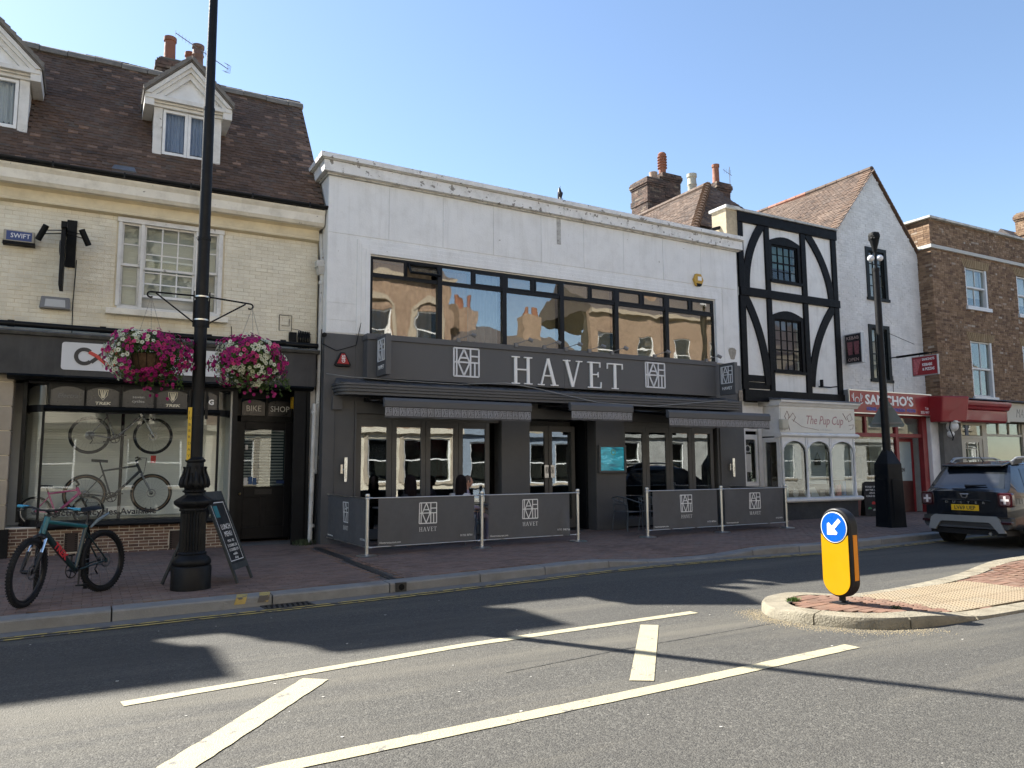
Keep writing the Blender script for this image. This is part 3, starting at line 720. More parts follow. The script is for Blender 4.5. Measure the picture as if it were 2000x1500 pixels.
# gutter
mb = MB(); n = 8
P = [(15.36+.06*math.cos(math.pi+math.pi*k/n), 6.99+.06*math.sin(math.pi+math.pi*k/n)) for k in range(n+1)]
mb.prism([(-12, p[0], p[1]) for p in P]+[(-12, 15.41, 7.0), (-12, 15.31, 7.0)], (16.1, 0, 0))
for k in range(14): mb.box(-11+k*1.13, -10.97+k*1.13, 15.29, 15.43, 6.92, 7.01)
mb.obj('gutter', M_BLACK, BS)
# roof: structure slabs
E0 = Vector((0, 15.42, 7.0)); RG = Vector((0, 17.78, 10.22)); S = (RG-E0).normalized(); NRM = Vector((0, -S.z, S.y)); SL = (RG-E0).length
mb = MB(); mb.prism([(-12, 15.42, 6.96), (-12, 17.78, 10.18), (-12, 20.4, 6.96)], (16.05, 0, 0)); rf = mb.obj('roof', mat('roof_felt', (.03, .025, .022), .9, .1), BS)
qt = Matrix((Vector((1, 0, 0)), S, NRM)).transposed().to_quaternion()
DC = (-1.9, 1.40)
its = []
for r in range(42):
    for c in range(-16, 38):
        x = c*.167+(.083 if r % 2 else 0)+.02; s = r*.098
        if x > 4.02: continue
        sag = .012*math.sin(x*1.3+1)+.01*math.sin(x*3.1+r*.2)
        p = E0+S*(s+.06+random.uniform(-.004, .004))+NRM*(.018+sag+random.uniform(-.003, .004)); 
        if any(abs(x-d) < .62 and p.y > 15.98 and p.z < 8.9 for d in DC): continue
        if any(abs(x-d) < .78-(p.z-8.75)*.95 and 8.75 <= p.z < 9.6 for d in DC) and p.y > 16: continue
        q = qt @ Quaternion((1, 0, 0), -.10+random.uniform(-.02, .02)) @ Quaternion((0, 0, 1), random.uniform(-.02, .02)) @ Quaternion((0, 1, 0), random.uniform(-.02, .02))
        tn = .5+.3*noise.noise(Vector((x*.7, s*1.2, 0)))+random.uniform(-.32, .32)
        if random.random() < .05: tn = .99
        if x > 3.75: tn += .3
        its.append(((x, p.y, p.z), (.161, .17, .016), q, min(.99, max(0, tn))))
pieces(rf, 'roof_tile', 'far_roof_tiles', 'roof_tile', M_TILE, its, warp=.02)
x = -11.8; k = 0
while x < 4.0:
    l = .5; mb = MB(); P = []
    hgt = .03*(1 if x < 1.3 else 0)
    for j in range(9):
        a = math.pi*(j/8); P.append((17.78+.15*math.cos(a)*-1, 10.10+.17*math.sin(a)+hgt+.01*(k % 3)))
    mb.prism([(x+.006, p[0], p[1]) for p in P]+[(x+.006, 17.78, 10.1)], (min(l, 4.06-x)-.012, 0, 0)); mb.obj('ridge_tile', M_RIDGE, rf); x += l; k += 1
# small slipped lead patch
mb = MB(); o = E0+S*.12; mb.M = Matrix.Translation((.3, o.y, o.z)) @ qt.to_matrix().to_4x4(); mb.hexa([(-.22, -.05, .03), (.24, -.07, .03), (.2, .1, .03), (-.18, .08, .03), (-.2, -.04, .06), (.2, -.05, .07), (.17, .09, .06), (-.15, .07, .075)]); mb.obj('lead_patch', M_LEAD, rf)
# dormers
def dormer(xc):
    d = thing('dormer', None, None); d.parent = BS
    hw = .61; y0 = 15.93; zb = 7.70; zt = 8.66
    yr = lambda z: 15.42+(z-7.0)/1.365
    for s in (-1, 1):
        mb = MB(); xi = xc+s*hw; xo = xc+s*(hw-.05)
        mb.prism([(xi, y0, zb-.1), (xi, y0, zt), (xi, yr(zt)+.1, zt)], (-(s*.05), 0, 0)); mb.obj('cheek', M_WHITE_WOOD, d)
        mb = MB(); mb.box(xc+s*hw+s*.012, xc+s*(hw-.145), y0-.03, y0+.03, zb-.06, zt-.005); mb.obj('corner_post', M_OLDWHITE, d, bevel=.004)
    mb = MB(); mb.hexa([(xc-.56, y0-.09, zb-.16), (xc+.56, y0-.09, zb-.16), (xc+.56, y0+.0, zb-.09), (xc-.56, y0+.0, zb-.09), (xc-.55, y0-.03, zb-.02), (xc+.55, y0-.03, zb-.02), (xc+.55, y0+.02, zb-.015), (xc-.55, y0+.02, zb-.015)]); mb.obj('lead_apron', M_LEAD, d)
    w0, w1 = xc-.455, xc+.455
    for a, b in ((w0, xc-.002), (xc+.002, w1)):
        sash(d, a, b, zb+.02, zt-.02, y0-.015, 1, 1, frame=.055, name='casement', mfr=M_WHITE_WOOD)
    curtain('curtain', w0+.03, xc-.03, y0+.13, zb+.02, zt-.02, M_CURTAIN if xc > 0 else M_CURTAIN_W, d, folds=6); curtain('curtain', xc+.01, w1-.03, y0+.14, zb+.02, zt-.02, M_CURTAIN if xc > 0 else M_CURTAIN_W, d, folds=6)
    mb = MB(); mb.box(xc-.55, xc+.55, y0+.25, y0+.27, zb-.1, zt); mb.obj('backing', M_ROOM, d)
    # entablature
    for k, (e, a, b) in enumerate(((.04, zt-.01, zt+.05), (.09, zt+.05, zt+.085), (.17, zt+.085, zt+.17))):
        mb = MB(); mb.box(xc-hw-e, xc+hw+e, y0-.03-e, yr(b)+.05, a, b); mb.obj('entablature', M_OLDWHITE, d, bevel=.004)
    zb2 = zt+.17; ap = 9.62; ex = hw+.19
    # tympanum
    mb = MB(); mb.prism([(xc-.62, y0-.05, zb2), (xc+.62, y0-.05, zb2), (xc, y0-.05, zb2+.60)], (0, .06, 0)); mb.obj('tympanum', M_WHITE_WOOD, d)
    sl = math.atan2(ap-zb2-.02, ex)
    for s in (-1, 1):
        for e, t0, t1, yo in ((0, .0, .07, .20), (1, .07, .13, .155), (2, .13, .22, .10)):
            # raking mouldings stepped back
            A = Vector((xc+s*ex, 0, zb2-.0)); B = Vector((xc, 0, ap)); dd = (B-A).normalized(); nn = Vector((-dd.z*s*-1, 0, dd.x*s*-1)); 
            nn = Vector((dd.z*s, 0, -dd.x*s)) ; nn = -nn if nn.z > 0 else nn
            def cut(t): # offset line meets centre line & base
                a = A+nn*t; b = B+nn*t; f = (xc-a.x)/dd.x; top = a+dd*f; f2 = (zb2-a.z)/dd.z; bot = a+dd*f2; return bot, top
            b0, t_0 = cut(t0); b1, t_1 = cut(t1)
            mb = MB(); mb.prism([(b0.x, y0-yo-.03, b0.z), (t_0.x, y0-yo-.03, t_0.z), (t_1.x, y0-yo-.03, t_1.z), (b1.x, y0-yo-.03, b1.z)], (0, yo-.005-.002*e, 0)); mb.obj('raking_cornice', M_OLDWHITE, d)
        # roof slab and verge mortar running back to the main roof
        A = Vector((xc+s*(ex+.02), 0, zb2-.01)); B = Vector((xc, 0, ap+.02))
        mb = MB(); yb = yr(ap)+.2; ya = yr(zb2)+.1
        mb.hexa([(A.x, y0-.25, A.z), (B.x, y0-.25, B.z), (B.x, yb, B.z), (A.x, ya, A.z), (A.x+s*.02, y0-.25, A.z+.05), (B.x, y0-.25, B.z+.06), (B.x, yb, B.z+.06), (A.x+s*.02, ya, A.z+.05)]); mb.obj('dormer_roof', M_RIDGE, d)
        nv = 9
        for k in range(nv):
            p = A.lerp(B, k/nv); q = A.lerp(B, (k+1)/nv); mb = MB(); mb.hexa([(p.x, y0-.28, p.z+.03), (q.x, y0-.28, q.z+.03), (q.x, y0-.02, q.z+.03), (p.x, y0-.02, p.z+.03), (p.x+s*.02, y0-.27, p.z+.125), (q.x+s*.01, y0-.27, q.z+.105), (q.x, y0-.02, q.z+.105), (p.x, y0-.02, p.z+.125)]); mb.obj('verge_tile', M_RIDGE, d)
        mb = MB(); mb.box(xc+s*(hw+.19), xc+s*(hw+.02), y0-.18, yr(zt+.2)+.0, zt-.05, zt+.16); mb.obj('eaves_board', M_OLDWHITE, d)
    return d
for xc in DC: dormer(xc)
# chimneys
chimney(BS, .92, 1.95, 18.0, 18.75, 9.9, 10.78, [(1.16, 18.25, .125, .62, M_POT, 'roll'), (1.76, 18.3, .13, .62, mat('sooty_pot', (.17, .10, .075), .8, .3, vs=5, dirt=.7, dirtcol=(.05, .04, .035), dirt_s=8), 'crown'), (1.62, 18.6, .11, .55, M_POT, 'roll')])
chimney(BS, -4.75, -2.45, 18.0, 18.9, 9.5, 12.1, [(-4.3, 18.4, .12, .2, M_POT, 'plain')], lim=0)
chimney(BS, -7.6, -5.95, 18.0, 19.0, 9.5, 12.45, [(-6.8, 18.4, .12, .15, M_POT, 'plain')], lim=0)
# aerial
a = thing('tv_aerial', 'thin metal television aerial on a mast beside the bike shop chimney pots', 'aerial', (2.0, 18.2, 10.2))
mb = MB(); mb.cyl((0, 0, 0), (0, 0, 1.0), .014, 8); mb.obj('mast', M_GREYBOX, a)
A = Vector((-.74, 0, 1.32)); B = Vector((.42, 0, .74)); mb = MB(); mb.cyl(A, B, .010, 6)
for k in range(11):
    p = A.lerp(B, k/16); mb.cyl(p-Vector((.0, .0, .07)), p+Vector((0, 0, .07)), .004, 5)
for k in range(4): p = A.lerp(B, .93+.02*k); mb.tube([p+Vector((-.05, 0, -.1)), p+Vector((.05, 0, -.1)), p+Vector((.07, 0, .08)), p+Vector((-.02, 0, .1))], .004, 5)
mb.obj('boom', M_GREYBOX, a)

# first floor window
w = thing('sash_window', None, None); w.parent = BS
y = WY-.015
mb = MB()
for a_, b_ in ((.27, .335), (.655, .715), (1.62, 1.69), (2.04, 2.12)): mb.box(a_, b_, y-.03, y+.1, 4.62, 6.22)
mb.box(.25, 2.14, y-.045, y+.1, 6.22, 6.31); mb.box(.3, 2.1, y-.03, y+.1, 4.56, 4.62); mb.obj('frame', M_OLDWHITE, w, bevel=.004)
mb = MB(); mb.box(.12, 2.24, y-.16, y+.02, 4.44, 4.555); mb.obj('sill', M_CREAM_WOOD, w, bevel=.008)
def panes_simple(x0, x1, z0, z1, y, cols, rows, m=M_OLDWHITE, b=.025, fr=.035):
    mb = MB(); mb.box(x0, x0+fr, y, y+.04, z0, z1); mb.box(x1-fr, x1, y, y+.04, z0, z1); mb.box(x0+fr, x1-fr, y, y+.04, z0, z0+fr*1.3); mb.box(x0+fr, x1-fr, y, y+.04, z1-fr, z1)
    X0, X1, Z0, Z1 = x0+fr, x1-fr, z0+fr*1.3, z1-fr
    for c in range(1, cols): xx = X0+(X1-X0)*c/cols; mb.box(xx-b/2, xx+b/2, y+.004, y+.034, Z0, Z1)
    for r in range(1, rows): zz = Z0+(Z1-Z0)*r/rows; mb.box(X0, X1, y+.0065, y+.031, zz-b/2, zz+b/2)
    mb.obj('glazing_bar', m, w)
    for c in range(cols):
        for r in range(rows):
            xa = X0+(X1-X0)*c/cols+b*.4; xb = X0+(X1-X0)*(c+1)/cols-b*.4; za = Z0+(Z1-Z0)*r/rows+b*.4; zb = Z0+(Z1-Z0)*(r+1)/rows-b*.4
            mb = MB(); t = random.uniform(-.002, .002); mb.hexa([(xa, y+.018-t, za), (xb, y+.018+t, za), (xb, y+.021+t, za), (xa, y+.021-t, za), (xa, y+.018-t, zb), (xb, y+.018+t, zb), (xb, y+.021+t, zb), (xa, y+.021-t, zb)]); mb.obj('pane', M_OLDGLASS, w)
panes_simple(.335, .655, 5.40, 6.22, y+.02, 1, 2); panes_simple(.335, .655, 4.62, 5.43, y+.065, 1, 2)
panes_simple(1.69, 2.04, 5.40, 6.22, y+.02, 1, 2); panes_simple(1.69, 2.04, 4.62, 5.43, y+.065, 1, 2)
panes_simple(.715, 1.62, 5.36, 6.22, y+.02, 3, 3); panes_simple(.715, 1.62, 4.84, 5.58, y+.065, 3, 3, m=M_WHITE_WOOD)
k = 0; z = 4.6
while z < 6.25:
    mb = MB(); mb.hexa([(.33, y+.20, z), (2.05, y+.20, z), (2.05, y+.215, z+.0), (.33, y+.215, z), (.33, y+.17, z+.085), (2.05, y+.17, z+.085), (2.05, y+.185, z+.09), (.33, y+.185, z+.09)]); mb.obj('blind_slat', M_BLIND, w); z += .092
mb = MB(); mb.box(.3, 2.1, y+.4, y+.42, 4.5, 6.3); mb.obj('backing', M_ROOM, w)

# shopfront
sf = thing('shopfront', None, None); sf.parent = BS
mb = MB(); mb.box(-1.7, 3.95, 15.5, 15.78, 3.24, 3.92); mb.obj('fascia', mat('fascia_black', (.032, .033, .036), .5, .3, vs=1.5, dirt=.5, dirtcol=(.07, .07, .068), dirt_s=1.4, streak=.5), sf, bevel=.006)
run('fascia_cornice', [(15.78, 3.90), (15.44, 3.92), (15.40, 3.97), (15.44, 4.0), (15.78, 4.04)], -8, 4.0, mat('lead_worn', (.09, .09, .085), .7, .3, dirt=.6, dirtcol=(.2, .19, .17), dirt_s=6), sf)
run('fascia_foot', [(15.78, 3.16), (15.50, 3.16), (15.42, 3.21), (15.46, 3.245), (15.78, 3.245)], -1.3, 3.9, M_BLACK, sf)
mb = MB(); mb.cyl((-8, 15.6, 4.14), (4.0, 15.6, 4.10), .052, 14)
for x in (-1.3, .1, 1.9, 3.3): mb.cyl((x-.05, 15.6, 4.12), (x+.05, 15.6, 4.12), .062, 14)
mb.obj('waste_pipe', M_BLACK, BS, smooth=40)
# white name panel
sg = thing('name_panel', None, None); sg.parent = sf
M_SIGNW = mat('sign_white', (.66, .67, .68), .35, .03); M_SIGNR = mat('sign_red', (.55, .05, .04), .4, .03); M_SIGNK = mat('sign_black', (.03, .03, .033), .4, .03)
def rrect(x0, x1, z0, z1, r, y, n=5):
    P = []
    for cx, cz, a0 in ((x1-r, z0+r, -90), (x1-r, z1-r, 0), (x0+r, z1-r, 90), (x0+r, z0+r, 180)):
        for k in range(n+1): a = R(a0+90*k/n); P.append((cx+r*math.cos(a), y, cz+r*math.sin(a)))
    return P
mb = MB(); mb.prism(rrect(-.52, 2.87, 3.35, 3.84, .05, 15.497), (0, -.012, 0)); mb.obj('panel', M_SIGNW, sg)
cx, cz = .05, 3.60
def arcring(cx, cz, r0, r1, a0, a1, y, d, mb, n=24):
    for k in range(n):
        a = R(a0+(a1-a0)*k/n); b = R(a0+(a1-a0)*(k+1)/n)
        P = [(cx+r*math.cos(t), cz+r*math.sin(t)) for r, t in ((r1, a), (r1, b), (r0, b), (r0, a))]
        mb.prism([(p[0], y, p[1]) for p in P], (0, -d, 0))
mb = MB(); arcring(-.17, cz, .095, .16, 45, 320, 15.483, .006, mb); stroke(mb, [(-.06, 3.50), (.18, 3.72)], .065, 15.482, .006); mb.obj('infinity_black', M_SIGNK, sg)
mb = MB(); arcring(.24, cz, .095, .16, -140, 140, 15.481, .006, mb); stroke(mb, [(-.1, 3.68), (.02, 3.62), (.16, 3.5)], .06, 15.480, .006); mb.obj('infinity_red', M_SIGNR, sg)
text('the bike shop', .58, 3.52, 15.483, .19, M_SIGNK, sg, ext=.002)
# transom lights with four-centred heads
def arch_light(x0, x1, z0, z1, y, m, parent, nm='transom_light', rise=.07, d=.012):
    P = [(x0, y, z0), (x1, y, z0), (x1, y, z1-rise)]
    for k in range(1, 8): t = k/8; P.append((x1+(x0-x1)*t, y, z1-rise+rise*(1-abs(2*t-1)**2.2)))
    P.append((x0, y, z1-rise)); mb = MB(); mb.prism(P, (0, d, 0)); return mb.obj(nm, m, parent)
def spandrel(x0, x1, zt, z0, z1, y, m, parent, rise=.07, fw=.04, d=.06):
    """black framing around an arched light"""
    mb = MB(); mb.box(x0-fw, x0, y, y+d, z0, zt); mb.box(x1, x1+fw, y, y+d, z0, zt)
    n = 8
    for k in range(n):
        ta, tb = k/n, (k+1)/n; f = lambda t: z1-rise+rise*(1-abs(2*t-1)**2.2)
        xa, xb = x0+(x1-x0)*ta, x0+(x1-x0)*tb
        mb.hexa([(xa, y, f(ta)), (xb, y, f(tb)), (xb, y+d, f(tb)), (xa, y+d, f(ta)), (xa, y, zt), (xb, y, zt), (xb, y+d, zt), (xa, y+d, zt)])
    return mb.obj('arched_head', m, parent)
M_DARKPANEL = mat('smoked_panel', (.035, .035, .037), .3, .2, vs=2, spec=.6)
TR = [(-.66, -.14, 'Electra'), (-.10, .42, 'shield'), (.48, 1.00, 'seven'), (1.05, 1.60, 'shield'), (1.66, 2.12, 'G')]
mb = MB(); mb.box(-1.0, 2.42, 15.76, 15.80, 3.115, 3.17); mb.obj('top_rail', M_BLACK, sf)
for a, b, t in TR:
    arch_light(a, b, 2.745, 3.09, 15.775, M_DARKPANEL, sf); spandrel(a, b, 3.115, 2.745, 3.09, 15.74, M_BLACK, sf, fw=.026)
    xc = (a+b)/2
    if t == 'Electra': text('Electra', xc, 2.88, 15.774, .085, M_GREYBOX, sf, align='CENTER', shear=.35, ext=.002)
    if t == 'shield':
        text('TREK', xc, 2.775, 15.774, .052, M_LETTER_GOLD, sf, align='CENTER', shear=.15, ext=.002, bold=.002, squeeze=1.5)
        mb = MB(); s = .072
        stroke(mb, [(xc-s*1.1, 3.045), (xc+s*1.1, 3.045), (xc+s*.95, 2.95), (xc, 2.855), (xc-s*.95, 2.95), (xc-s*1.1, 3.045)], .008, 15.774, .003)
        for q in (-.55, -.2, .2, .55): stroke(mb, [(xc+q*s*1.2, 3.035), (xc+q*s*.35, 2.895)], .016, 15.773-abs(q)*.0005, .003)
        mb.obj('shield_emblem', M_LETTER_GOLD, sf)
    if t == 'seven': text('seven', xc, 2.915, 15.774, .05, M_LETTER_G, sf, align='CENTER', ext=.002, squeeze=1.3); text('cycles', xc, 2.835, 15.774, .05, M_LETTER_G, sf, align='CENTER', ext=.002, squeeze=1.3)
    if t == 'G': text('G', xc+.12, 2.84, 15.774, .1, M_LETTER_W, sf, align='CENTER', ext=.002, bold=.006)
for a, b, cxx, sgn in ((-1.03, -.72, -.72, -1), (2.18, 2.42, 2.14, 1)):
    # curved end lights
    for z0, z1, nm in ((2.745, 3.09, 'curved_light'), (.74, 2.62, 'curved_pane')):
        mb = MB(); rr = .32
        mb.grid(lambda u, v: (cxx+sgn*rr*math.sin(u*R(88)), 15.79+rr*(1-math.cos(u*R(88)))*2.2, z0+(z1-z0)*v), 8, 1); mb.obj(nm, M_WINGLASS, sf, smooth=60)
    for z0, z1 in ((2.62, 2.745), (3.09, 3.17), (.62, .74)):
        mb = MB(); rr = .35
        for k in range(8):
            u0, u1 = k/8*R(88), (k+1)/8*R(88)
            P = [(cxx+sgn*q*math.sin(u), 15.79+(.35-.35*math.cos(u))*2.2+(0 if q > .3 else .04)) for q, u in ((rr, u0), (rr, u1), (.28, u1), (.28, u0))]
            mb.prism([(p[0], p[1], z0) for p in P], (0, 0, z1-z0))
        mb.obj('curved_rail', M_BLACK, sf)
run('transom_rail', [(15.84, 2.62), (15.70, 2.63), (15.66, 2.68), (15.70, 2.735), (15.84, 2.745)], -.75, 2.17, M_BLACK, sf)
mb = MB(); mb.box(-1.08, -1.02, 15.95, 16.4, .7, 3.15); mb.box(2.43, 2.52, 15.9, 16.7, .12, 3.2); mb.obj('end_post', M_BLACK, sf)
for x in (-.765, 2.13):
    mb = MB(); mb.box(x, x+.04, 15.74, 15.80, .70, 2.63); mb.obj('mullion', M_BLACK, sf)
mb = MB(); mb.box(-.72, 2.13, 15.765, 15.771, .72, 2.63); mb.obj('shop_pane', glass('shop_glass', (.95, .97, .96), .0, wob=.0015, wobs=.8), sf)
run('sill', [(15.9, .60), (15.68, .60), (15.66, .63), (15.68, .69), (15.9, .72)], -.75, 2.2, M_BLACK, sf)
text('Electric Bicycles Available', -.60, .80, 15.763, .115, M_SIGNK, sf, ext=.001, squeeze=1.06, bold=.003)
mb = MB(); mb.box(-1.2, 2.33, 15.785, 16.0, .1, .61); pl = mb.obj('stall_riser', M_MORTAR, sf)
VN = [(-.33, -.10, .17, .50), (1.36, 1.60, .14, .47)]
pieces(pl, 'brick', 'far_bricks', 'riser_brick', M_BRICK_DARK, brick_items(-1.2, 2.33, .10, .60, 15.785, VN, L=.165, H=.056, joint=.012, proud=.006, header=.1), warp=.03)
for a, b, c, d in VN:
    mb = MB(); mb.box(a+.01, b-.01, 15.775, 15.79, c, d); mb.obj('air_vent', mat('rust_vent', (.05, .035, .028), .8, .2), sf)
    mb = MB()
    for q in range(9):
        for xx in (a+.02, b-.06): mb.box(xx, xx+.035, 15.772, 15.776, c+.02+q*.034, c+.034+q*.034)
    mb.obj('vent_slot', M_VOID, sf)
# interior: slatted shutter, floor, sides
z = .74; kk = 0
while z < 2.66:
    mb = MB(); mb.hexa([(-.95, 16.60, z), (2.4, 16.60, z), (2.4, 16.63, z), (-.95, 16.63, z), (-.95, 16.615, z+.044), (2.4, 16.615, z+.044), (2.4, 16.645, z+.044), (-.95, 16.645, z+.044)]); mb.obj('shutter_slat', mat('shutter_white', (.80, .79, .72), .5, .04), sf); z += .0475
mb = MB(); mb.box(-1.3, 2.45, 15.8, 16.75, .60, .62); mb.box(-1.3, 2.45, 16.7, 16.72, .6, 3.2); mb.box(2.40, 2.43, 15.95, 16.7, .6, 3.2); mb.box(-1.4, 4, 15.8, 16.75, 3.20, 3.24); mb.obj('display_box', mat('display_white', (.7, .69, .64), .7, .05), sf)
mb = MB(); mb.cyl((.52, 16.25, .6), (.52, 16.25, 3.0), .03, 10); mb.cyl((.52, 16.25, 1.68), (.52, 16.05, 1.68), .015, 8); mb.cyl((.52, 16.25, 2.66), (.52, 16.05, 2.66), .015, 8); mb.obj('bike_rack', M_BLACK_MATT, sf)
# neighbour stone pier at the far left
st = thing('stone_pier', 'beige rusticated stone pier at the left edge beside the shop window', 'pier', (-2.4, 15.7, .1))
z = .60; k = 0
while z < 3.15:
    mb = MB(); mb.tone = random.random(); h = .42 if k % 1 == 0 else .4; mb.box(-1.6, 1.19, .0, .35, z-.1, z-.1+h-.014); mb.obj('stone', M_STONE, st, bevel=.006); z += h; k += 1
mb = MB(); mb.box(-1.6, 1.17, .012, .3, .4, 3.1); mb.obj('joint', M_CREAM_JOINT, st)
mb = MB(); mb.box(-1.6, 1.25, -.03, .3, .0, .50); mb.obj('plinth', M_BLACK_MATT, st)
# door recess
dr = thing('door', None, None); dr.parent = sf
M_DOOR = mat('door_black', (.009, .009, .011), .42, .2, vs=4, dirt=.25, dirtcol=(.03, .03, .028), dirt_s=3, spec=.2)
y = 16.6; mb = MB()
X0, X1, Z0, Z1 = 2.66, 3.74, .18, 2.58
mb.box(X0, X0+.13, y, y+.05, Z0, Z1); mb.box(X1-.13, X1, y, y+.05, Z0, Z1); mb.box(X0+.13, X1-.13, y, y+.05, Z0, .42); mb.box(X0+.13, X1-.13, y, y+.05, 1.02, 1.24); mb.box(X0+.13, X1-.13, y, y+.05, 2.42, Z1); mb.box(3.14, 3.26, y, y+.05, .42, 1.02)
mb.obj('door_frame', M_DOOR, dr, bevel=.006)
mb = MB(); mb.box(X0+.12, 3.15, y+.02, y+.04, .41, 1.03); mb.box(3.25, X1-.12, y+.02, y+.04, .41, 1.03); mb.obj('lower_panel', M_DOOR, dr)
mb = MB(); mb.prism([(X0+.12, y+.02, 1.23), (X1-.12, y+.02, 1.23), (X1-.12, y+.02, 2.36), ((X0+X1)/2, y+.02, 2.44), (X0+.12, y+.02, 2.36)], (0, .006, 0)); mb.obj('door_glass', M_WINGLASS, dr)
z = 1.26
while z < 2.42: mb = MB(); mb.box(X0+.14, X1-.14, y+.10, y+.11, z, z+.036); mb.obj('blind_slat', mat('blind_white', (.5, .54, .58), .5, .04), dr); z += .062
mb = MB(); mb.box(X0, X1, y+.16, y+.18, .2, 3.2); mb.obj('backing', mat('blue_dark', (.03, .05, .08), .8, .1), dr)
mb = MB(); mb.box(3.02, 3.36, y-.012, y, 1.08, 1.19); mb.box(3.06, 3.32, y-.018, y-.012, 1.10, 1.16); mb.obj('letterbox', M_IRON, dr)
mb = MB(); mb.ball((X0+.06, y-.03, 1.1), .028, 10, 8); mb.obj('knob', mat('brass', (.5, .4, .2), .3, .05, metal=1), dr, smooth=60)
for a, b, z0, z1, m in ((2.80, 2.87, 1.27, 1.43, M_LETTER_W), (2.89, 2.97, 1.29, 1.44, mat('sticker_blue', (.06, .15, .35), .5, .1)), (2.98, 3.05, 1.28, 1.42, MATS['sticker_blue']), (3.45, 3.62, 1.30, 1.36, mat('sticker_navy', (.02, .05, .16), .5, .1)), (2.81, 2.86, 2.0, 2.1, M_LETTER_W)):
    mb = MB(); mb.box(a, b, y+.012, y+.018, z0, z1); mb.obj('sticker', m, dr)
# overlight
mb = MB(); mb.box(2.62, 3.78, y-.02, y+.04, 2.58, 2.70); mb.box(2.62, 3.78, y-.02, y+.04, 3.06, 3.2); mb.box(2.62, 2.70, y-.02, y+.04, .14, 3.2); mb.box(3.74, 3.80, y-.02, y+.04, .14, 3.2); mb.box(3.19, 3.24, y-.018, y+.04, 2.70, 3.06); mb.obj('door_casing', M_BLACK, sf)
for a, b, t in ((2.72, 3.18, 'BIKE'), (3.25, 3.72, 'SHOP')):
    arch_light(a, b, 2.71, 3.04, y, M_DARKPANEL, sf, rise=.06); tx = text(t, (a+b)/2, 2.80, y-.003, .125, M_LETTER_W, sf, align='CENTER', ext=.002, squeeze=.92)
mb = MB(); mb.box(3.80, 3.86, 15.62, 16.6, .12, 3.2); mb.box(3.54, 3.80, 15.55, 15.60, .12, 3.2); mb.box(3.78, 3.86, 15.55, 15.62, .12, 3.2); mb.obj('pilaster', M_BLACK_MATT, sf)
mb = MB(); mb.box(2.5, 3.8, 15.8, 16.6, .10, .125); mb.obj('threshold', M_GUTTER, sf)
mb = MB(); mb.box(3.86, 4.0, 15.7, 15.9, .1, 3.2); mb.obj('wall_strip', M_OLDWHITE, sf)
mb = MB(); mb.box(3.66, 3.76, 16.3, 16.42, 2.86, 3.1); mb.box(3.64, 3.70, 16.28, 16.3, 2.9, 3.0); tag(mb.obj('yellow_box', M_YELLOW_BOX), 'small yellow box above the black bike shop door', 'alarm box')
mb = MB(); mb.box(3.755, 3.775, 16.0, 16.05, 1.95, 2.1); mb.box(3.75, 3.775, 16.0, 16.04, 1.55, 1.85); mb.box(3.75, 3.78, 15.9, 15.98, .4, .62); tag(mb.obj('entry_panel', M_GREYBOX), 'grey door entry fittings on the dark reveal right of the bike shop door', 'entry panel')

# things on the wall
o = thing('bird_box', 'weathered timber swift nest box with blue lettering high on cream brick', 'nest box', (-1.27, 15.8, 5.56))
mb = MB(); mb.box(-.23, .23, -.16, 0, .02, .22); mb.obj('body', mat('box_wood', (.38, .35, .28), .8, .2), o, bevel=.01)
mb = MB(); mb.box(-.24, .24, -.17, 0, -.03, .02); mb.obj('base', M_BLACK_MATT, o)
mb = MB(); mb.box(-.19, .19, -.163, -.16, .04, .20); mb.obj('label_plate', mat('swift_blue', (.05, .08, .22), .5, .1), o)
text('SWIFT', -.13, .085, -.164, .085, M_LETTER_W, o, ext=.001, squeeze=.9)
o = thing('floodlight', 'grey rectangular bulkhead floodlight on cream brick wall below the hanging sign', 'floodlight', (-.67, 15.8, 4.45))
mb = MB(); mb.hexa([(-.24, -.15, .0), (.24, -.15, .0), (.24, 0, .0), (-.24, 0, .0), (-.22, -.10, .22), (.22, -.10, .22), (.22, 0, .22), (-.22, 0, .22)]); mb.obj('housing', M_GREYBOX, o, bevel=.015)
mb = MB(); mb.hexa([(-.16, -.152, .03), (.16, -.152, .03), (.16, -.14, .03), (-.16, -.14, .03), (-.15, -.118, .17), (.15, -.118, .17), (.15, -.1, .17), (-.15, -.1, .17)]); mb.obj('lens', mat('frosted_lens', (.5, .5, .48), .2, .05), o)
o = thing('hanging_sign', 'black bike shop sign hung on a bracket between two swan arm lamps', 'hanging sign', (-.66, 15.8, 5.0))
mb = MB(); mb.box(.10, .26, -.05, 0, .25, 1.12); mb.box(.03, .12, -.62, -.0, .82, .92); mb.box(.05, .10, -.55, -.50, .74, .82); mb.box(.05, .10, -.2, -.15, .74, .82); mb.obj('bracket', M_BLACK_MATT, o)
mb = MB(); mb.box(.04, .10, -.66, -.08, -.22, .74); mb.obj('board', M_BLACK_MATT, o, bevel=.006)
mb = MB(); mb.box(.036, .04, -.62, -.12, -.18, .70); mb.obj('face', mat('sign_face', (.3, .31, .33), .4, .1), o)
mb = MB(); mb.ring((.034, -.28, .5), .10, .02, 'x', 20, 6); mb.ring((.034, -.46, .5), .10, .02, 'x', 20, 6); mb.obj('emblem', M_SIGNK, o)
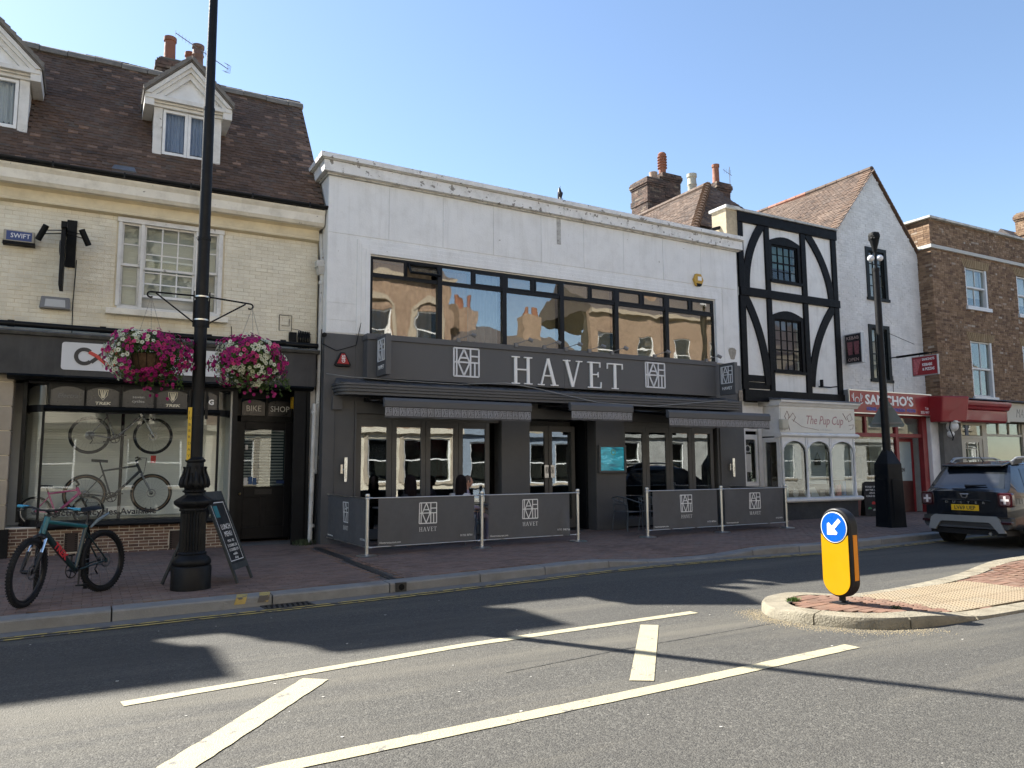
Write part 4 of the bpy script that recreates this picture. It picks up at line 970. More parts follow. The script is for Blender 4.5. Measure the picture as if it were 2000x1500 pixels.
for s in (-1, 1):
    mb = MB(); c = Vector((.07+s*.33, -.35, .74)); mb.cyl(c+Vector((-.06*s*-1*-1, -.05, .13)), c+Vector((.06*s, .05, -.12)), .052, 12); lm = mb.obj('lamp', M_BLACK_MATT, o, smooth=40)
    mb = MB(); mb.cyl((.07, -.25, .86), c+Vector((-.03*s, 0, .05)), .01, 6); mb.cyl((.07, -.25, .80), c+Vector((0, 0, -.02)), .01, 6); mb.obj('lamp_arm', M_BLACK_MATT, o)
def cable(name, label, pts, r=.009, m=None, sag=0, parent=None):
    P = [Vector(p) for p in pts]; mb = MB(); out = []
    for a, b in zip(P, P[1:]):
        for k in range(8): t = k/8; p = a.lerp(b, t); p.z -= sag*4*t*(1-t); out.append(p)
    out.append(P[-1]); mb.tube(out, r, 6); o = mb.obj(name, m or M_BLACK_MATT, parent)
    if label: tag(o, label, 'cable')
    return o
cable('cable', 'thin cable running down the cream wall past the floodlight', [(-.38, 15.78, 5.4), (-.40, 15.775, 4.6), (-.39, 15.78, 4.05)], .008)
cable('cable', 'thin cable down the cream wall at the right of the big sash window', [(2.33, 15.78, 4.4), (2.35, 15.78, 4.05)], .007)
o = thing('cable_box', 'black junction box with bundled cable loops at the right end of the cream wall', 'junction box', (3.62, 15.8, 4.05))
mb = MB(); mb.box(-.17, -.03, -.1, 0, .1, .32); mb.obj('box', M_BLACK_MATT, o)
mb = MB()
for k in range(7): mb.tube([(.02+k*.035, -.05, .36), (.0+k*.035, -.09, .2), (.03+k*.033, -.06, .02), (.05+k*.035, -.03, .2), (.02+k*.035, -.05, .36)], .012, 6)
mb.obj('cable_loop', M_BLACK_MATT, o)
mb = MB(); mb.tube([(3.25, 15.775, 4.72), (3.25, 15.775, 4.4), (3.5, 15.775, 4.4), (3.5, 15.775, 4.72), (3.25, 15.775, 4.72)], .008, 5); mb.tube([(3.3, 15.775, 4.5), (3.45, 15.775, 4.5), (3.45, 15.775, 4.65)], .006, 5); mb.tube([(3.5, 15.775, 4.45), (3.62, 15.77, 4.44), (3.9, 15.77, 4.36)], .006, 5); tag(mb.obj('wire_outline', mat('rusty_wire', (.12, .10, .08), .8, .2)), 'old rusted wire outline fixed to cream brick above the cable loops', 'wire')
# downpipes in the gap
for (x, y, zt, zb, r, lab, m) in ((4.06, 15.60, 5.6, 1.5, .05, 'white painted downpipe with hopper at the join of the cream and white buildings', M_PIPE_W), (3.93, 15.46, 2.9, .15, .045, 'lower peeling white downpipe between the black door pilaster and the restaurant', M_PIPE_W)):
    o = thing('downpipe', lab, 'downpipe', (x, y, 0))
    mb = MB(); mb.cyl((0, 0, zt), (-.04, 0, zb), r, 12)
    for z in (zb+.3, (zb+zt)/2, zt-.2): mb.cyl((-.01, 0, z), (-.01, 0, z+.06), r*1.3, 12)
    mb.obj('pipe', m, o, smooth=40)
    if zt > 5: mb = MB(); mb.hexa([(-.08, -.08, 5.6), (.08, -.08, 5.6), (.08, .08, 5.6), (-.08, .08, 5.6), (-.12, -.12, 5.75), (.12, -.12, 5.75), (.12, .1, 5.75), (-.12, .1, 5.75)]); mb.box(-.14, .14, -.13, .1, 5.75, 5.88); mb.cyl((0, 0, 5.88), (-.02, .15, 6.5), .045, 10); mb.obj('hopper', m, o)
cable('cable', 'bundle of loose black cables hanging down the gap beside the restaurant', [(3.99, 15.28, 4.4), (3.99, 15.27, 3.0), (3.97, 15.3, 1.6), (3.95, 15.32, .4)], .010)
# ================================================================ BICYCLES
M_TYRE = mat('tyre_rubber', (.010, .010, .011), .75, .2, vs=20)
M_TYRE_TAN = mat('tan_sidewall', (.20, .12, .07), .7, .2)
M_ALU = mat('alloy', (.35, .35, .36), .35, .05, metal=.9)
M_SPOKE = mat('spoke', (.22, .22, .22), .4, .05, metal=.8)
M_BIKEBLK = mat('bike_black', (.010, .010, .012), .35, .1)
def bicycle(name, label, loc, rz, r=.36, wb=1.05, tw=.02, tyre=None, rim=None, frame=None, frame2=None, fork=None, fork_w=.018, bars='flat', grip=None, steer=0, fat=1, disc=True, decal=None, saddle_h=.98, spokes=24, lean=0, group=None, parts_tyre2=None, hub=None, kid=False):
    o = thing(name, label, 'bicycle', loc, rz, group); o.rotation_euler = Euler((lean, 0, rz))
    tyre = tyre or M_TYRE; rim = rim or M_BIKEBLK; frame2 = frame2 or frame; fork = fork or frame; hub = hub or M_BIKEBLK
    ra = Vector((0, 0, r)); k = r/.36; fa = Vector((wb, 0, r))
    bb = Vector((.43*k, 0, r-.06*k)); st = Vector((.27*k, 0, r+.42*k)); sd = Vector((.22*k, 0, saddle_h*k)); hb = Vector((wb-.20*k, 0, r+.40*k)); ht = Vector((wb-.26*k, 0, r+.54*k)); crown = Vector((wb-.175*k, 0, r+.34*k))
    stem = ht+(ht-hb).normalized()*.07*k; bar = stem+Vector((.06*k, 0, .03*k))
    ax = (hb-fa); sdir = (ht-hb).normalized()
    Ms = Matrix.Translation(hb) @ Matrix.Rotation(steer, 4, sdir) @ Matrix.Translation(-hb)
    def wheel(c, M=None, nm='wheel'):
        w = bpy.data.objects.new(nm, None); link(w, o)
        def ob(mb, n2, m, **kw): x = mb.obj(n2, m, w, **kw); return x
        mb = MB(); mb.M = M; mb.ring(c, r-tw, tw, 'y', 48, 10)
        if fat > 1:
            for q in range(64):
                a = 2*math.pi*q/64
                for s in (-1, 0, 1):
                    p = Vector(c)+Vector((math.cos(a+s*.02)*(r-.004), s*tw*.55, math.sin(a+s*.02)*(r-.004))); d = .007
                    mb.box(p.x-d, p.x+d, p.y-d, p.y+d, p.z-d, p.z+d)
        ob(mb, 'tyre', tyre, smooth=50)
        if parts_tyre2:
            for s in (-1, 1): mb = MB(); mb.M = M; mb.ring(Vector(c)+Vector((0, s*tw*.72, 0)), r-tw*1.5, tw*.42, 'y', 48, 6); ob(mb, 'sidewall', parts_tyre2, smooth=50)
        mb = MB(); mb.M = M; mb.ring(c, r-tw*2.1, tw*.55, 'y', 48, 6, sq=1.2); ob(mb, 'rim', rim, smooth=50)
        mb = MB(); mb.M = M
        for q in range(spokes):
            a = 2*math.pi*q/spokes; b = a+(.28 if q % 2 else -.28); s = (1 if (q//2) % 2 else -1)*.028
            mb.cyl(Vector(c)+Vector((.02*math.cos(b), s, .02*math.sin(b))), Vector(c)+Vector(((r-tw*2.2)*math.cos(a), 0, (r-tw*2.2)*math.sin(a))), .0011, 3)
        ob(mb, 'spokes', M_SPOKE)
        mb = MB(); mb.M = M; mb.cyl(Vector(c)+Vector((0, -.05, 0)), Vector(c)+Vector((0, .05, 0)), .022, 12); mb.cyl(Vector(c)+Vector((0, -.07, 0)), Vector(c)+Vector((0, .07, 0)), .008, 8); ob(mb, 'hub', hub)
        if disc: mb = MB(); mb.M = M; mb.ring(Vector(c)+Vector((0, .045, 0)), .07, .012, 'y', 24, 4, sq=.12); mb.ring(Vector(c)+Vector((0, .045, 0)), .03, .01, 'y', 16, 4, sq=.12); ob(mb, 'brake_disc', M_ALU)
        return w
    wheel(ra); wheel(fa, Ms)
    tb = .021*fat
    mb = MB(); mb.tube([ht-sdir*.03, st], tb*.85, 10); mb.obj('top_tube', frame, o, smooth=50)
    mb = MB(); mb.tube([hb+sdir*.02, bb.lerp(hb, .5)+Vector((0, 0, 0)), bb], [tb*1.25, tb*1.2, tb], 10); dt = mb.obj('down_tube', frame2, o, smooth=50)
    mb = MB(); mb.tube([bb, st+(st-bb).normalized()*.03], tb*.8, 10); mb.obj('seat_tube', frame2, o, smooth=50)
    mb = MB(); mb.tube([hb-sdir*.02, ht+sdir*.02], tb*1.2, 12); mb.obj('head_tube', frame, o, smooth=50)
    for s in (-1, 1):
        mb = MB(); y = .062*s; mb.tube([bb+Vector((-.02, s*.03, 0)), ra+Vector((.12, y, -.01)), ra+Vector((0, y, 0))], [.013, .011, .009], 8); mb.obj('chainstay', frame2, o, smooth=50)
        mb = MB(); mb.tube([st.lerp(bb, .12)+Vector((0, s*.015, 0)), ra+Vector((0, y, 0))], [.010, .009], 8); mb.obj('seatstay', frame2, o, smooth=50)
        mb = MB(); mb.M = Ms; y = .06*s*(1+.3*(fat-1)); mid = crown.lerp(fa, .42); mb.tube([crown+Vector((0, y*.9, 0)), mid+Vector((0, y, 0))], fork_w*.85 if fat > 1 else fork_w, 10); mb.obj('fork_stanchion', M_CHROME if fat > 1 else fork, o, smooth=50)
        mb = MB(); mb.M = Ms; mb.tube([mid+Vector((0, y, 0)), fa+Vector((0, y, 0))], [fork_w*1.15, fork_w*.8], 10); mb.obj('fork_leg', fork, o, smooth=50)
    mb = MB(); mb.M = Ms; mb.tube([crown+Vector((0, -.065, 0)), crown+Vector((0, 0, .03)), crown+Vector((0, .065, 0))], fork_w*1.3, 8); mb.obj('fork_crown', fork, o, smooth=50)
    mb = MB(); mb.tube([st, sd-Vector((0, 0, .04))], .0135, 10); mb.obj('seat_post', M_BIKEBLK, o, smooth=50)
    mb = MB(); S0 = [(-.14, .075, .02), (-.10, .07, .03), (-.02, .05, .012), (.06, .025, .006), (.13, .018, .0)]
    mb.grid(lambda u, v: (sd.x+(-.14+.27*u)*k, (v-.5)*2*k*(.075*(1-u)**1.3+.02)*(1 if 0 < u < 1 else .6), sd.z+k*(.02*(1-u)-.05*(abs(v-.5)*2)**2.5)+.0), 12, 8); mb.grid(lambda u, v: (sd.x+(-.13+.25*u)*k, -(v-.5)*2*k*(.06*(1-u)**1.3+.012), sd.z-.04*k), 6, 2); mb.obj('saddle', M_BIKEBLK, o, smooth=60)
    mb = MB(); mb.M = Ms; mb.tube([ht+sdir*.02, stem, bar], .016, 8); mb.obj('stem', M_BIKEBLK, o, smooth=50)
    hwid = (.34 if bars == 'flat' else .21)*(.8 if kid else 1)
    mb = MB(); mb.M = Ms
    if bars == 'flat':
        P = [bar+Vector((-.05, -hwid, .03)), bar+Vector((-.01, -.16, .025)), bar+Vector((0, -.06, 0)), bar+Vector((0, .06, 0)), bar+Vector((-.01, .16, .025)), bar+Vector((-.05, hwid, .03))]
        if kid: P = [p+Vector((-.05*(abs(p.y) > .1), 0, .06*(abs(p.y) > .1))) for p in P]
        mb.tube(P, .012, 8)
    else:
        for s in (-1, 1): mb.tube([bar, bar+Vector((0, s*.2, 0)), bar+Vector((.08, s*.21, 0)), bar+Vector((.11, s*.21, -.05)), bar+Vector((.07, s*.21, -.12)), bar+Vector((-.02, s*.21, -.13))], .013, 8)
    mb.obj('handlebar', M_BIKEBLK, o, smooth=50)
    if bars == 'flat':
        for s in (-1, 1):
            mb = MB(); mb.M = Ms; a = bar+Vector((-.05-(.05 if kid else 0), s*hwid, .03+(.06 if kid else 0))); b = bar+Vector((-.03-(.05 if kid else 0), s*(hwid-.13), .03+(.06 if kid else 0))); mb.tube([a, b], .017, 10); mb.obj('grip', grip or M_BIKEBLK, o, smooth=50)
            mb = MB(); mb.M = Ms; mb.tube([b+Vector((.01, 0, -.01)), b+Vector((.05, s*.02, -.03)), b+Vector((.05, s*.09, -.045))], .006, 6); mb.obj('brake_lever', M_BIKEBLK, o)
            if not kid:
                mb = MB(); mb.M = Ms; mb.tube([b+Vector((.02, 0, 0)), bar+Vector((.12, s*.05, .02)), hb+Vector((.07, s*.02, .05)), crown+Vector((.0, s*.03, -.1))], .003, 5); mb.obj('brake_cable', M_BIKEBLK, o)
    # drivetrain on the right side (-y)
    mb = MB(); mb.ring(bb+Vector((0, -.05, 0)), .085*k, .008, 'y', 32, 6, sq=.4)
    for q in range(5): a = q*1.257; mb.box(bb.x-.004, bb.x+.004, -.054, -.046, bb.z-.004, bb.z+.004) if 0 else mb.cyl(bb+Vector((0, -.05, 0)), bb+Vector((.08*k*math.cos(a), -.05, .08*k*math.sin(a))), .007, 5)
    mb.cyl(bb+Vector((0, -.06, 0)), bb+Vector((0, .05, 0)), .022, 10); mb.obj('chainring', M_BIKEBLK, o)
    ca = Vector((.15, 0, .06)) if not fat > 1 else Vector((.03, 0, -.165))
    for s in (-1, 1):
        mb = MB(); e = bb+Vector((0, s*.07, 0))+ca*(-s if not fat > 1 else s)*k; mb.tube([bb+Vector((0, s*.065, 0)), e], [.014, .009], 8); cr = mb.obj('crank', M_BIKEBLK, o)
        mb = MB(); mb.box(e.x-.045, e.x+.045, e.y, e.y+s*.09, e.z-.009, e.z+.009); mb.obj('pedal', M_BIKEBLK, o)
    mb = MB()
    for q in range(5): mb.ring(ra+Vector((0, -.035-.006*q, 0)), .055-.007*q, .004, 'y', 20, 4, sq=.5)
    mb.obj('cassette', M_ALU, o)
    mb = MB(); mb.tube([ra+Vector((.02, -.05, -.03)), ra+Vector((.05, -.06, -.10)), ra+Vector((.01, -.06, -.16))], .010, 6); mb.obj('derailleur', M_BIKEBLK, o)
    mb = MB(); mb.tube([bb+Vector((0, -.05, .085*k)), ra+Vector((0, -.045, .045))], .004, 4); mb.tube([bb+Vector((0, -.05, -.085*k)), ra+Vector((.02, -.055, -.15))], .004, 4); mb.obj('chain', M_SPOKE, o)
    if decal:
        body, dm, h = decal; d = (hb-bb); ang = math.atan2(d.z, d.x)
        for s in (1,):
            t = text(body, 0, 0, 0, h, dm, o, name='frame_lettering', ext=.001, align='CENTER', bold=.003)
            side = Vector((0, s, 0)); X = -d.normalized() if s > 0 else d.normalized(); Y = Vector((0, 0, 0)); Zup = Vector((-X.z, 0, X.x)); Zup = -Zup if Zup.z < 0 else Zup
            mid = bb.lerp(hb, .52)+side*(tb*1.27)
            t.matrix_local = Matrix.Translation(mid-Zup*h*.5) @ Matrix((X, -side, Zup)).transposed().to_4x4()
    return o
f = Vector((-.65, -.76, 0)).normalized(); fr = Vector((.21, 10.80, .12)); rzb = math.atan2(f.y, f.x)
M_TEAL = mat('teal_frame', (.02, .13, .15), .35, .1, coat=.5); M_DKTEAL = mat('dark_teal_frame', (.012, .03, .034), .35, .2, coat=.5); M_REDLET = mat('red_letter', (.6, .04, .05), .5, .02); M_BLUEGRIP = mat('blue_grip', (.06, .3, .48), .6, .05)
mtb = bicycle('mountain_bike', 'teal and black mountain bike with blue grips locked to a stand on the pavement', fr, rzb, r=.368, wb=1.13, tw=.029, fat=1.35, frame=M_TEAL, frame2=M_DKTEAL, fork=M_BIKEBLK, fork_w=.021, grip=M_BLUEGRIP, steer=.30, decal=('TREK', M_REDLET, .075), saddle_h=1.0, spokes=32, lean=.05)
# mudguard stub
mb = MB(); mb.tube([(.20, 0, .78), (.08, 0, .86), (-.10, 0, .93)], [.012, .02, .016], 8); mb.obj('mudguard', mat('smoked_plastic', (.2, .25, .27), .3, .1), mtb)
bicycle('display_bike', 'silver road bike hung upper in the shop window before white slats', (-.02, 16.15, 1.89), 0, r=.345, wb=1.06, tw=.021, frame=mat('silver_frame', (.5, .51, .52), .3, .05, metal=.5), frame2=mat('grey_frame', (.22, .22, .23), .3, .05), fork=MATS['silver_frame'], bars='drop', saddle_h=.9, group='bicycles displayed in the shop window')
bicycle('display_bike', 'dark grey bike with tan tyre walls hung lower in the shop window', (-.05, 16.12, .80), R(-1), r=.36, wb=1.10, tw=.026, frame=mat('charcoal_frame', (.05, .052, .055), .4, .05), fork=mat('grey_fork', (.25, .25, .26), .4, .05), parts_tyre2=M_TYRE_TAN, saddle_h=.98, group='bicycles displayed in the shop window')
bicycle('display_bike', 'small pink child bike low at the left of the shop window', (-.80, 15.98, .62), R(4), r=.26, wb=.82, tw=.022, frame=mat('pink_frame', (.62, .12, .28), .35, .05), fork=M_BIKEBLK, rim=M_ALU, saddle_h=.98, kid=True, disc=False, group='bicycles displayed in the shop window')
mb = MB(); mb.box(1.0, 1.09, 15.9, 15.905, 1.72, 1.86); tag(mb.obj('price_tag', MATS['sign_red']), 'red price tag hung from the lower display bike handlebar', 'price tag')
# sheffield stand
o = thing('bike_stand', 'dark steel hoop bike stand behind the teal mountain bike', 'bike stand', (0, 0, .12))
a = Vector((-.48, 10.72, 0)); b = Vector((.03, 11.15, 0)); mb = MB(); H = .78
P = [a, a+Vector((0, 0, H-.12)), a.lerp(b, .04)+Vector((0, 0, H-.04)), a.lerp(b, .12)+Vector((0, 0, H)), a.lerp(b, .88)+Vector((0, 0, H)), a.lerp(b, .96)+Vector((0, 0, H-.04)), b+Vector((0, 0, H-.12)), b]
mb.tube(P, .028, 12); mb.obj('hoop', M_BLACK_MATT, o, smooth=60)
# ================================================================ WHITE AND GREY RESTAURANT BUILDING
HV = thing('restaurant_building', 'white rendered two storey restaurant with dark grey ground floor and ribbon window', 'building')
HY = 15.3
M_GREY = mat('charcoal_paint', (.095, .096, .098), .55, .08, vs=1.2, bump=.12, bs=30, dirt=.25, dirtcol=(.085, .083, .08), dirt_s=1.5, streak=.25)
M_GREY2 = mat('charcoal_smooth', (.10, .102, .106), .45, .08, vs=.8, dirt=.3, dirtcol=(.09, .09, .088), dirt_s=.8)
M_FRAME = mat('anthracite_frame', (.010, .012, .015), .4, .1, dirt=.15, dirtcol=(.03, .03, .03), spec=.2)
M_DOORFR = mat('bifold_frame', (.10, .098, .094), .5, .08, dirt=.2, dirtcol=(.09, .09, .085))
M_LOGO = mat('logo_grey', (.72, .73, .74), .4, .05)
M_BIGGLASS = glass('ribbon_glass', (.9, .88, .8), .11, wob=.006, wobs=.9)
M_DOORGLASS = glass('door_glass_dark', (.7, .75, .75), .12, wob=.0012, wobs=1.5)
M_OLIVE = mat('olive_blind', (.30, .265, .18), .8, .08, vs=8)
W0, W1, WZ0, WZ1 = 5.0, 14.6, 4.40, 6.06
mb = MB(); wall_boxes(mb, 4.08, 15.5, 4.34, 7.75, HY+.01, HY+.35, [(W0, W1, WZ0-.2, WZ1)])
mb.box(4.08, 4.4, HY+.35, 21, .1, 7.7); mb.box(15.2, 15.5, HY+.35, 21, .1, 7.7); mb.box(4.4, 15.2, HY+.35, 21, 7.5, 7.7); mb.box(4.08, 15.5, 21, 21.3, .1, 7.7)
mb.obj('wall', M_WHITE_RENDER, HV)
jx = [4.08, 5.39, 6.65, 7.91, 9.19, 10.41, 11.62, 12.89, 14.19, 15.5]
for a, b in zip(jx, jx[1:]):
    mb = MB(); g = .004; mb.box(a+g, b-g, HY-.004+random.uniform(-.002, .002), HY+.02, 6.455, 7.64); mb.obj('render_panel', M_WHITE_RENDER, HV, bevel=.002)
for a, b, zs in ((4.08, 4.72, (4.36, 4.62, 4.98, 6.445)), (14.93, 15.5, (4.05, 6.445))):
    for z0, z1 in zip(zs, zs[1:]): mb = MB(); mb.box(a+.003, b-.003, HY-.003+random.uniform(-.002, .001), HY+.02, z0+.003, z1-.003); mb.obj('render_panel', M_WHITE_RENDER, HV, bevel=.002)
# lead strip stain (vertical strip)
mb = MB(); mb.box(9.63, 9.74, HY-.014, HY-.006, 6.95, 7.6); mb.obj('vertical_strip', mat('stained_strip', (.5, .49, .46), .8, .2, vs=6, dirt=.9, dirtcol=(.2, .19, .17), dirt_s=9), HV)
# architrave steps
for k, (e, d) in enumerate(((.30, .03), (.21, .045), (.12, .06))):
    x0, x1, z1 = W0-e, W1+e, WZ1+e*1.05; w = .10
    mb = MB(); mb.box(x0, x1, HY-d, HY+.02, z1-w, z1); mb.box(x0, x0+w, HY-d, HY+.02, 4.36, z1-w); mb.box(x1-w, x1, HY-d, HY+.02, 4.36, z1-w); mb.obj('architrave', M_WHITE_RENDER, HV, bevel=.005)
# cornice with left return
def cz(x): return -.0115*(x-4)
def corn(name, yo, xo, za, zb, m):
    """box of projection yo in front, xo at the left end"""
    seg = [4.08-xo, 9.75, 15.5+min(xo, .12)]
    for i, (a, b) in enumerate(zip(seg, seg[1:])):
        g = .006 if i else 0
        mb = MB(); P = [(a+g, HY-yo), (b, HY-yo), (b, HY+1.2), (a+g, HY+1.2)]
        mb.hexa([(x, y, za+cz(x)) for x, y in P]+[(x, y, zb+cz(x)) for x, y in P]); mb.obj(name, m, HV, bevel=.006)
M_CORN = mat('cornice_paint', (.84, .83, .80), .75, .05, vs=2, bump=.4, dirt=.5, dirtcol=(.36, .34, .30), dirt_s=3.2, flake=.41, flakecol=(.28, .26, .23))
corn('cornice_bed', .06, .05, 7.66, 7.70, M_COPING); corn('cornice_fascia', .15, .14, 7.70, 7.93, M_CORN); corn('cornice_fillet', .19, .18, 7.93, 7.955, M_COPING); corn('coping', .23, .22, 7.955, 8.06, M_CORN)
# rain grime lip
# ribbon window
rw = thing('ribbon_window', None, None); rw.parent = HV
mb = MB(); yf = HY+.02
mb.box(W0, W1, yf-.02, yf+.06, WZ1-.055, WZ1); mb.box(W0, W0+.05, yf-.02, yf+.06, 4.2, WZ1-.055); mb.box(W1-.05, W1, yf-.02, yf+.06, 4.2, WZ1-.055); mb.box(W0+.05, W1-.05, yf-.015, yf+.06, 5.62, 5.70); mb.obj('frame', M_FRAME, rw, bevel=.004)
ML = [5.0, 6.58, 8.19, 9.75, 11.36, 12.97, 14.6]
for m in ML[1:-1]: mb = MB(); mb.box(m-.055, m+.055, yf-.035, yf+.07, 4.2, WZ1-.055); mb.obj('mullion', M_FRAME, rw, bevel=.004)
for i, (a, b) in enumerate(zip(ML, ML[1:])):
    a2, b2 = a+.055, b-.055; c = (a+b)/2
    mb = MB(); t = random.uniform(-.003, .003); t2 = random.uniform(-.004, .004); mb.hexa([(a2, yf+.02+t, 4.2), (b2, yf+.02-t, 4.2), (b2, yf+.026-t, 4.2), (a2, yf+.026+t, 4.2), (a2, yf+.02+t+t2, 5.62), (b2, yf+.02-t+t2, 5.62), (b2, yf+.026-t+t2, 5.62), (a2, yf+.026+t+t2, 5.62)]); mb.obj('pane', M_BIGGLASS, rw)
    mb = MB(); mb.box(c-.035, c+.035, yf-.02, yf+.06, 5.70, WZ1-.055); mb.obj('upper_bar', M_FRAME, rw)
    for k, (p, q) in enumerate(((a2, c-.035), (c+.035, b2))):
        op = (i == 0 and k == 1)
        mb = MB(); z0, z1 = 5.70, WZ1-.055
        if op:
            mb.M = Matrix.Translation((0, yf-.02, z1)) @ Matrix.Rotation(R(-38), 4, 'X') @ Matrix.Translation((0, -yf+.02, -z1))
        elif (i+k) % 2: pass
        fr = .035
        if op or k == 1 or i in (2, 4, 5):
            m2 = MB(); m2.M = mb.M; m2.box(p, q, yf-.03, yf+.02, z1-fr, z1); m2.box(p, q, yf-.03, yf+.02, z0, z0+fr); m2.box(p, p+fr, yf-.03, yf+.02, z0+fr, z1-fr); m2.box(q-fr, q, yf-.03, yf+.02, z0+fr, z1-fr); m2.obj('vent_frame', M_FRAME, rw)
        mb.box(p+.01, q-.01, yf+.0, yf+.006, z0+.01, z1-.01); mb.obj('upper_pane', M_BIGGLASS, rw)
mb = MB(); mb.box(4.95, 14.65, yf+.9, yf+.93, 4.1, 6.2); mb.obj('backing', M_ROOM, rw)
for i, (a, b) in enumerate(zip(ML, ML[1:])):
    if i == 0: curtain('curtain', a+.1, b-.1, yf+.22, 4.2, 6.0, mat('brown_net', (.25, .2, .15), .9, .1), rw, amp=.03, folds=7)
    elif i == 1: curtain('curtain', a+.1, a+.95, yf+.22, 4.2, 6.0, MATS['brown_net'], rw, amp=.03, folds=5); curtain('curtain', a+.75, b-.1, yf+.18, 4.2, 6.0, mat('blue_net', (.16, .22, .30), .9, .1), rw, amp=.03, folds=5)
    else: mb = MB(); mb.box(a+.08, b-.08, yf+.16, yf+.17, 4.2+(.0), 6.02); mb.obj('roller_blind', M_OLIVE, rw)
# fascia sign
fs = thing('fascia_sign', None, None); fs.parent = HV
mb = MB(); mb.box(4.86, 9.6, 15.0, HY, 3.43, 4.22); mb.box(9.604, 14.32, 15.0, HY, 3.43, 4.22); mb.obj('board', M_GREY2, fs, bevel=.004)
mb = MB(); mb.box(4.84, 14.34, 14.965, HY, 4.22, 4.34); mb.obj('top_trim', M_GREY2, fs, bevel=.006)
serif_word('HAVET', 8.19, 11.27, 3.47, .62, 14.999, M_LETTER_W, fs, d=.035, sep=True)
for x0 in (6.78, 11.98):
    mb = MB(); logo(mb, x0, 3.57, .60, .61, .035, 14.998, .02); mb.obj('logo_emblem', M_LOGO, fs)
for i, x in enumerate((7.14, 8.56, 9.30, 9.89, 10.55, 11.21, 12.52, 14.22)):
    o = thing('picture_light', None, None); o.parent = fs
    mb = MB(); mb.box(x-.30, x-.22, 14.93, 14.99, 4.30, 4.39); mb.cyl((x-.26, 14.95, 4.37), (x-.03, 14.76, 4.46), .009, 6); mb.obj('arm', M_GREYBOX, o)
    mb = MB(); mb.cyl((x-.045, 14.77, 4.47), (x+.045, 14.73, 4.42), .042, 10); mb.obj('lamp_head', M_GREYBOX, o)
def blade(label, x, y0, y1, face):
    o = thing('blade_sign', label, 'projecting sign', (x, y0, 3.45), 0, 'projecting signs at the ends of the fascia')
    w = y0-y1; mb = MB(); mb.box(-.0, .11, -w, 0, 0, .82); mb.obj('case', M_GREY2, o, bevel=.008)
    fn = lambda p: (-.004+(p[1])*1, -(p[0]), p[2])
    mb = MB(); n0 = len(mb.v)
    # face on the left side (-x): map local x -> -y
    mb.M = Matrix(((0, 1, 0, 0), (-1, 0, 0, 0), (0, 0, 1, 0), (0, 0, 0, 1)))
    logo(mb, w*.14, .30, w*.72, .43, .022, 0, .012); mb.obj('logo_emblem', M_LOGO, o)
    text('HAVET', -.003, .13, -w/2, .085, M_LETTER_W, o, align='CENTER', ext=.003, rz=R(-90)).location = (0, 0, 0)
    return o
# text on a -x facing side: rotate -90 about z so that its front looks to -x
blade('slim grey blade sign at the left end of the fascia', 5.05, 14.97, 14.42, 0)
blade('grey blade sign with logo and lettering at the right end of the fascia', 14.40, 14.97, 14.42, 0)
for x in (5.1, 14.45):
    pass
# canopy with ribbed rounded edge
cp = thing('canopy', None, None); cp.parent = HV
def canopy_band(za, zb, out, m, nm):
    x0, x1 = 4.24, 14.95; y = 14.78-out; r = .28; mb = MB(); P = [(x1, HY), (x0-out, HY), (x0-out, y+r)]
    for k in range(1, 9): a = R(90*k/8); P.append((x0-out+r-r*math.cos(a), y+r-r*math.sin(a)))
    P += [(x1-.02, y), (x1, y+.02)]
    mb.prism([(p[0], p[1], za) for p in P], (0, 0, zb-za)); return mb.obj(nm, m, cp, bevel=.006)
canopy_band(3.06, 3.12, -.03, M_GREY2, 'rib'); canopy_band(3.124, 3.18, .0, M_GREY2, 'rib'); canopy_band(3.184, 3.24, .02, M_GREY2, 'rib'); canopy_band(3.244, 3.29, .035, M_GREY2, 'rib')
mb = MB(); mb.hexa([(4.26, 14.78, 3.292), (14.9, 14.78, 3.292), (14.9, HY, 3.30), (4.26, HY, 3.30), (4.3, 14.82, 3.31), (14.9, 14.82, 3.31), (14.9, 15.25, 3.42), (4.3, 15.25, 3.42)]); mb.obj('lead_top', mat('streaked_lead', (.085, .088, .095), .55, .15, dirt=.5, dirtcol=(.3, .3, .29), dirt_s=6), cp)
for k in range(22): mb = MB(); x = 4.8+k*.46; mb.hexa([(x, 14.80, 3.31), (x+.02, 14.80, 3.31), (x+.02, 15.24, 3.42), (x, 15.24, 3.42), (x, 14.80, 3.325), (x+.02, 14.80, 3.325), (x+.02, 15.24, 3.435), (x, 15.24, 3.435)]); mb.obj('lead_roll', MATS['streaked_lead'], cp)
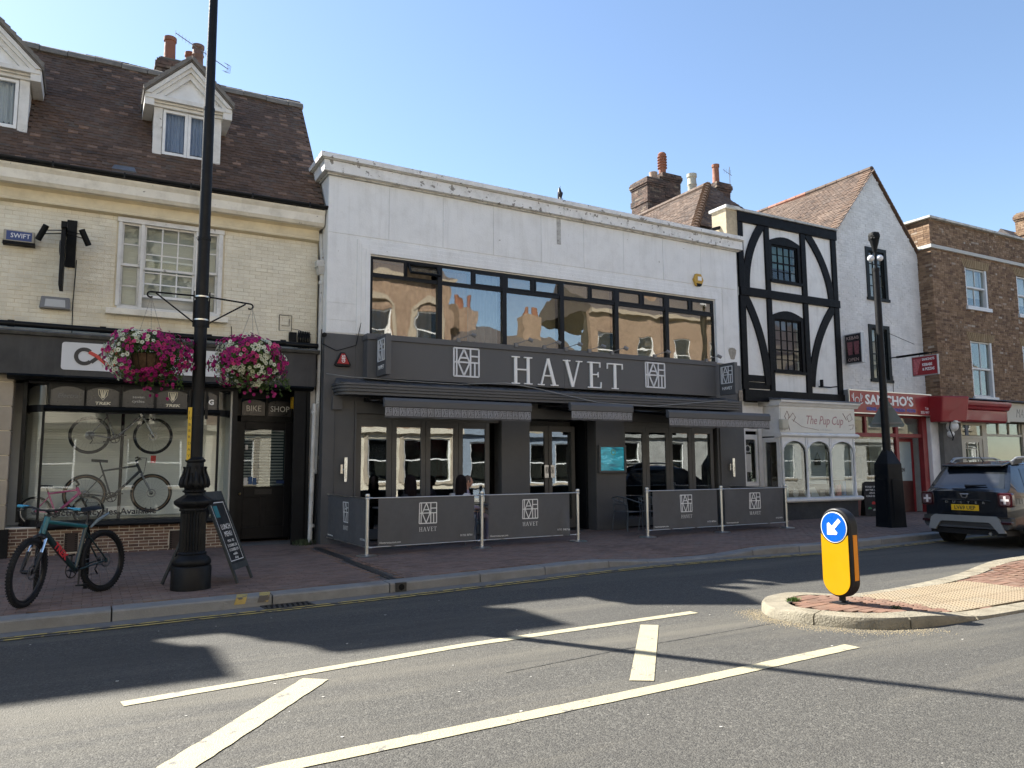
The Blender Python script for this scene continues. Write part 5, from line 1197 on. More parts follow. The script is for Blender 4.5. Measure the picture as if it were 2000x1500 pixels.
# ground floor walls
OP = [(4.70, 8.07, .12, 2.72), (8.80, 10.62, .12, 2.72), (11.46, 14.55, .12, 2.72)]
mb = MB(); wall_boxes(mb, 4.08, 15.5, .05, 4.34, HY-.02, HY+.3, OP); mb.box(4.05, 4.09, HY-.02, HY+1.5, .05, 4.34)
mb.obj('ground_floor_wall', M_GREY, HV, bevel=.008)
mb = MB(); mb.box(4.70, 4.74, HY-.05, HY-.021, .12, 2.95); mb.box(4.10, 4.12, HY-.045, HY-.021, 2.95, 3.05); mb.obj('trim', M_GREY, HV)
for a, b, e, z in ((8.07, 8.80, .06, 2.9), (14.62, 15.5, .05, 3.05), (10.62, 11.46, .07, 2.9)): MB().box(a, b, HY-e, HY-.021, .12, z).obj('pier_face', M_GREY, HV, bevel=.01)
def leaf(parent, x0, x1, y, z0=.16, z1=2.60, fr=.11, nm='door_leaf'):
    o = thing(nm, None, None); o.parent = parent
    mb = MB(); mb.box(x0+.004, x0+fr, y, y+.06, z0, z1); mb.box(x1-fr, x1-.004, y, y+.06, z0, z1); mb.box(x0+fr, x1-fr, y, y+.06, z0, z0+.2); mb.box(x0+fr, x1-fr, y, y+.06, z1-.14, z1); mb.obj('frame', M_DOORFR, o, bevel=.005)
    t = random.uniform(-.006, .006)
    mb = MB(); mb.hexa([(x0+fr, y+.025+t, z0+.2), (x1-fr, y+.025-t, z0+.2), (x1-fr, y+.031-t, z0+.2), (x0+fr, y+.031+t, z0+.2), (x0+fr, y+.025+t, z1-.14), (x1-fr, y+.025-t, z1-.14), (x1-fr, y+.031-t, z1-.14), (x0+fr, y+.031+t, z1-.14)]); mb.obj('glass', M_DOORGLASS, o)
    return o
def bank(x0, x1, n, y): 
    w = (x1-x0)/n
    for k in range(n): leaf(HV, x0+k*w, x0+(k+1)*w, y)
mb = MB(); mb.box(4.74, 8.07, HY+.04, HY+.12, 2.60, 2.72); mb.box(11.46, 14.55, HY+.04, HY+.12, 2.60, 2.72); mb.box(8.8, 10.62, HY+.95, HY+1.02, 2.60, 3.0); mb.obj('door_head', M_DOORFR, HV)
bank(4.76, 7.82, 4, HY+.04); bank(11.46, 14.46, 4, HY+.04)
# recessed entrance
mb = MB(); mb.box(8.80, 8.86, HY+.3, HY+1.0, .1, 2.75); mb.box(10.56, 10.62, HY+.3, HY+1.0, .1, 2.75); mb.box(8.8, 10.62, HY, HY+1.0, 2.73, 2.78); mb.obj('recess_lining', M_FRAME, HV)
for a, b in ((8.90, 9.66), (9.67, 10.43)):
    lf = leaf(HV, a, b, HY+.55, fr=.10)
    xx = (b-.05 if a < 9.5 else a+.05)
    mb = MB(); mb.box(xx-.085, xx+.085, HY+.50, HY+.512, 1.36, 1.66); pl = mb.obj('door_plate', M_STEEL, lf)
    mb = MB(); logo(mb, xx-.055, 1.47, .11, .14, .008, HY+.499, .002); mb.obj('plate_logo', M_GREYBOX, pl)
# tv panel
tv = thing('menu_screen', 'framed wall screen showing a teal sea view beside the restaurant entrance', 'screen', (11.04, HY-.07, 1.8))
mb = MB(); w, h, f = .40, .33, .05
mb.box(-w, w, -.10, 0, h-f, h); mb.box(-w, w, -.10, 0, -h, -h+f); mb.box(-w, -w+f, -.10, 0, -h+f, h-f); mb.box(w-f, w, -.10, 0, -h+f, h-f); mb.obj('frame', M_GREY, tv, bevel=.005)
def screen_mat():
    m = bpy.data.materials.new('screen_picture'); m.use_nodes = True; nt = m.node_tree; b = nt.nodes['Principled BSDF']; L = nt.links.new
    g = _n(nt, 'ShaderNodeNewGeometry'); n = _n(nt, 'ShaderNodeTexNoise'); n.inputs['Scale'].default_value = 3.5; n.inputs['Distortion'].default_value = 1.2; mp = _n(nt, 'ShaderNodeMapping'); mp.inputs['Scale'].default_value = (1, 1, 2.5); L(g.outputs['Position'], mp.inputs[0]); L(mp.outputs[0], n.inputs['Vector'])
    r = _n(nt, 'ShaderNodeValToRGB'); L(n.outputs[0], r.inputs[0]); e = r.color_ramp.elements; e[0].position = .3; e[0].color = (.005, .06, .09, 1); e[1].position = .75; e[1].color = (.25, .5, .5, 1); x = e.new(.52); x.color = (.01, .16, .20, 1); x = e.new(.62); x.color = (.02, .22, .30, 1)
    b.inputs['Base Color'].default_value = (.02, .08, .10, 1); L(r.outputs[0], b.inputs['Emission Color']); b.inputs['Emission Strength'].default_value = .32; b.inputs['Roughness'].default_value = .08; MATS['screen_picture'] = m; return m
mb = MB(); mb.box(-w+f, w-f, -.06, -.05, -h+f, h-f); mb.obj('display', screen_mat(), tv)
mb = MB(); mb.ring((.04, -.061, .16), .06, .012, 'y', 20, 4, sq=.1); mb.obj('display_ring', mat('lime', (.2, .5, .35), .4, .1), tv)
# interior: floor, back wall, ceiling, tables and lamps silhouettes
mb = MB(); mb.box(4.4, 15.2, HY+.3, 20.9, .08, .13); mb.obj('interior_floor', M_ROOM, HV)
mb = MB(); mb.box(4.4, 15.2, 19.5, 19.6, .1, 4.0); mb.box(4.4, 15.2, HY+.3, 20.9, 3.9, 4.0); mb.obj('interior_wall', M_ROOM, HV)
for k, x in enumerate((5.4, 7.0, 12.2, 13.7)):
    o = thing('dining_table', ('dark bistro table inside behind the far left glass door', 'dark bistro table inside behind the fourth glass door leaf', 'dark bistro table inside behind the first glass leaf right of the screen', 'dark bistro table inside behind the rightmost glass leaf')[k], 'table', (x, 16.6, .13))
    mb = MB(); mb.cyl((0, 0, .72), (0, 0, .76), .38, 20); mb.obj('table_top', mat('dark_wood', (.09, .05, .03), .4, .2), o)
    mb = MB(); mb.cyl((0, 0, 0), (0, 0, .72), .03, 8); mb.cyl((0, 0, 0), (0, 0, .02), .22, 16); mb.obj('pedestal', M_BLACK_MATT, o)
# wall lights, alarm boxes, misc
for x, lab in ((4.50, 'tall steel tube wall light on the left grey pier'), (14.98, 'tall steel tube wall light on the right grey pier')):
    o = thing('wall_light', lab, 'wall light', (x, HY-.05, 1.58))
    mb = MB(); mb.cyl((0, -.09, -.24), (0, -.09, .24), .036, 16); mb.obj('tube', M_CHROME, o, smooth=40)
    mb = MB(); mb.box(-.09, -.045, -.05, .0, -.08, .1); mb.cyl((-.06, -.03, 0), (0, -.09, 0), .012, 8); mb.obj('bracket', M_STEEL, o)
o = thing('alarm_box', 'red triangular alarm box on the dark grey wall at the left of the fascia', 'alarm box', (4.42, HY-.02, 3.80))
mb = MB(); mb.prism([(-.17, 0, -.10), (-.14, 0, -.14), (.14, 0, -.14), (.17, 0, -.10), (.04, 0, .15), (-.04, 0, .15)], (0, -.07, 0)); mb.obj('case', M_FRAME, o, bevel=.01)
mb = MB(); mb.prism([(-.125, -.071, -.09), (.125, -.071, -.09), (.035, -.071, .12), (-.035, -.071, .12)], (0, -.02, 0)); mb.obj('face', mat('alarm_red', (.42, .03, .035), .4, .05), o, bevel=.006)
text('GES', .035, -.07, -.093, .07, M_LETTER_W, o, ext=.001, tilt=R(-90), bold=.002)
o = thing('alarm_box', 'yellow hexagonal alarm box high on the white wall near its right end', 'alarm box', (14.04, HY-.004, 6.56))
mb = MB(); mb.prism([(.17*math.cos(R(60*k)), 0, .19*math.sin(R(60*k))) for k in range(6)], (0, -.08, 0)); mb.obj('case', mat('alarm_yellow', (.55, .33, .05), .45, .05), o, bevel=.015)
mb = MB(); mb.box(-.04, .09, -.085, -.08, -.02, .09); mb.obj('sticker', M_LETTER_W, o)
mb = MB(); mb.prism([(-.07, -.01, -.165), (.07, -.01, -.165), (.10, -.01, -.10), (-.10, -.01, -.10)], (0, -.075, 0)); mb.obj('sounder', M_BLACK_MATT, o)
mb = MB(); mb.box(4.22, 4.42, HY-.10, HY-.021, 2.78, 3.06); mb.box(4.29, 4.31, HY-.04, HY-.021, .2, 2.78); tag(mb.obj('junction_box', M_GREY), 'grey junction box with conduit on the left pier below the canopy', 'junction box')
# peeled patches at the right pier
mb = MB(); mb.prism([(15.22+.13*math.cos(a)*(1+.25*math.sin(3*a)), HY-.006, 4.66+.20*math.sin(a)*(1+.2*math.cos(2*a))) for a in [k*.45 for k in range(14)]], (0, -.002, 0)); mb.obj('bare_patch', mat('bare_render', (.36, .33, .28), .95, .2, vs=14, bump=1), HV)
mb = MB(); mb.box(15.36, 15.5, HY-.052, HY-.05, 3.36, 3.66); mb.obj('bare_patch', mat('bare_render2', (.34, .29, .23), .95, .4, vs=18, bump=1), HV)
cable('cable', 'pale loose cable drooping in front of the ribbed canopy at its middle and right', [(7.9, 14.70, 3.44), (8.6, 14.68, 3.36), (10.3, 14.68, 3.10), (11.9, 14.68, 3.06), (14.4, 14.7, 3.31)], .010, mat('pale_cable', (.3, .3, .29), .5, .1))
cable('cable', 'pale ragged cable lying along the left part of the canopy top', [(4.1, 15.25, 3.50), (4.4, 14.76, 3.40), (5.6, 14.74, 3.37), (6.8, 14.73, 3.36), (7.9, 14.70, 3.44)], .008, MATS['pale_cable'])
cable('cable', 'thin black cable looping across the grey wall above the red alarm box', [(4.0, 15.25, 4.1), (4.3, 15.26, 3.98), (4.7, 15.26, 4.12), (4.8, 15.26, 4.6)], .007)
o = thing('cctv_camera', 'small black camera on the corner of the restaurant above the dark wall', 'camera', (4.02, 15.22, 4.28))
mb = MB(); mb.cyl((0, 0, 0), (-.02, -.14, -.02), .045, 12); mb.box(-.03, .03, 0, .08, -.03, .03); mb.obj('body', M_BLACK_MATT, o, bevel=.005)

# awnings
M_AWN = mat('awning_cloth', (.10, .10, .104), .85, .1, vs=3, dirt=.4, dirtcol=(.13, .13, .13), dirt_s=5)
M_VAL = mat('valance_print', (.34, .34, .35), .8, .05)
def awning(label, x0, x1, yf, zf, n, twist=0):
    o = thing('awning', label, 'awning', ((x0+x1)/2, HY-.02, 2.9), 0, 'awnings over the restaurant front'); ox, oy, oz = o.location
    zb = 3.03
    def B(): mb = MB(); mb.M = Matrix.Translation((-ox, -oy, -oz)); return mb
    mb = B(); mb.grid(lambda u, v: (x0+(x1-x0)*u, (HY-.12)*(1-v)+(yf+.04)*v, zb*(1-v)+(zf+.20)*v-.06*math.sin(v*math.pi)-.012*math.sin(u*9)*math.sin(v*math.pi)), 24, 8); mb.obj('canvas', M_AWN, o, smooth=60)
    mb = B(); mb.prism([(x0-.04, HY-.04, 2.96), (x0-.04, HY-.18, 2.96), (x0-.04, HY-.2, 3.03), (x0-.04, HY-.04, 3.05)], (x1-x0+.08, 0, 0)); mb.obj('roller', M_FRAME, o)
    mb = B(); mb.prism([(x0-.02, yf-.05, zf+.02), (x0-.02, yf-.06, zf+.14), (x0-.02, yf-.02, zf+.20), (x0-.02, yf+.06, zf+.205), (x0-.02, yf+.05, zf+.02)], (x1-x0+.04, 0, 0)); mb.obj('front_bar', M_GREY2, o, bevel=.01)
    h = .20
    wv = lambda x: .014*math.sin(x*7+x0)+.006*math.sin(x*23)
    mb = B(); mb.grid(lambda u, v: (x0+(x1-x0)*u, yf-.03+wv(x0+(x1-x0)*u)*v, zf+.02-h*v-.006*math.sin(u*40)*v), 60, 3); mb.obj('valance', M_AWN, o, smooth=60)
    mb = B(); w = (x1-x0)/n
    for k in range(n): logo(mb, x0+k*w+w*.06, zf+.02-h+.04, w*.82, h-.055, .011, yf-.036, .003)
    M = Matrix.Translation((-ox, -oy, -oz))
    mb.v = [(a, b+wv(a+ox)*((zf+.02-oz)-c)/h, c) for a, b, c in mb.v]; pr = mb.obj('valance_print', M_VAL, o, kind='stuff')
    for s, xa in ((1, x0+.12), (-1, x1-.12)):
        mb = B(); m_ = Vector((xa+s*.5, (HY+yf)/2, zb-.18)); mb.tube([(xa, HY-.15, zb-.06), m_], .025, 8); mb.tube([m_, (xa+s*.1, yf+.06, zf+.08)], .022, 8); mb.obj('folding_arm', M_FRAME, o, smooth=40)
    return o
awning('wide charcoal awning over the left folding doors', 4.92, 8.14, 14.08, 2.75, 22)
awning('short charcoal awning over the restaurant entrance', 9.08, 10.72, 13.95, 2.80, 12)
awning('charcoal awning over the right folding doors', 11.5, 14.68, 13.62, 2.69, 22)

# ---------------------------------------------------------------- barriers
M_CLOTH = mat('banner_cloth', (.115, .115, .117), .8, .06, vs=2, bump=.15, bs=300)
M_BPRINT = mat('banner_print', (.85, .85, .82), .7, .03)
PT = [(4.18, 12.78), (6.45, 12.98), (8.66, 13.10), (10.42, 13.10), (12.62, 13.20), (14.80, 13.30)]
plab = ['steel barrier post at the left corner of the restaurant terrace', 'steel barrier post between the two left banners in front of the seated diners', 'steel barrier post at the left side of the restaurant entrance', 'steel barrier post at the right side of the entrance in front of the chairs', 'steel barrier post between the two right banners', 'steel barrier post at the right corner near the white bay shop window']
post0 = None
for (x, y), lab in zip(PT, plab):
    z = pz(x, y)
    if post0 is None:
        p = thing('barrier_post', lab, 'barrier post', (x, y, z), 0, 'steel posts of the terrace barriers')
        mb = MB(); mb.lathe([(.18, 0), (.185, .008), (.16, .02), (.05, .03), (.035, .035)], n=36); mb.obj('base', M_STEEL, p, smooth=30)
        mb = MB(); mb.cyl((0, 0, .03), (0, 0, .96), .031, 20); mb.obj('tube', M_STEEL, p, smooth=40)
        mb = MB(); mb.lathe([(.036, .94), (.042, .95), (.042, .97), (.036, .98), (.04, .99), (.042, 1.02), (.036, 1.04), (.01, 1.045)], n=20); mb.obj('cap', M_STEEL, p, smooth=30)
        mb = MB(); mb.cyl((0, 0, .15), (0, 0, .165), .045, 20); mb.obj('collar', M_STEEL, p, smooth=30); post0 = p
    else:
        p = copy_tree(post0); p.location = (x, y, z); p['label'] = lab
def banner(label, A, B, ga, gb, fold=0, hint=''):
    A = Vector((A[0], A[1], 0)); B = Vector((B[0], B[1], 0)); d = (B-A).normalized(); L0 = (B-A).length; z0 = pz(A.x, A.y); z1 = pz(B.x, B.y)
    o = thing('barrier_banner', label, 'banner', (A.x, A.y, z0), math.atan2(d.y, d.x), 'grey canvas banners round the terrace')
    a, b = ga, L0-gb; h0, h1 = .13, .97; rnd = random.Random(int(A.x*10)); ph = rnd.uniform(0, 6)
    W = lambda x, z: .02*math.sin(x*5+ph)*math.sin((z-h0)/(h1-h0)*3.1)+.006*math.sin(x*17+z*3+ph)*(1-(z-h0)/(h1-h0))+.004*math.sin(x*9-z*7+ph)+(fold*.10*smoothstep(b-.35, b, x)*math.sin((x-b)*18)*(1-smoothstep(h0, .75, z)))
    sl = (z1-z0)/L0
    f = lambda u, v: (a+(b-a)*u, W(a+(b-a)*u, h0+(h1-h0)*v), h0+(h1-h0)*v+sl*(a+(b-a)*u)-(.012*math.sin(u*3.1)*v))
    mb = MB(); mb.grid(f, 70, 14); mb.obj('cloth', M_CLOTH, o, smooth=80)
    for z, r in ((h1-.005, .011), (h0+.01, .009)): mb = MB(); mb.cyl((.03, .0, z+.002), (L0-.03, .0, z+.002+(z1-z0)), r, 10); mb.obj('rail', M_STEEL, o, smooth=40)
    for s, xx in ((1, .0), (-1, L0)):
        for z in (h1, h0+.01): mb = MB(); mb.cyl((xx, 0, z), (xx+s*.09, 0, z), .014, 8); mb.obj('hook', M_STEEL, o)
    c = (a+b)/2; fn = lambda p: (p[0], p[1]+W(p[0], p[2]), p[2]+sl*p[0])
    mb = MB(); lw = .34; logo(mb, c-lw/2, .50, lw, .36, .018, -.006, .002, fn); mb.obj('logo_print', M_BPRINT, o)
    serif_word('HAVET', c-.17, c+.17, .36, .075, -.006, M_BPRINT, o, d=.002, name='name_print', fn=fn)
    ML4 = lambda ob: None
    for body, xx, al in (('Havetrestaurant.com', a+.03, 'LEFT'), ('01732 387561', b-.04, 'RIGHT')):
        t = text(body, xx, .19 if al == 'LEFT' else .24, -.006, .037, M_BPRINT, o, ext=.001, align=al, squeeze=.92)
        for v in t.data.vertices: v.co = Vector(fn(v.co))
    return o
banner('short grey banner running from the wall to the left corner post', (4.16, 15.22), PT[0], .05, .06)
banner('grey logo banner in front of the seated diners', PT[0], PT[1], .20, .16)
banner('grey logo banner just left of the entrance, its lower right corner hanging loose', PT[1], PT[2], .14, .20, fold=1)
banner('grey logo banner just right of the entrance beside the chairs', PT[3], PT[4], .16, .14)
banner('grey logo banner nearest the white bay shop window', PT[4], PT[5], .10, .08)
banner('plain side banner running back to the right grey pier', PT[5], (14.85, 15.22), .04, .05)

# ---------------------------------------------------------------- terrace furniture
M_CHAIR = mat('grey_alu_chair', (.12, .14, .16), .4, .1, metal=.5)
def chair(label, x, y, rz):
    o = thing('terrace_chair', label, 'chair', (x, y, .12), rz, 'grey aluminium chairs on the terrace')
    for sx in (-1, 1):
        mb = MB(); mb.tube([(sx*.26, -.24, 0), (sx*.25, -.23, .44), (sx*.27, -.2, .62), (sx*.28, -.05, .68)], .013, 8); mb.obj('leg', M_CHAIR, o, smooth=50)
        mb = MB(); mb.tube([(sx*.24, .27, 0), (sx*.22, .22, .44), (sx*.22, .27, .74)], .013, 8); mb.obj('leg', M_CHAIR, o, smooth=50)
    mb = MB(); mb.tube([(-.28, -.2, .63), (-.29, .05, .69), (-.24, .27, .76), (0, .32, .80), (.24, .27, .76), (.29, .05, .69), (.28, -.2, .63)], .014, 8); mb.obj('armrest', M_CHAIR, o, smooth=50)
    mb = MB(); mb.tube([(-.22, .24, .60), (0, .28, .62), (.22, .24, .60)], .011, 8); mb.obj('back_rail', M_CHAIR, o, smooth=50)
    for k in range(3): mb = MB(); mb.tube([(-.14+.14*k, .27, .62), (-.15+.15*k, .29, .79)], .012, 6); mb.obj('back_slat', M_CHAIR, o)
    mb = MB(); mb.box(-.23, .23, -.22, .22, .43, .45); mb.obj('seat', M_CHAIR, o, bevel=.01)
    return o
chair('empty grey metal chair left of the pair under the wall screen', 11.15, 14.75, R(100))
chair('empty grey metal chair right of the pair behind the entrance post', 11.75, 14.55, R(110))
chair('grey metal chair behind the right terrace banner near the folding doors', 13.0, 14.3, R(-90))
def ttable(label, x, y):
    o = thing('terrace_table', label, 'table', (x, y, .12)); mb = MB(); mb.box(-.32, .32, -.32, .32, .72, .745); mb.obj('table_top', M_CHAIR, o, bevel=.008); mb = MB(); mb.cyl((0, 0, .02), (0, 0, .72), .03, 10); mb.cyl((0, 0, 0), (0, 0, .02), .24, 20); mb.obj('pedestal', M_CHAIR, o); return o
ttable('square grey terrace table in front of the seated couple', 7.35, 14.15); ttable('square grey terrace table behind the right banners', 12.4, 14.3); ttable('square grey terrace table at the left side behind the first banner', 5.1, 14.0)
for i, (x, lab) in enumerate(((7.22, 'drinking glass on the terrace table, left of the pair'), (7.36, 'drinking glass on the terrace table, right of the pair'))):
    mb = MB(); mb.lathe([(.028, 0), (.036, .11), (.033, .11), (.026, .01)], (x, 14.0, .865), 14); tag(mb.obj('glass_tumbler', glass('tumbler', (.9, .92, .92), .1), smooth=40), lab, 'glass')
mb = MB(); mb.lathe([(.03, 0), (.03, .07), (.012, .10), (.012, .13)], (7.56, 14.05, .865), 12); tag(mb.obj('salt_cellar', M_LETTER_W), 'small white salt cellar at the right end of the terrace table', 'salt cellar')

# ---------------------------------------------------------------- people
M_SKIN = mat('skin', (.50, .27, .19), .55, .06, vs=12); M_HAIR_D = mat('dark_hair', (.012, .008, .008), .85, .5, vs=90, bump=1, bs=120, spec=.1); M_HAIR_S = mat('stubble_hair', (.10, .07, .055), .8, .2, vs=80); M_SHIRT = mat('lilac_shirt', (.36, .30, .36), .85, .08, vs=5, bump=.3); M_SHIRT2 = mat('black_top', (.02, .02, .022), .85, .1); M_TROUS = mat('dark_trousers', (.03, .035, .05), .85, .1)
def skinned(name, V, Ed, Rr, m, parent, lv=2):
    me = bpy.data.meshes.new(name); me.from_pydata(V, Ed, []); o = bpy.data.objects.new(name, me); COL.objects.link(o)
    o.modifiers.new('skin', 'SKIN'); ss = o.modifiers.new('s', 'SUBSURF'); ss.levels = lv; ss.render_levels = lv
    for i, s in enumerate(me.skin_vertices[0].data): s.radius = (Rr[i] if isinstance(Rr[i], tuple) else (Rr[i], Rr[i])); s.use_root = (i == 0)
    dg = bpy.context.evaluated_depsgraph_get(); dg.update(); nm = bpy.data.meshes.new_from_object(o.evaluated_get(dg)); bpy.data.objects.remove(o)
    nm.materials.clear(); nm.materials.append(m)
    for p in nm.polygons: p.use_smooth = True
    ob = bpy.data.objects.new(name, nm); link(ob, parent); return ob
def person(label, x, y, rz, shirt, hair, long_hair=False):
    """seated; local +x is where the face looks, origin on the floor under the seat"""
    o = thing('person', label, 'person', (x, y, .12), rz)
    V = [(0, 0, .50), (.0, 0, .68), (-.02, 0, .86), (.0, 0, .98), (.01, 0, 1.06)]; E = [(0, 1), (1, 2), (2, 3), (3, 4)]; Rr = [(.16, .13), (.145, .11), (.16, .11), (.09, .08), (.052, .052)]
    for s in (-1, 1):
        b = len(V); V += [(-.02, s*.17, .93), (.02, s*.22, .70), (.24, s*.17, .66)]; E += [(2, b), (b, b+1), (b+1, b+2)]; Rr += [.062, .048, .042]
        b = len(V); V += [(.05, s*.09, .50), (.42, s*.11, .50), (.42, s*.11, .10), (.40, s*.11, .05), (.52, s*.12, .03)]; E += [(0, b), (b, b+1), (b+1, b+2), (b+2, b+3), (b+3, b+4)]; Rr += [.085, .065, .045, .04, .03]
    skinned('body', V, E, Rr, shirt, o)
    for s in (-1, 1):   # hands with fingers
        c = Vector((.26, s*.165, .66)); hv = [tuple(c), tuple(c+Vector((.08, 0, .0)))]; he = [(0, 1)]; hr = [.026, (.032, .016)]
        for k in range(4):
            b = len(hv); yy = (k-1.5)*.019; l = (.055, .065, .06, .048)[k]; hv += [tuple(c+Vector((.10, yy, 0))), tuple(c+Vector((.10+l*.5, yy, -.008))), tuple(c+Vector((.10+l*.85, yy, -.03)))]; he += [(1, b), (b, b+1), (b+1, b+2)]; hr += [.0095, .0085, .007]
        b = len(hv); hv += [tuple(c+Vector((.05, -s*.035, 0))), tuple(c+Vector((.09, -s*.045, -.005)))]; he += [(0, b), (b, b+1)]; hr += [.011, .009]
        skinned('hand', hv, he, hr, M_SKIN, o, 1)
    # head
    mb = MB(); hc = Vector((.03, 0, 1.20))
    def head(u, v):
        th = v*math.pi; ph = u*2*math.pi; dx = math.sin(th)*math.cos(ph); dy = math.sin(th)*math.sin(ph); dz = math.cos(th)
        rx, ry, rzz = .098, .076, .125; p = Vector((dx*rx, dy*ry, dz*rzz))
        if dz < 0: p.x *= 1-.12*(-dz); p.y *= 1-.38*(-dz)**1.2; p.x += .018*(-dz)
        if dx > 0:
            nose = math.exp(-((p.y/.014)**2))*math.exp(-(((p.z+.012)/.022)**2)); p.x += .024*nose
            p.x += .007*math.exp(-((p.y/.02)**2))*math.exp(-(((p.z+.055)/.010)**2)); p.x += .010*math.exp(-((p.y/.03)**2))*math.exp(-(((p.z+.098)/.02)**2))
            for s in (-1, 1): p.x -= .010*math.exp(-(((p.y-s*.032)/.016)**2))*math.exp(-(((p.z-.012)/.012)**2))
            p.x += .004*math.exp(-(((p.z-.035)/.012)**2))
        return hc+p
    mb.grid(head, 48, 36)
    for s in (-1, 1): mb.ball(hc+Vector((-.008, s*.076, -.002)), .03, 10, 8, (.55, .28, 1)); mb.ball(hc+Vector((.076, s*.032, .012)), .010, 8, 6)
    mb.cyl(hc+Vector((-.03, 0, -.22)), hc+Vector((-.015, 0, -.07)), .05, 16, .046); mb.obj('head', M_SKIN, o, smooth=80)
    mb = MB()
    if long_hair:
        def hr_(u, v):
            ph = R(55)+u*R(250); th = v; z = .15-.50*max(0, v-.32)/.68 if v > .32 else .145
            if v <= .32: t = v/.32*math.pi/2; rx = .118*math.sin(t); z = .13*math.cos(t)+.02; rr = (rx, rx*.86)
            else: w = 1+.12*math.sin((v-.32)*4); rr = (.118*w, .100*w); z = .02-.36*(v-.32)/.68
            wv = 1+.03*math.sin(u*60+v*3)
            return hc+Vector((math.cos(ph)*rr[0]*wv-.012, math.sin(ph)*rr[1]*wv, z))
        mb.grid(hr_, 60, 20)
    else:
        def hs(u, v):
            ph = R(62)+u*R(236)*1.0; t = v*R(100); 
            return hc+Vector((math.cos(ph)*.101*math.sin(t)-.003, math.sin(ph)*.079*math.sin(t), .128*math.cos(t)))
        mb.grid(hs, 40, 14)
        mb.grid(lambda u, v: hc+Vector((math.cos(R(-62)+u*R(124))*.1005*math.sin(v*R(52))-.001, math.sin(R(-62)+u*R(124))*.079*math.sin(v*R(52)), .1275*math.cos(v*R(52)))), 16, 8)
    mb.obj('hair', hair, o, smooth=80)
    return o
person('person with cropped hair in profile, seated at the terrace table', 6.80, 14.40, R(-8), M_SHIRT, M_HAIR_S)
person('person with long dark hair seated with their back to the street', 6.48, 13.98, R(40), mat('white_top', (.5, .48, .48), .85, .1), M_HAIR_D, True)
person('person with dark hair seated behind the first banner, left of the couple', 5.50, 14.15, R(95), M_SHIRT2, M_HAIR_D, True)
chair('grey metal chair under the person with cropped hair', 6.78, 14.42, R(82)); chair('grey metal chair under the person with long dark hair', 6.44, 13.94, R(130)); chair('grey metal chair under the dark haired person at the left', 5.50, 14.12, R(185))
# crow
o = thing('crow', 'black and grey crow standing on the white parapet', 'bird', (9.66, 15.12, 8.0)); o.rotation_euler = (0, -.55, R(-100))
V = [(0, 0, .17), (.04, 0, .24), (.07, 0, .30), (.085, 0, .335), (-.06, 0, .11), (-.14, 0, .03)]; E = [(0, 1), (1, 2), (2, 3), (0, 4), (4, 5)]; Rr = [.06, .055, .032, .034, .045, .018]
M_CROW = mat('crow_feather', (.02, .02, .022), .5, .3, vs=30)
skinned('body', V, E, Rr, M_CROW, o); mb = MB(); mb.tube([(.10, 0, .335), (.16, 0, .32)], [.014, .002], 8); mb.obj('beak', M_CROW, o)
for s in (-1, 1):
    mb = MB(); mb.tube([(.0, s*.025, .13), (.01, s*.03, .005), (.05, s*.03, .003)], .005, 6); mb.obj('leg', M_CROW, o)
    mb = MB(); mb.grid(lambda u, v: (.06-.22*u, s*(.055+.01*math.sin(v*3)-.03*u), .25-.19*u-.09*v*(1-u*.6)), 6, 4); mb.obj('wing', M_CROW, o, smooth=60)
mb = MB(); mb.ball((.055, -.035, .20), .035, 8, 6, (.7, .5, 1)); mb.obj('grey_breast', mat('grey_feather', (.3, .29, .27), .8, .2), o, smooth=60)
# ================================================================ TIMBER FRAMED HOUSE
M_PLASTER = mat('white_plaster', (.84, .84, .81), .85, .05, vs=1.8, bump=.6, bs=18, dirt=.3, dirtcol=(.42, .41, .37), dirt_s=2, streak=.3)
M_BEAM = mat('black_beam', (.0045, .0045, .0055), .55, .3, vs=6, bump=.5, bs=25, dirt=.12, dirtcol=(.03, .03, .03), dirt_s=4, spec=.15)
M_WBRICK = mat('white_painted_brick', (.83, .83, .81), .85, .05, vs=2.5, bump=.7, bs=60, dirt=.35, dirtcol=(.42, .41, .38), dirt_s=1.6, streak=.3, tone=[(0, (.80, .80, .78)), (.5, (.84, .84, .82)), (1, (.87, .87, .85))])
M_WJOINT = mat('white_joint', (.68, .68, .66), .9, .1, bump=.5)
M_WTILE = mat('weathered_tile', (.15, .10, .075), .88, .2, vs=9, bump=.7, bs=60, dirt=.5, dirtcol=(.14, .11, .09), dirt_s=1.5, tone=[(0, (.055, .038, .03)), (.4, (.10, .068, .05)), (.75, (.135, .09, .066)), (1, (.19, .135, .10))])
TH = thing('timber_house', 'black and white timber framed house with curved braces beside the restaurant', 'building')
TY = 15.6
mb = MB(); wall_boxes(mb, 15.86, 20.0, 3.55, 8.72, TY, TY+.3, [(17.12, 18.36, 7.0, 8.2), (17.12, 18.36, 4.34, 5.98)]); mb.box(15.86, 16.0, TY+.3, 22, .1, 8.6); mb.box(19.9, 20.0, TY+.3, 22, .1, 8.6); mb.box(16, 19.9, 21.9, 22, .1, 8.6); mb.box(16, 19.9, TY+.3, 21.9, 8.3, 8.4)
mb.obj('plaster_wall', M_PLASTER, TH)
def beam(x0, x1, z0, z1, d=.05, nm='beam'):
    mb = MB(); j = lambda: random.uniform(-.008, .008); mb.hexa([(x0+j(), TY-d, z0+j()), (x1+j(), TY-d, z0+j()), (x1, TY+.02, z0), (x0, TY+.02, z0), (x0+j(), TY-d, z1+j()), (x1+j(), TY-d, z1+j()), (x1, TY+.02, z1), (x0, TY+.02, z1)]); return mb.obj(nm, M_BEAM, TH, bevel=.008)
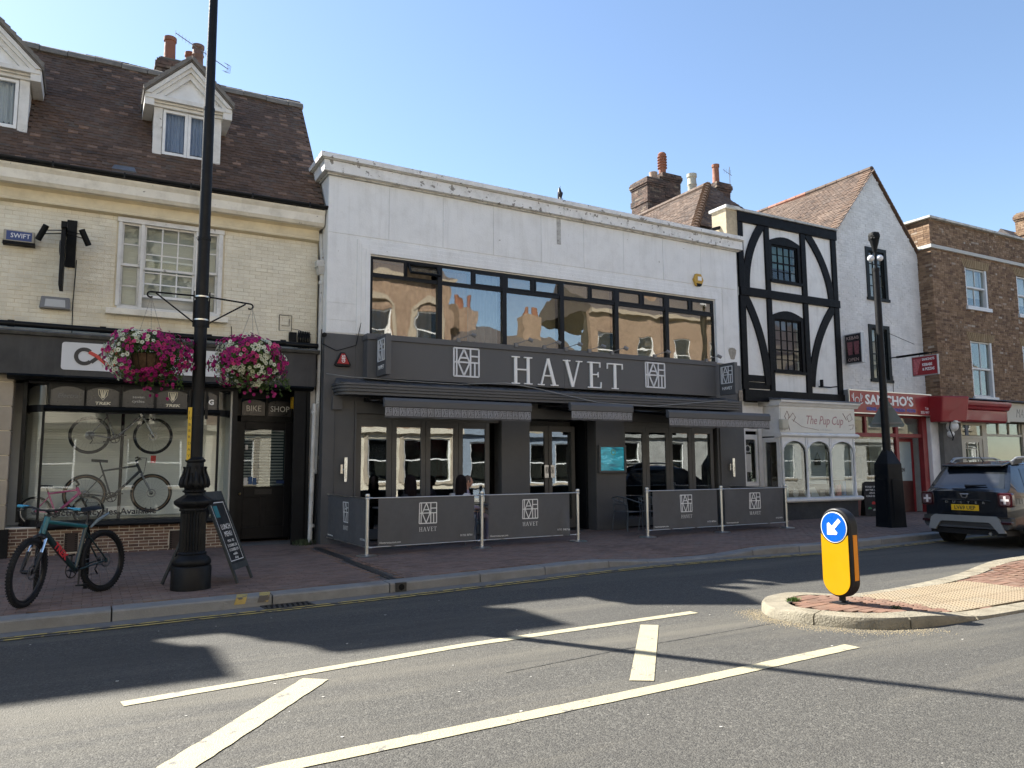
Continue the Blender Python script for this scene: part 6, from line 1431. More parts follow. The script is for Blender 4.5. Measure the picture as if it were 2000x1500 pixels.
beam(15.84, 20.02, 8.56, 8.86, .08, 'top_beam'); beam(15.86, 20.02, 6.42, 6.66, .085, 'mid_beam'); beam(15.86, 20.02, 3.42, 3.74, .10, 'bottom_beam')
for x0, x1 in ((15.85, 16.06), (16.92, 17.10), (18.42, 18.62), (19.78, 19.99)):
    for z0, z1 in ((3.74, 6.42), (6.66, 8.56)): beam(x0, x1, z0, z1, .06, 'post')
def brace(P, w=.25):
    mb = MB(); n = 10; A, B, C = [Vector((p[0], 0, p[1])) for p in P]; pts = [A*(1-t)**2+B*2*t*(1-t)+C*t*t for t in [k/n for k in range(n+1)]]
    L_, R_ = [], []
    for k, p in enumerate(pts):
        d = (pts[min(k+1, n)]-pts[max(k-1, 0)]).normalized(); nn = Vector((-d.z, 0, d.x))*w/2; L_.append(p+nn); R_.append(p-nn)
    for k in range(n):
        q = [R_[k], R_[k+1], L_[k+1], L_[k]]
        mb.hexa([(v.x, TY-.05, v.z) for v in q]+[(v.x, TY+.01, v.z) for v in q])
    mb.obj('brace', M_BEAM, TH)
brace([(16.86, 8.6), (16.12, 7.75), (16.13, 6.62)]); brace([(18.72, 8.58), (19.6, 7.7), (19.70, 6.62)]); brace([(16.06, 6.4), (16.78, 5.35), (16.86, 3.9)]); brace([(19.76, 6.42), (18.8, 5.4), (18.64, 3.95)])
for z in (3.78, 3.98): beam(16.06, 16.92, z, z+.18, .03, 'board')
for (z0, z1, cols, rows, m, bl) in ((7.0, 8.18, 4, 4, 2, (.10, .20, .16)), (4.34, 5.96, 4, 5, 2, (.22, .17, .19))):
    mb = MB(); x0, x1 = 17.1, 18.38; mb.box(x0, x1, TY-.04, TY+.08, z1-.10, z1); mb.box(x0, x0+.1, TY-.04, TY+.08, z0, z1-.10); mb.box(x1-.1, x1, TY-.04, TY+.08, z0, z1-.10); mb.box(x0-.02, x1+.02, TY-.09, TY+.08, z0-.07, z0)
    P = [(x0, z1)]+[(x0+(x1-x0)*k/8, z1+.16*math.sin(math.pi*k/8)) for k in range(1, 8)]+[(x1, z1)]
    mb.prism([(p[0], TY-.04, p[1]) for p in P], (0, .12, 0)); wf = mb.obj('window_surround', M_BEAM, TH)
    sash(TH, x0+.1, x1-.1, z0, z1-.1, TY-.0, cols, rows, frame=.045, bar=.018, mfr=M_BEAM, meet=m, name='sash_window')
    mb = MB(); mb.box(x0, x1, TY+.22, TY+.24, z0 if bl[0] > .15 else z0+.45, z1); mb.obj('blind', mat('blind%d' % int(z0), bl, .8, .1), TH)
    mb = MB(); mb.box(x0-.1, x1+.1, TY+.5, TY+.52, z0-.1, z1+.1); mb.obj('backing', M_ROOM, TH)
mb = MB(); mb.prism([(15.80, TY-.12, 8.86), (20.05, TY-.12, 8.86), (20.05, TY-.12, 8.92), (15.80, TY-.12, 8.93)], (0, .6, 0)); mb.obj('coping', M_COPING, TH)
mb = MB(); mb.box(15.42, 15.84, TY-.06, TY+.5, 8.1, 8.86); mb.obj('parapet_pier', mat('buff_brick', (.42, .35, .24), .85, .2, vs=9, bump=.8, dirt=.4, dirtcol=(.3, .25, .18)), TH)
mb = MB(); mb.box(15.36, 15.9, TY-.14, TY+.56, 8.86, 8.95); mb.obj('pier_cap', M_COPING, TH, bevel=.01)
# ground floor: white door and cafe bay
mb = MB(); mb.box(15.86, 16.75, 15.9, 15.95, 2.6, 3.42); mb.box(15.55, 16.02, 15.72, 15.95, .1, 3.42); mb.box(16.66, 16.8, 15.85, 15.95, .1, 2.7); mb.box(16.0, 20.0, 16.7, 16.75, .1, 3.5); mb.box(19.95, 20.05, 15.4, 16.7, .1, 3.5)
mb.obj('white_front', M_WHITE_WOOD, TH)
mb = MB(); mb.box(15.86, 16.76, 15.80, 15.86, 3.0, 3.08); mb.box(15.84, 16.78, 15.76, 15.84, 3.08, 3.3); mb.obj('door_cornice', M_WHITE_WOOD, TH, bevel=.01)
dd = thing('door', None, None); dd.parent = TH
x0, x1, y = 16.04, 16.62, 15.86
mb = MB(); mb.box(x0, x0+.09, y, y+.05, .15, 2.5); mb.box(x1-.09, x1, y, y+.05, .15, 2.5); mb.box(x0+.09, x1-.09, y, y+.05, .15, 1.18); mb.box(x0+.09, x1-.09, y, y+.05, 2.36, 2.5); mb.obj('frame', M_WHITE_WOOD, dd, bevel=.006)
mb = MB(); mb.box(x0+.09, x1-.09, y+.02, y+.026, 1.18, 2.36); mb.obj('glass', M_WINGLASS, dd)
mb = MB(); mb.box(x0+.14, x0+.32, y+.012, y+.016, 1.45, 1.95); mb.ring((x0+.2, y+.012, 2.1), .09, .012, 'y', 20, 4, sq=.1); mb.obj('door_sticker', M_LETTER_G, dd)
CF = thing('cafe_bay', None, None); CF.parent = TH
BX0, BX1, BY = 16.84, 20.0, 15.2
mb = MB(); mb.box(BX0, BX1, BY+.03, 15.9, 2.45, 3.32); mb.obj('entablature', M_WHITE_WOOD, CF)
run('cafe_cornice', [(15.95, 3.32), (BY-.02, 3.30), (BY-.06, 3.36), (BY-.12, 3.40), (BY-.12, 3.45), (15.95, 3.50)], BX0-.06, BX1+.1, M_WHITE_WOOD, CF)
mb = MB(); mb.hexa([(BX0-.1, BY-.14, 3.45), (BX1+.12, BY-.14, 3.45), (BX1+.12, 15.9, 3.5), (BX0-.1, 15.9, 3.5), (BX0-.08, BY-.13, 3.48), (BX1+.1, BY-.13, 3.49), (BX1+.1, 15.9, 3.60), (BX0-.08, 15.9, 3.60)]); mb.obj('lead_flashing', M_LEAD, CF)
M_SIGNC = mat('cream_banner', (.80, .77, .68), .6, .03, dirt=.15, dirtcol=(.5, .46, .38)); M_PINK = mat('dusty_pink_print', (.48, .27, .26), .6, .05)
mb = MB(); mb.box(BX0+.03, BX1-.03, BY+.005, BY+.03, 2.56, 3.24); mb.obj('sign_board', M_SIGNC, CF, bevel=.003)
text('The Pup', 18.35, 2.80, BY+.002, .26, M_PINK, CF, ext=.002, align='CENTER', shear=.3, squeeze=.85); text('Cup', 19.18, 2.80, BY+.002, .26, M_PINK, CF, ext=.002, align='CENTER', shear=.3, squeeze=.85)
text('DOG FRIENDLY', 18.7, 2.61, BY+.002, .055, M_LETTER_G, CF, ext=.001, align='CENTER')
mb = MB(); y = BY+.002
mb.tube([(17.0, y, 2.6), (17.1, y, 2.85), (17.02, y, 3.0), (17.12, y, 3.15), (17.2, y, 3.0), (17.13, y, 2.86), (17.2, y, 2.6)], .009, 5); mb.tube([(17.2, y, 2.95), (17.35, y, 3.1), (17.45, y, 2.98), (17.36, y, 2.86)], .009, 5); mb.tube([(17.3, y, 2.92), (17.7, y, 2.72), (18.4, y, 2.63)], .006, 5)
mb.tube([(19.45, y, 3.15), (19.6, y, 2.95)], .01, 5); mb.tube([(19.62, y, 3.05), (19.78, y, 3.15), (19.86, y, 2.98), (19.7, y, 2.9), (19.62, y, 3.05)], .008, 5); mb.tube([(19.7, y, 2.8), (19.9, y, 2.82), (19.86, y, 2.7), (19.74, y, 2.68)], .008, 5); mb.obj('line_drawing', mat('brown_line', (.30, .2, .16), .6, .05), CF)
run('cafe_rail', [(15.4, 2.40), (BY+.0, 2.41), (BY-.07, 2.46), (BY-.07, 2.50), (BY, 2.545), (15.4, 2.55)], BX0-.06, BX1+.06, M_WHITE_WOOD, CF, bevel=.006)
run('cafe_sill', [(15.5, .58), (BY-.05, .60), (BY-.09, .64), (BY-.09, .70), (BY+.0, .73), (15.5, .74)], BX0-.04, BX1+.08, M_WHITE_WOOD, CF, bevel=.006)
mb = MB(); mb.box(BX0+.04, BX1-.02, BY+.05, 15.9, .1, .60); mb.obj('plinth', mat('navy_plinth', (.018, .022, .032), .6, .2, dirt=.3, dirtcol=(.06, .06, .06)), CF)
def arch_pt(x0, x1, zs, r, n=10): return [(x0+(x1-x0)*k/n, zs+r*math.sin(math.pi*k/n)**.6) for k in range(n+1)]
AR = [(16.92, 17.78), (17.90, 18.78), (18.90, 19.80)]
for a, b in AR:
    zs, r = 2.12, .2; P = arch_pt(a, b, zs, r)
    mb = MB()
    for p, q in zip(P, P[1:]): mb.hexa([(p[0], BY, p[1]), (q[0], BY, q[1]), (q[0], BY+.06, q[1]), (p[0], BY+.06, p[1]), (p[0], BY, 2.41), (q[0], BY, 2.41), (q[0], BY+.06, 2.41), (p[0], BY+.06, 2.41)])
    for p, q in zip(P, P[1:]): mb.tube([(p[0], BY-.01, p[1]), (q[0], BY-.01, q[1])], .018, 6)
    mb.obj('arch', M_WHITE_WOOD, CF)
    mb = MB(); mb.prism([(a, BY+.035, .74), (b, BY+.035, .74)]+[(p[0], BY+.035, p[1]) for p in reversed(P)], (0, .005, 0)); mb.obj('pane', M_WINGLASS, CF)
for x in (16.88, 17.84, 18.84, 19.86): mb = MB(); mb.lathe([(.05, .72), (.05, .80), (.035, .83), (.03, 1.4), (.035, 2.0), (.05, 2.04), (.05, 2.12), (.035, 2.2), (.035, 2.41)], (x, BY+.01, 0), 12); mb.obj('colonnette', M_WHITE_WOOD, CF, smooth=40)
# side return with arched light
mb = MB(); mb.box(BX0-.02, BX0+.03, BY+.05, BY+.16, .74, 2.41); mb.box(BX0-.02, BX0+.03, 15.78, 15.9, .74, 2.41); mb.box(BX0-.02, BX0+.03, BY+.16, 15.78, 2.28, 2.41); mb.box(BX0-.02, BX0+.03, BY+.1, 15.9, .1, .74); mb.obj('bay_side', M_WHITE_WOOD, CF)
mb = MB(); mb.box(BX0+.0, BX0+.006, BY+.16, 15.78, .74, 2.28); mb.obj('side_pane', M_WINGLASS, CF)
mb = MB()
for a, b in AR:
    z0 = {0: 1.25, 1: 1.1, 2: 1.2}[AR.index((a, b))]; mb = MB(); mb.box(a+.06, b-.06, BY+.10, BY+.104, z0, 2.28); mb.obj('window_film', mat('white_film', (.42, .45, .46), .5, .03), CF)
    text('LUNCH & TREATS', (a+b)/2, 1.45, BY+.098, .035, M_LETTER_G, CF, ext=.001, align='CENTER'); mb = MB(); mb.ring(((a+b)/2-.2, BY+.098, 1.42), .03, .006, 'y', 12, 4, sq=.2); mb.obj('film_motif', M_LETTER_G, CF)
mb = MB(); mb.box(BX0, BX1, 15.6, 15.62, .74, 2.4); mb.obj('bay_backing', mat('brown_room', (.10, .075, .055), .9, .3), CF)
mb = MB(); mb.box(BX0+.04, BX1, BY+.1, 15.6, .70, .73); mb.obj('window_board', M_WHITE_WOOD, CF)
o = thing('hanging_plaque', 'small dark plaque hung on string inside the middle arched cafe light', 'plaque', (18.35, BY+.07, 1.75)); mb = MB(); mb.box(-.12, .12, -.01, .01, -.12, .06); mb.obj('board', M_BEAM, o); mb = MB(); mb.tube([(-.1, 0, .06), (0, 0, .24), (.1, 0, .06)], .006, 5); mb.obj('string', M_BEAM, o)
props = [(17.15, .12, .34, (.5, .55, .52), 'pale framed card on the cafe window board below the left arch'), (17.55, .16, .22, (.45, .42, .4), 'round dish standing at the right of the left cafe arch'), (18.0, .14, .2, (.5, .48, .45), 'small round dish beside the middle colonnette'), (18.28, .3, .26, (.6, .6, .58), 'open white book standing under the middle cafe arch'), (18.6, .2, .16, (.35, .3, .25), 'brown basket under the right side of the middle arch'), (19.05, .16, .26, (.4, .4, .42), 'grey round tin at the left of the right arch'), (19.32, .18, .32, (.5, .12, .12), 'red box standing under the right cafe arch'), (19.55, .14, .44, (.1, .22, .45), 'blue bottle shaped box at the right of the right arch')]
for k, (x, w, h, c, lab) in enumerate(props):
    mb = MB()
    if k in (1, 2, 5): mb.cyl((x, BY+.2, .74+h/2), (x, BY+.22, .74+h/2), h/2, 20); mb.ring((x, BY+.2, .74+h/2), h/2, .01, 'y', 20, 5)
    elif k == 3: mb.hexa([(x-w/2, BY+.12, .74), (x+w/2, BY+.12, .74), (x+w/2, BY+.22, .74), (x-w/2, BY+.22, .74), (x-w/2.4, BY+.26, .74+h), (x+w/2.4, BY+.26, .74+h), (x+w/2.4, BY+.27, .74+h), (x-w/2.4, BY+.27, .74+h)])
    else: mb.box(x-w/2, x+w/2, BY+.15, BY+.24, .74, .74+h)
    tag(mb.obj(('card', 'dish', 'dish', 'book', 'basket', 'tin', 'gift_box', 'gift_box')[k], mat('prop%d' % k, c, .5, .1), bevel=.008), lab, ('card', 'dish', 'dish', 'book', 'basket', 'tin', 'box', 'box')[k])
tag(MB().box(16.70, 16.95, 15.0, 15.15, 2.62, 2.9).obj('alarm_box', mat('cream_alarm', (.55, .52, .42), .5, .05), bevel=.03), 'cream alarm box on the left cheek of the cafe bay', 'alarm box')
# small lamp bracket low on the jetty
mb = MB(); mb.tube([(18.9, TY-.06, 3.95), (19.4, TY-.06, 3.95), (19.4, TY-.3, 3.95)], .02, 6); mb.cyl((18.95, TY-.12, 3.95), (18.95, TY-.12, 4.15), .05, 10); tag(mb.obj('lamp_bracket', M_BLACK_MATT), 'small black lamp bracket at the lower right of the timber frame', 'lamp bracket')

# ================================================================ TILED HOUSE BEHIND THE RESTAURANT
def tile_plane(parent, O, U, V, umax, vmax, m, key, inside=None, lim=300, w=.167, g=.1):
    """tiles on plane: O origin, U along the courses, V up the slope"""
    U = U.normalized(); V = V.normalized(); N = U.cross(V); 
    q0 = Matrix((U, V, N)).transposed().to_quaternion(); its = []
    for r in range(int(vmax/g)):
        for c in range(int(umax/w)+1):
            u = c*w+(w/2 if r % 2 else 0); v = r*g
            if inside and not inside(u, v): continue
            p = O+U*u+V*(v+.05)+N*(.02+.015*math.sin(u*2+v))+N*random.uniform(-.003, .005)
            q = q0 @ Quaternion((1, 0, 0), -.10+random.uniform(-.03, .03)) @ Quaternion((0, 0, 1), random.uniform(-.03, .03)) @ Quaternion((0, 1, 0), random.uniform(-.03, .03))
            its.append((tuple(p), (.161, .17, .018), q, min(.99, max(0, .5+.4*noise.noise(Vector((u*.8, v, 5)))+random.uniform(-.4, .4)))))
    pieces(parent, 'roof_tile', 'far_roof_tiles', key, m, its, limit=lim, warp=.02)
MH = thing('rear_house', 'old brown hipped tile roof with brick chimneys rising behind the restaurant parapet', 'building')
rx, rz, ry0, ry1 = 17.5, 10.85, 18.4, 22.2; D = 3.0
mb = MB(); P0 = (rx, ry0, rz); P1 = (rx, ry1, rz); a = (rx-D, ry0-D+.6, rz-D-.03); b = (rx+D, ry0-D+.6, rz-D-.03); c = (rx+D, ry1+1, rz-D-.03); d = (rx-D, ry1+1, rz-D-.03)
for f in ((a, P0, P1, d), (a, b, P0), (b, c, P1, P0), (d, P1, c)): mb.poly([(x, y, z-.03) for x, y, z in f])
mb.box(rx-D+.2, rx+D-.2, ry0-D+1, ry1+.6, .1, rz-D-.05); mb.obj('roof', MATS['roof_felt'], MH)
V = (Vector(P0)-Vector((rx-D, ry0, rz-D))); tile_plane(MH, Vector((rx-D, ry1, rz-D)), Vector((0, -1, 0)), V, 7.2, V.length, M_WTILE, 'wtile', inside=lambda u, v: u < (ry1-ry0)+ (D-.6)*(1-v/V.length) and v > 1.2)
V2 = Vector((0, D-.6, D)); tile_plane(MH, Vector((rx-D, ry0-D+.6, rz-D)), Vector((1, 0, 0)), V2, 2*D, V2.length, M_WTILE, 'wtile', inside=lambda u, v: abs(u-D) < D*(1-v/V2.length) and v > 1.0, lim=0)
hip0 = Vector(P0); hip1 = Vector(a); n = 22
for k in range(n):
    p = hip0.lerp(hip1, k/n); q = hip0.lerp(hip1, (k+1.15)/n); mb = MB(); mb.tube([p+Vector((0, 0, .02)), q+Vector((0, 0, .06))], [.11, .14], 8); mb.obj('hip_tile', M_TILE, MH)
for k in range(9):
    ya = ry0+k*.43; mb = MB(); mb.tube([(rx, ya, rz+.01), (rx, ya+.42, rz+.01)], .12, 8); mb.obj('ridge_tile', M_WTILE, MH)
chimney(MH, 18.35, 18.95, 18.85, 19.4, 9.2, 11.30, [(18.55, 19.1, .12, .72, M_POT, 'roll')])
chimney(MH, 18.35, 19.0, 20.0, 20.7, 9.5, 11.1, [(18.55, 20.3, .17, 1.0, M_POT_PALE, 'crown')])
chimney(MH, 18.3, 19.15, 22.5, 23.5, 9.5, 12.75, [(18.85, 22.8, .15, .35, mat('buff_pot2', (.36, .25, .18), .8, .2, dirt=.5, dirtcol=(.15, .12, .1), dirt_s=6), 'plain')], lim=220)
chimney(MH, 19.16, 20.05, 22.6, 23.5, 9.5, 13.1, [(19.4, 22.9, .17, .95, M_POT, 'louvre')], lim=220)
mb = MB(); mb.tube([(18.9, 18.8, 11.1), (18.9, 18.8, 11.9)], .012, 5); mb.tube([(18.6, 18.8, 11.75), (19.0, 18.8, 11.6)], .008, 5)
for k in range(4): mb.tube([(18.65+.1*k, 18.8, 11.62), (18.65+.1*k, 18.8, 11.8)], .005, 4)
tag(mb.obj('tv_aerial', M_GREYBOX), 'small dark aerial on the chimney with the terracotta pot beside the timber house', 'aerial')
mb = MB(); mb.tube([(15.2, 15.9, 8.3), (15.7, 15.7, 8.45)], .05, 8); mb.box(15.45, 15.5, 15.6, 15.8, 8.2, 8.5); mb.obj('gutter', M_BLACK_MATT, MH)

# ================================================================ WHITE GABLED HOUSE
GH = thing('gabled_house', 'white painted brick house with steep gable and red takeaway shopfront', 'building')
GY = 15.8; pk = (22.25, 11.3); eL, eR = (20.0, 8.72), (24.45, 8.75)
def in_gable(x, z):
    if z < 8.7: return 20.02 < x < 24.42
    t = (z-8.7)/(pk[1]-8.7); return eL[0]+(pk[0]-eL[0])*t+.06 < x < eR[0]+(pk[0]-eR[0])*t-.06
mb = MB(); wall_boxes(mb, 20.0, 24.44, 3.2, 8.7, GY, GY+.3, [(21.72, 22.72, 7.0, 8.66), (21.66, 22.66, 4.34, 6.1)])
mb.prism([(eL[0], GY, 8.7), (eR[0], GY, 8.7), (pk[0], GY, pk[1])], (0, .3, 0)); mb.box(20.0, 20.2, GY+.3, 28, .1, 8.6); mb.box(24.25, 24.44, GY+.3, 28, .1, 8.6)
mb.obj('wall', M_WJOINT, GH)
pieces(GH, 'brick', 'far_bricks', 'white_brick', M_WBRICK, brick_items(20.0, 24.44, 3.95, 11.3, GY, [(21.62, 22.82, 6.9, 8.76), (21.56, 22.76, 4.24, 6.2)], joint=.008, proud=.005, jit=.003, inside=in_gable), warp=.012)
mb = MB()
mb.prism([(eL[0]-.15, GY+.06, 8.50), (pk[0], GY+.06, pk[1]+.02), (eR[0]+.15, GY+.06, 8.55)], (0, 13, 0)); mb.obj('roof', MATS['roof_felt'], GH)
for (a_, sgn) in ((Vector((eL[0]-.15, 0, 8.52)), -1), (Vector((eR[0]+.15, 0, 8.56)), 1)):
    b_ = Vector((pk[0], 0, pk[1]+.05)); V = b_-a_
    if sgn < 0: tile_plane(GH, Vector((a_.x, GY+12.5, a_.z)), Vector((0, -1, 0)), V, 12.55, V.length, M_WTILE, 'wtile', lim=300)
    mb = MB(); n = 26
    for k in range(n):
        p = a_.lerp(b_, k/n); q = a_.lerp(b_, (k+1)/n); mb = MB(); nn = Vector((-V.z, 0, V.x)).normalized(); nn = -nn if nn.z < 0 else nn
        mb.hexa([(p.x, GY-.09, p.z), (q.x, GY-.09, q.z), (q.x, GY+.2, q.z), (p.x, GY+.2, p.z), ((p+nn*.055).x, GY-.09, (p+nn*.055).z), ((q+nn*.035).x, GY-.09, (q+nn*.035).z), ((q+nn*.035).x, GY+.2, (q+nn*.035).z), ((p+nn*.055).x, GY+.2, (p+nn*.055).z)]); mb.obj('verge_tile', M_TILE, GH)
for k in range(28): ya = GY-.05+k*.44; mb = MB(); mb.tube([(pk[0], ya, pk[1]+.06), (pk[0], ya+.425, pk[1]+.06)], .11, 8); mb.obj('ridge_tile', M_POT if k > 4 and k % 5 else M_WTILE, GH)
for (x0, x1, z0, z1) in ((21.70, 22.74, 6.98, 8.68), (21.64, 22.68, 4.32, 6.12)):
    mb = MB(); mb.box(x0, x1, GY-.03, GY+.1, z1-.12, z1); mb.box(x0, x0+.14, GY-.03, GY+.1, z0, z1-.12); mb.box(x1-.14, x1, GY-.03, GY+.1, z0, z1-.12); mb.box(x0-.03, x1+.05, GY-.05, GY+.1, z0-.06, z0+.03); mb.obj('window_surround', mat('black_frame_paint', (.009, .012, .012), .5, .2, dirt=.2, dirtcol=(.03, .03, .03), spec=.2), GH)
    sash(GH, x0+.14, x1-.14, z0+.03, z1-.12, GY+.02, 3, 4, frame=.04, bar=.018, mfr=MATS['black_frame_paint'], meet=2, name='sash_window')
    mb = MB(); mb.box(x0, x1, GY+.25, GY+.26, z0, z1); mb.obj('blind', M_BLIND, GH)
mb = MB()
for k in range(12): a = R(30+120*k/12); b = R(30+120*(k+1)/12); mb.tube([(22.2+.75*math.cos(a), GY-.008, 5.9+.62*math.sin(a)), (22.2+.75*math.cos(b), GY-.008, 5.9+.62*math.sin(b))], .009, 4)
mb.obj('arch_crack', M_WJOINT, GH)
# takeaway front
M_RED = mat('shop_red', (.30, .022, .028), .4, .08, vs=3, coat=.3, dirt=.15, dirtcol=(.12, .03, .03)); M_REDP = mat('red_woodwork', (.24, .025, .028), .45, .15, dirt=.25, dirtcol=(.10, .03, .03)); M_BLUEP = mat('blue_print', (.06, .12, .45), .5, .05)
SF = thing('takeaway_front', None, None); SF.parent = GH
mb = MB(); mb.box(19.98, 24.0, 15.4, 15.78, 3.2, 3.9); mb.obj('sign_box', M_GREYBOX, SF, bevel=.006)
mb = MB(); mb.box(20.04, 23.98, 15.375, 15.40, 3.22, 3.88); mb.obj('sign_face', M_RED, SF)
mb = MB(); mb.box(19.98, 24.02, 15.365, 15.40, 3.88, 3.91); mb.box(19.98, 24.02, 15.365, 15.40, 3.19, 3.22); mb.box(19.98, 20.01, 15.365, 15.40, 3.22, 3.88); mb.box(23.99, 24.02, 15.365, 15.40, 3.22, 3.88); mb.obj('sign_trim', M_STEEL, SF)
text("SANCHO'S", 20.72, 3.49, 15.372, .30, M_LETTER_W, SF, ext=.008, bold=.012, squeeze=1.18); text('KEBABS - BURGERS - CHICKEN - PIZZAS', 20.78, 3.30, 15.372, .10, M_BLUEP, SF, ext=.003, squeeze=.98, bold=.004); text('Tel:', 23.66, 3.40, 15.372, .09, M_LETTER_W, SF, ext=.003); text('355 997', 23.42, 3.26, 15.372, .10, M_LETTER_W, SF, ext=.003)
mb = MB(); c = (20.36, 15.372, 3.58)
mb.tube([(20.15, 15.37, 3.5), (20.3, 15.37, 3.46), (20.45, 15.37, 3.46), (20.6, 15.37, 3.52)], .014, 5)
for s in (-1, 1): mb.tube([(20.36+s*.17, 15.37, 3.56), (20.36+s*.17, 15.37, 3.8)], .014, 5); mb.tube([(20.36+s*.17, 15.37, 3.64), (20.36+s*.23, 15.37, 3.67), (20.36+s*.23, 15.37, 3.75)], .011, 5)
mb.ring(c, .10, .012, 'y', 20, 5, sq=.3); mb.obj('cactus_drawing', M_LETTER_W, SF)
mb = MB()
mb.box(20.15, 20.30, 15.6, 15.72, .1, 3.2); mb.box(22.42, 22.56, 15.6, 15.72, .1, 3.2); mb.box(23.72, 23.95, 15.55, 15.72, .1, 3.2); mb.box(20.30, 22.42, 15.6, 15.7, 2.50, 2.62); mb.box(22.56, 23.72, 15.6, 15.7, 2.50, 2.62); mb.box(20.30, 23.72, 15.6, 15.7, 3.12, 3.2); mb.box(20.95, 21.04, 15.6, 15.7, 2.62, 3.12); mb.box(20.3, 22.42, 15.6, 15.72, .1, .66); mb.obj('red_frame', M_REDP, SF, bevel=.006)
mb = MB(); mb.box(20.3, 22.42, 15.65, 15.656, .66, 2.5); mb.obj('shop_pane', M_WINGLASS, SF); mb = MB(); mb.box(20.3, 20.95, 15.65, 15.656, 2.62, 3.12); mb.obj('top_light', M_WINGLASS, SF); mb = MB(); mb.box(21.04, 22.42, 15.65, 15.656, 2.62, 3.12); mb.obj('top_light', M_WINGLASS, SF); mb = MB(); mb.box(22.56, 23.72, 15.65, 15.656, 2.62, 3.12); mb.obj('top_light', M_WINGLASS, SF)
mb = MB(); mb.box(20.2, 22.45, 16.6, 16.62, .1, 3.1); mb.obj('back_wall', mat('warm_room', (.16, .13, .09), .9, .3, vs=1.5), SF)
mb = MB(); mb.box(20.6, 21.9, 16.5, 16.56, 1.2, 1.9); mb.obj('menu_shelf', mat('dark_arch', (.02, .02, .02), .8, .2), SF); mb = MB(); mb.box(20.4, 21.0, 16.2, 16.5, .66, 1.28); mb.obj('counter', mat('counter_green', (.03, .12, .06), .6, .2), SF)  # counter has one even dark green colour
dd = thing('door', None, None); dd.parent = SF
mb = MB(); mb.box(22.60, 22.70, 15.9, 15.95, .12, 2.5); mb.box(23.60, 23.70, 15.9, 15.95, .12, 2.5); mb.box(22.70, 23.60, 15.9, 15.95, 2.38, 2.5); mb.obj('frame', M_REDP, dd)
mb = MB(); mb.box(22.70, 23.60, 15.91, 15.94, .12, 1.12); mb.obj('kick_panel', mat('maroon', (.05, .012, .012), .5, .1), dd); mb = MB(); mb.box(22.70, 23.60, 15.92, 15.93, 1.12, 2.38); mb.obj('frosted_glass', mat('frosted', (.30, .38, .40), .25, .05), dd); text('OPEN', 22.86, 1.42, 15.915, .12, M_SIGNK, dd, ext=.002, squeeze=.85, bold=.006)
mb = MB(); mb.box(22.84, 23.22, 15.908, 15.915, 1.39, 1.58); 
# side pillar, white
mb = MB(); mb.box(24.0, 24.42, 15.45, 15.8, .1, 3.15); mb.obj('white_pillar', M_WBRICK, GH, bevel=.01)
o = thing('kebab_sign', 'black and pink illuminated projecting sign reading kebab open on the white gable', 'projecting sign', (20.42, 15.76, 4.72))
mb = MB(); mb.box(0, .14, -.60, 0, 0, .94); mb.obj('case', mat('sign_silver', (.45, .46, .47), .4, .05, metal=.4), o, bevel=.006)
mb = MB(); mb.box(-.006, 0, -.57, -.03, .03, .91); mb.obj('face', mat('kebab_black', (.02, .018, .02), .3, .1), o)
for x_ in (-.42, -.19): mb = MB(); mb.hexa([(-.012, x_-.08, .28), (-.006, x_-.08, .28), (-.006, x_+.06, .28), (-.012, x_+.06, .28), (-.012, x_-.10, .68), (-.006, x_-.10, .68), (-.006, x_+.09, .68), (-.012, x_+.09, .68)]); mb.obj('meat_picture', mat('pinkbrown', (.22, .08, .09), .5, .4, vs=20), o)
for body, z in (('KEBAB', .75), ('OPEN', .08)): text(body, -.010, z, -.30, .105, mat('amber_text', (.45, .33, .30), .5, .1), o, align='CENTER', ext=.002, rz=R(-90), squeeze=1.05)
o = thing('takeaway_sign', 'red and black hanging sign for kebabs and pizzas projecting past the black lamp column', 'projecting sign', (22.6, 15.78, 4.38))
mb = MB(); mb.box(0, .07, -1.60, -.75, 0, .62); mb.obj('case', MATS['sign_silver'], o, bevel=.006)
mb = MB(); mb.box(-.006, 0, -1.575, -.775, .025, .595); mb.obj('face', M_RED, o)
mb = MB(); mb.hexa([(-.012, -.92, .06), (-.006, -.92, .06), (-.006, -.80, .06), (-.012, -.80, .06), (-.012, -1.08, .54), (-.006, -1.08, .54), (-.006, -.82, .54), (-.012, -.82, .54)]); mb.obj('meat_picture', mat('pink_meat', (.50, .14, .15), .5, .4, vs=20), o)
for body, z, h in (("SANCHO'S", .47, .075), ('KEBABS', .30, .085), ('& PIZZAS', .16, .085)): text(body, -.010, z, -1.10, h, M_LETTER_W, o, align='LEFT', ext=.002, rz=R(-90), squeeze=.82, bold=.003)
mb = MB(); mb.box(-.03, .06, -1.3, -.25, .66, .72); mb.cyl((0, -.02, .69), (0, -1.6, .69), .018, 8); mb.cyl((.03, -1.0, .62), (.03, -1.0, .70), .01, 6); mb.cyl((.03, -1.4, .62), (.03, -1.4, .70), .01, 6); mb.obj('bracket', M_BLACK_MATT, o)
cable('cable', 'thin stay wire above the red hanging sign on the gable', [(22.6, 15.78, 5.9), (22.6, 14.9, 5.4)], .008)
cable('cable', 'thin cable dropping from the red hanging sign to the takeaway fascia', [(22.7, 15.77, 4.5), (22.68, 15.77, 3.92)], .008)

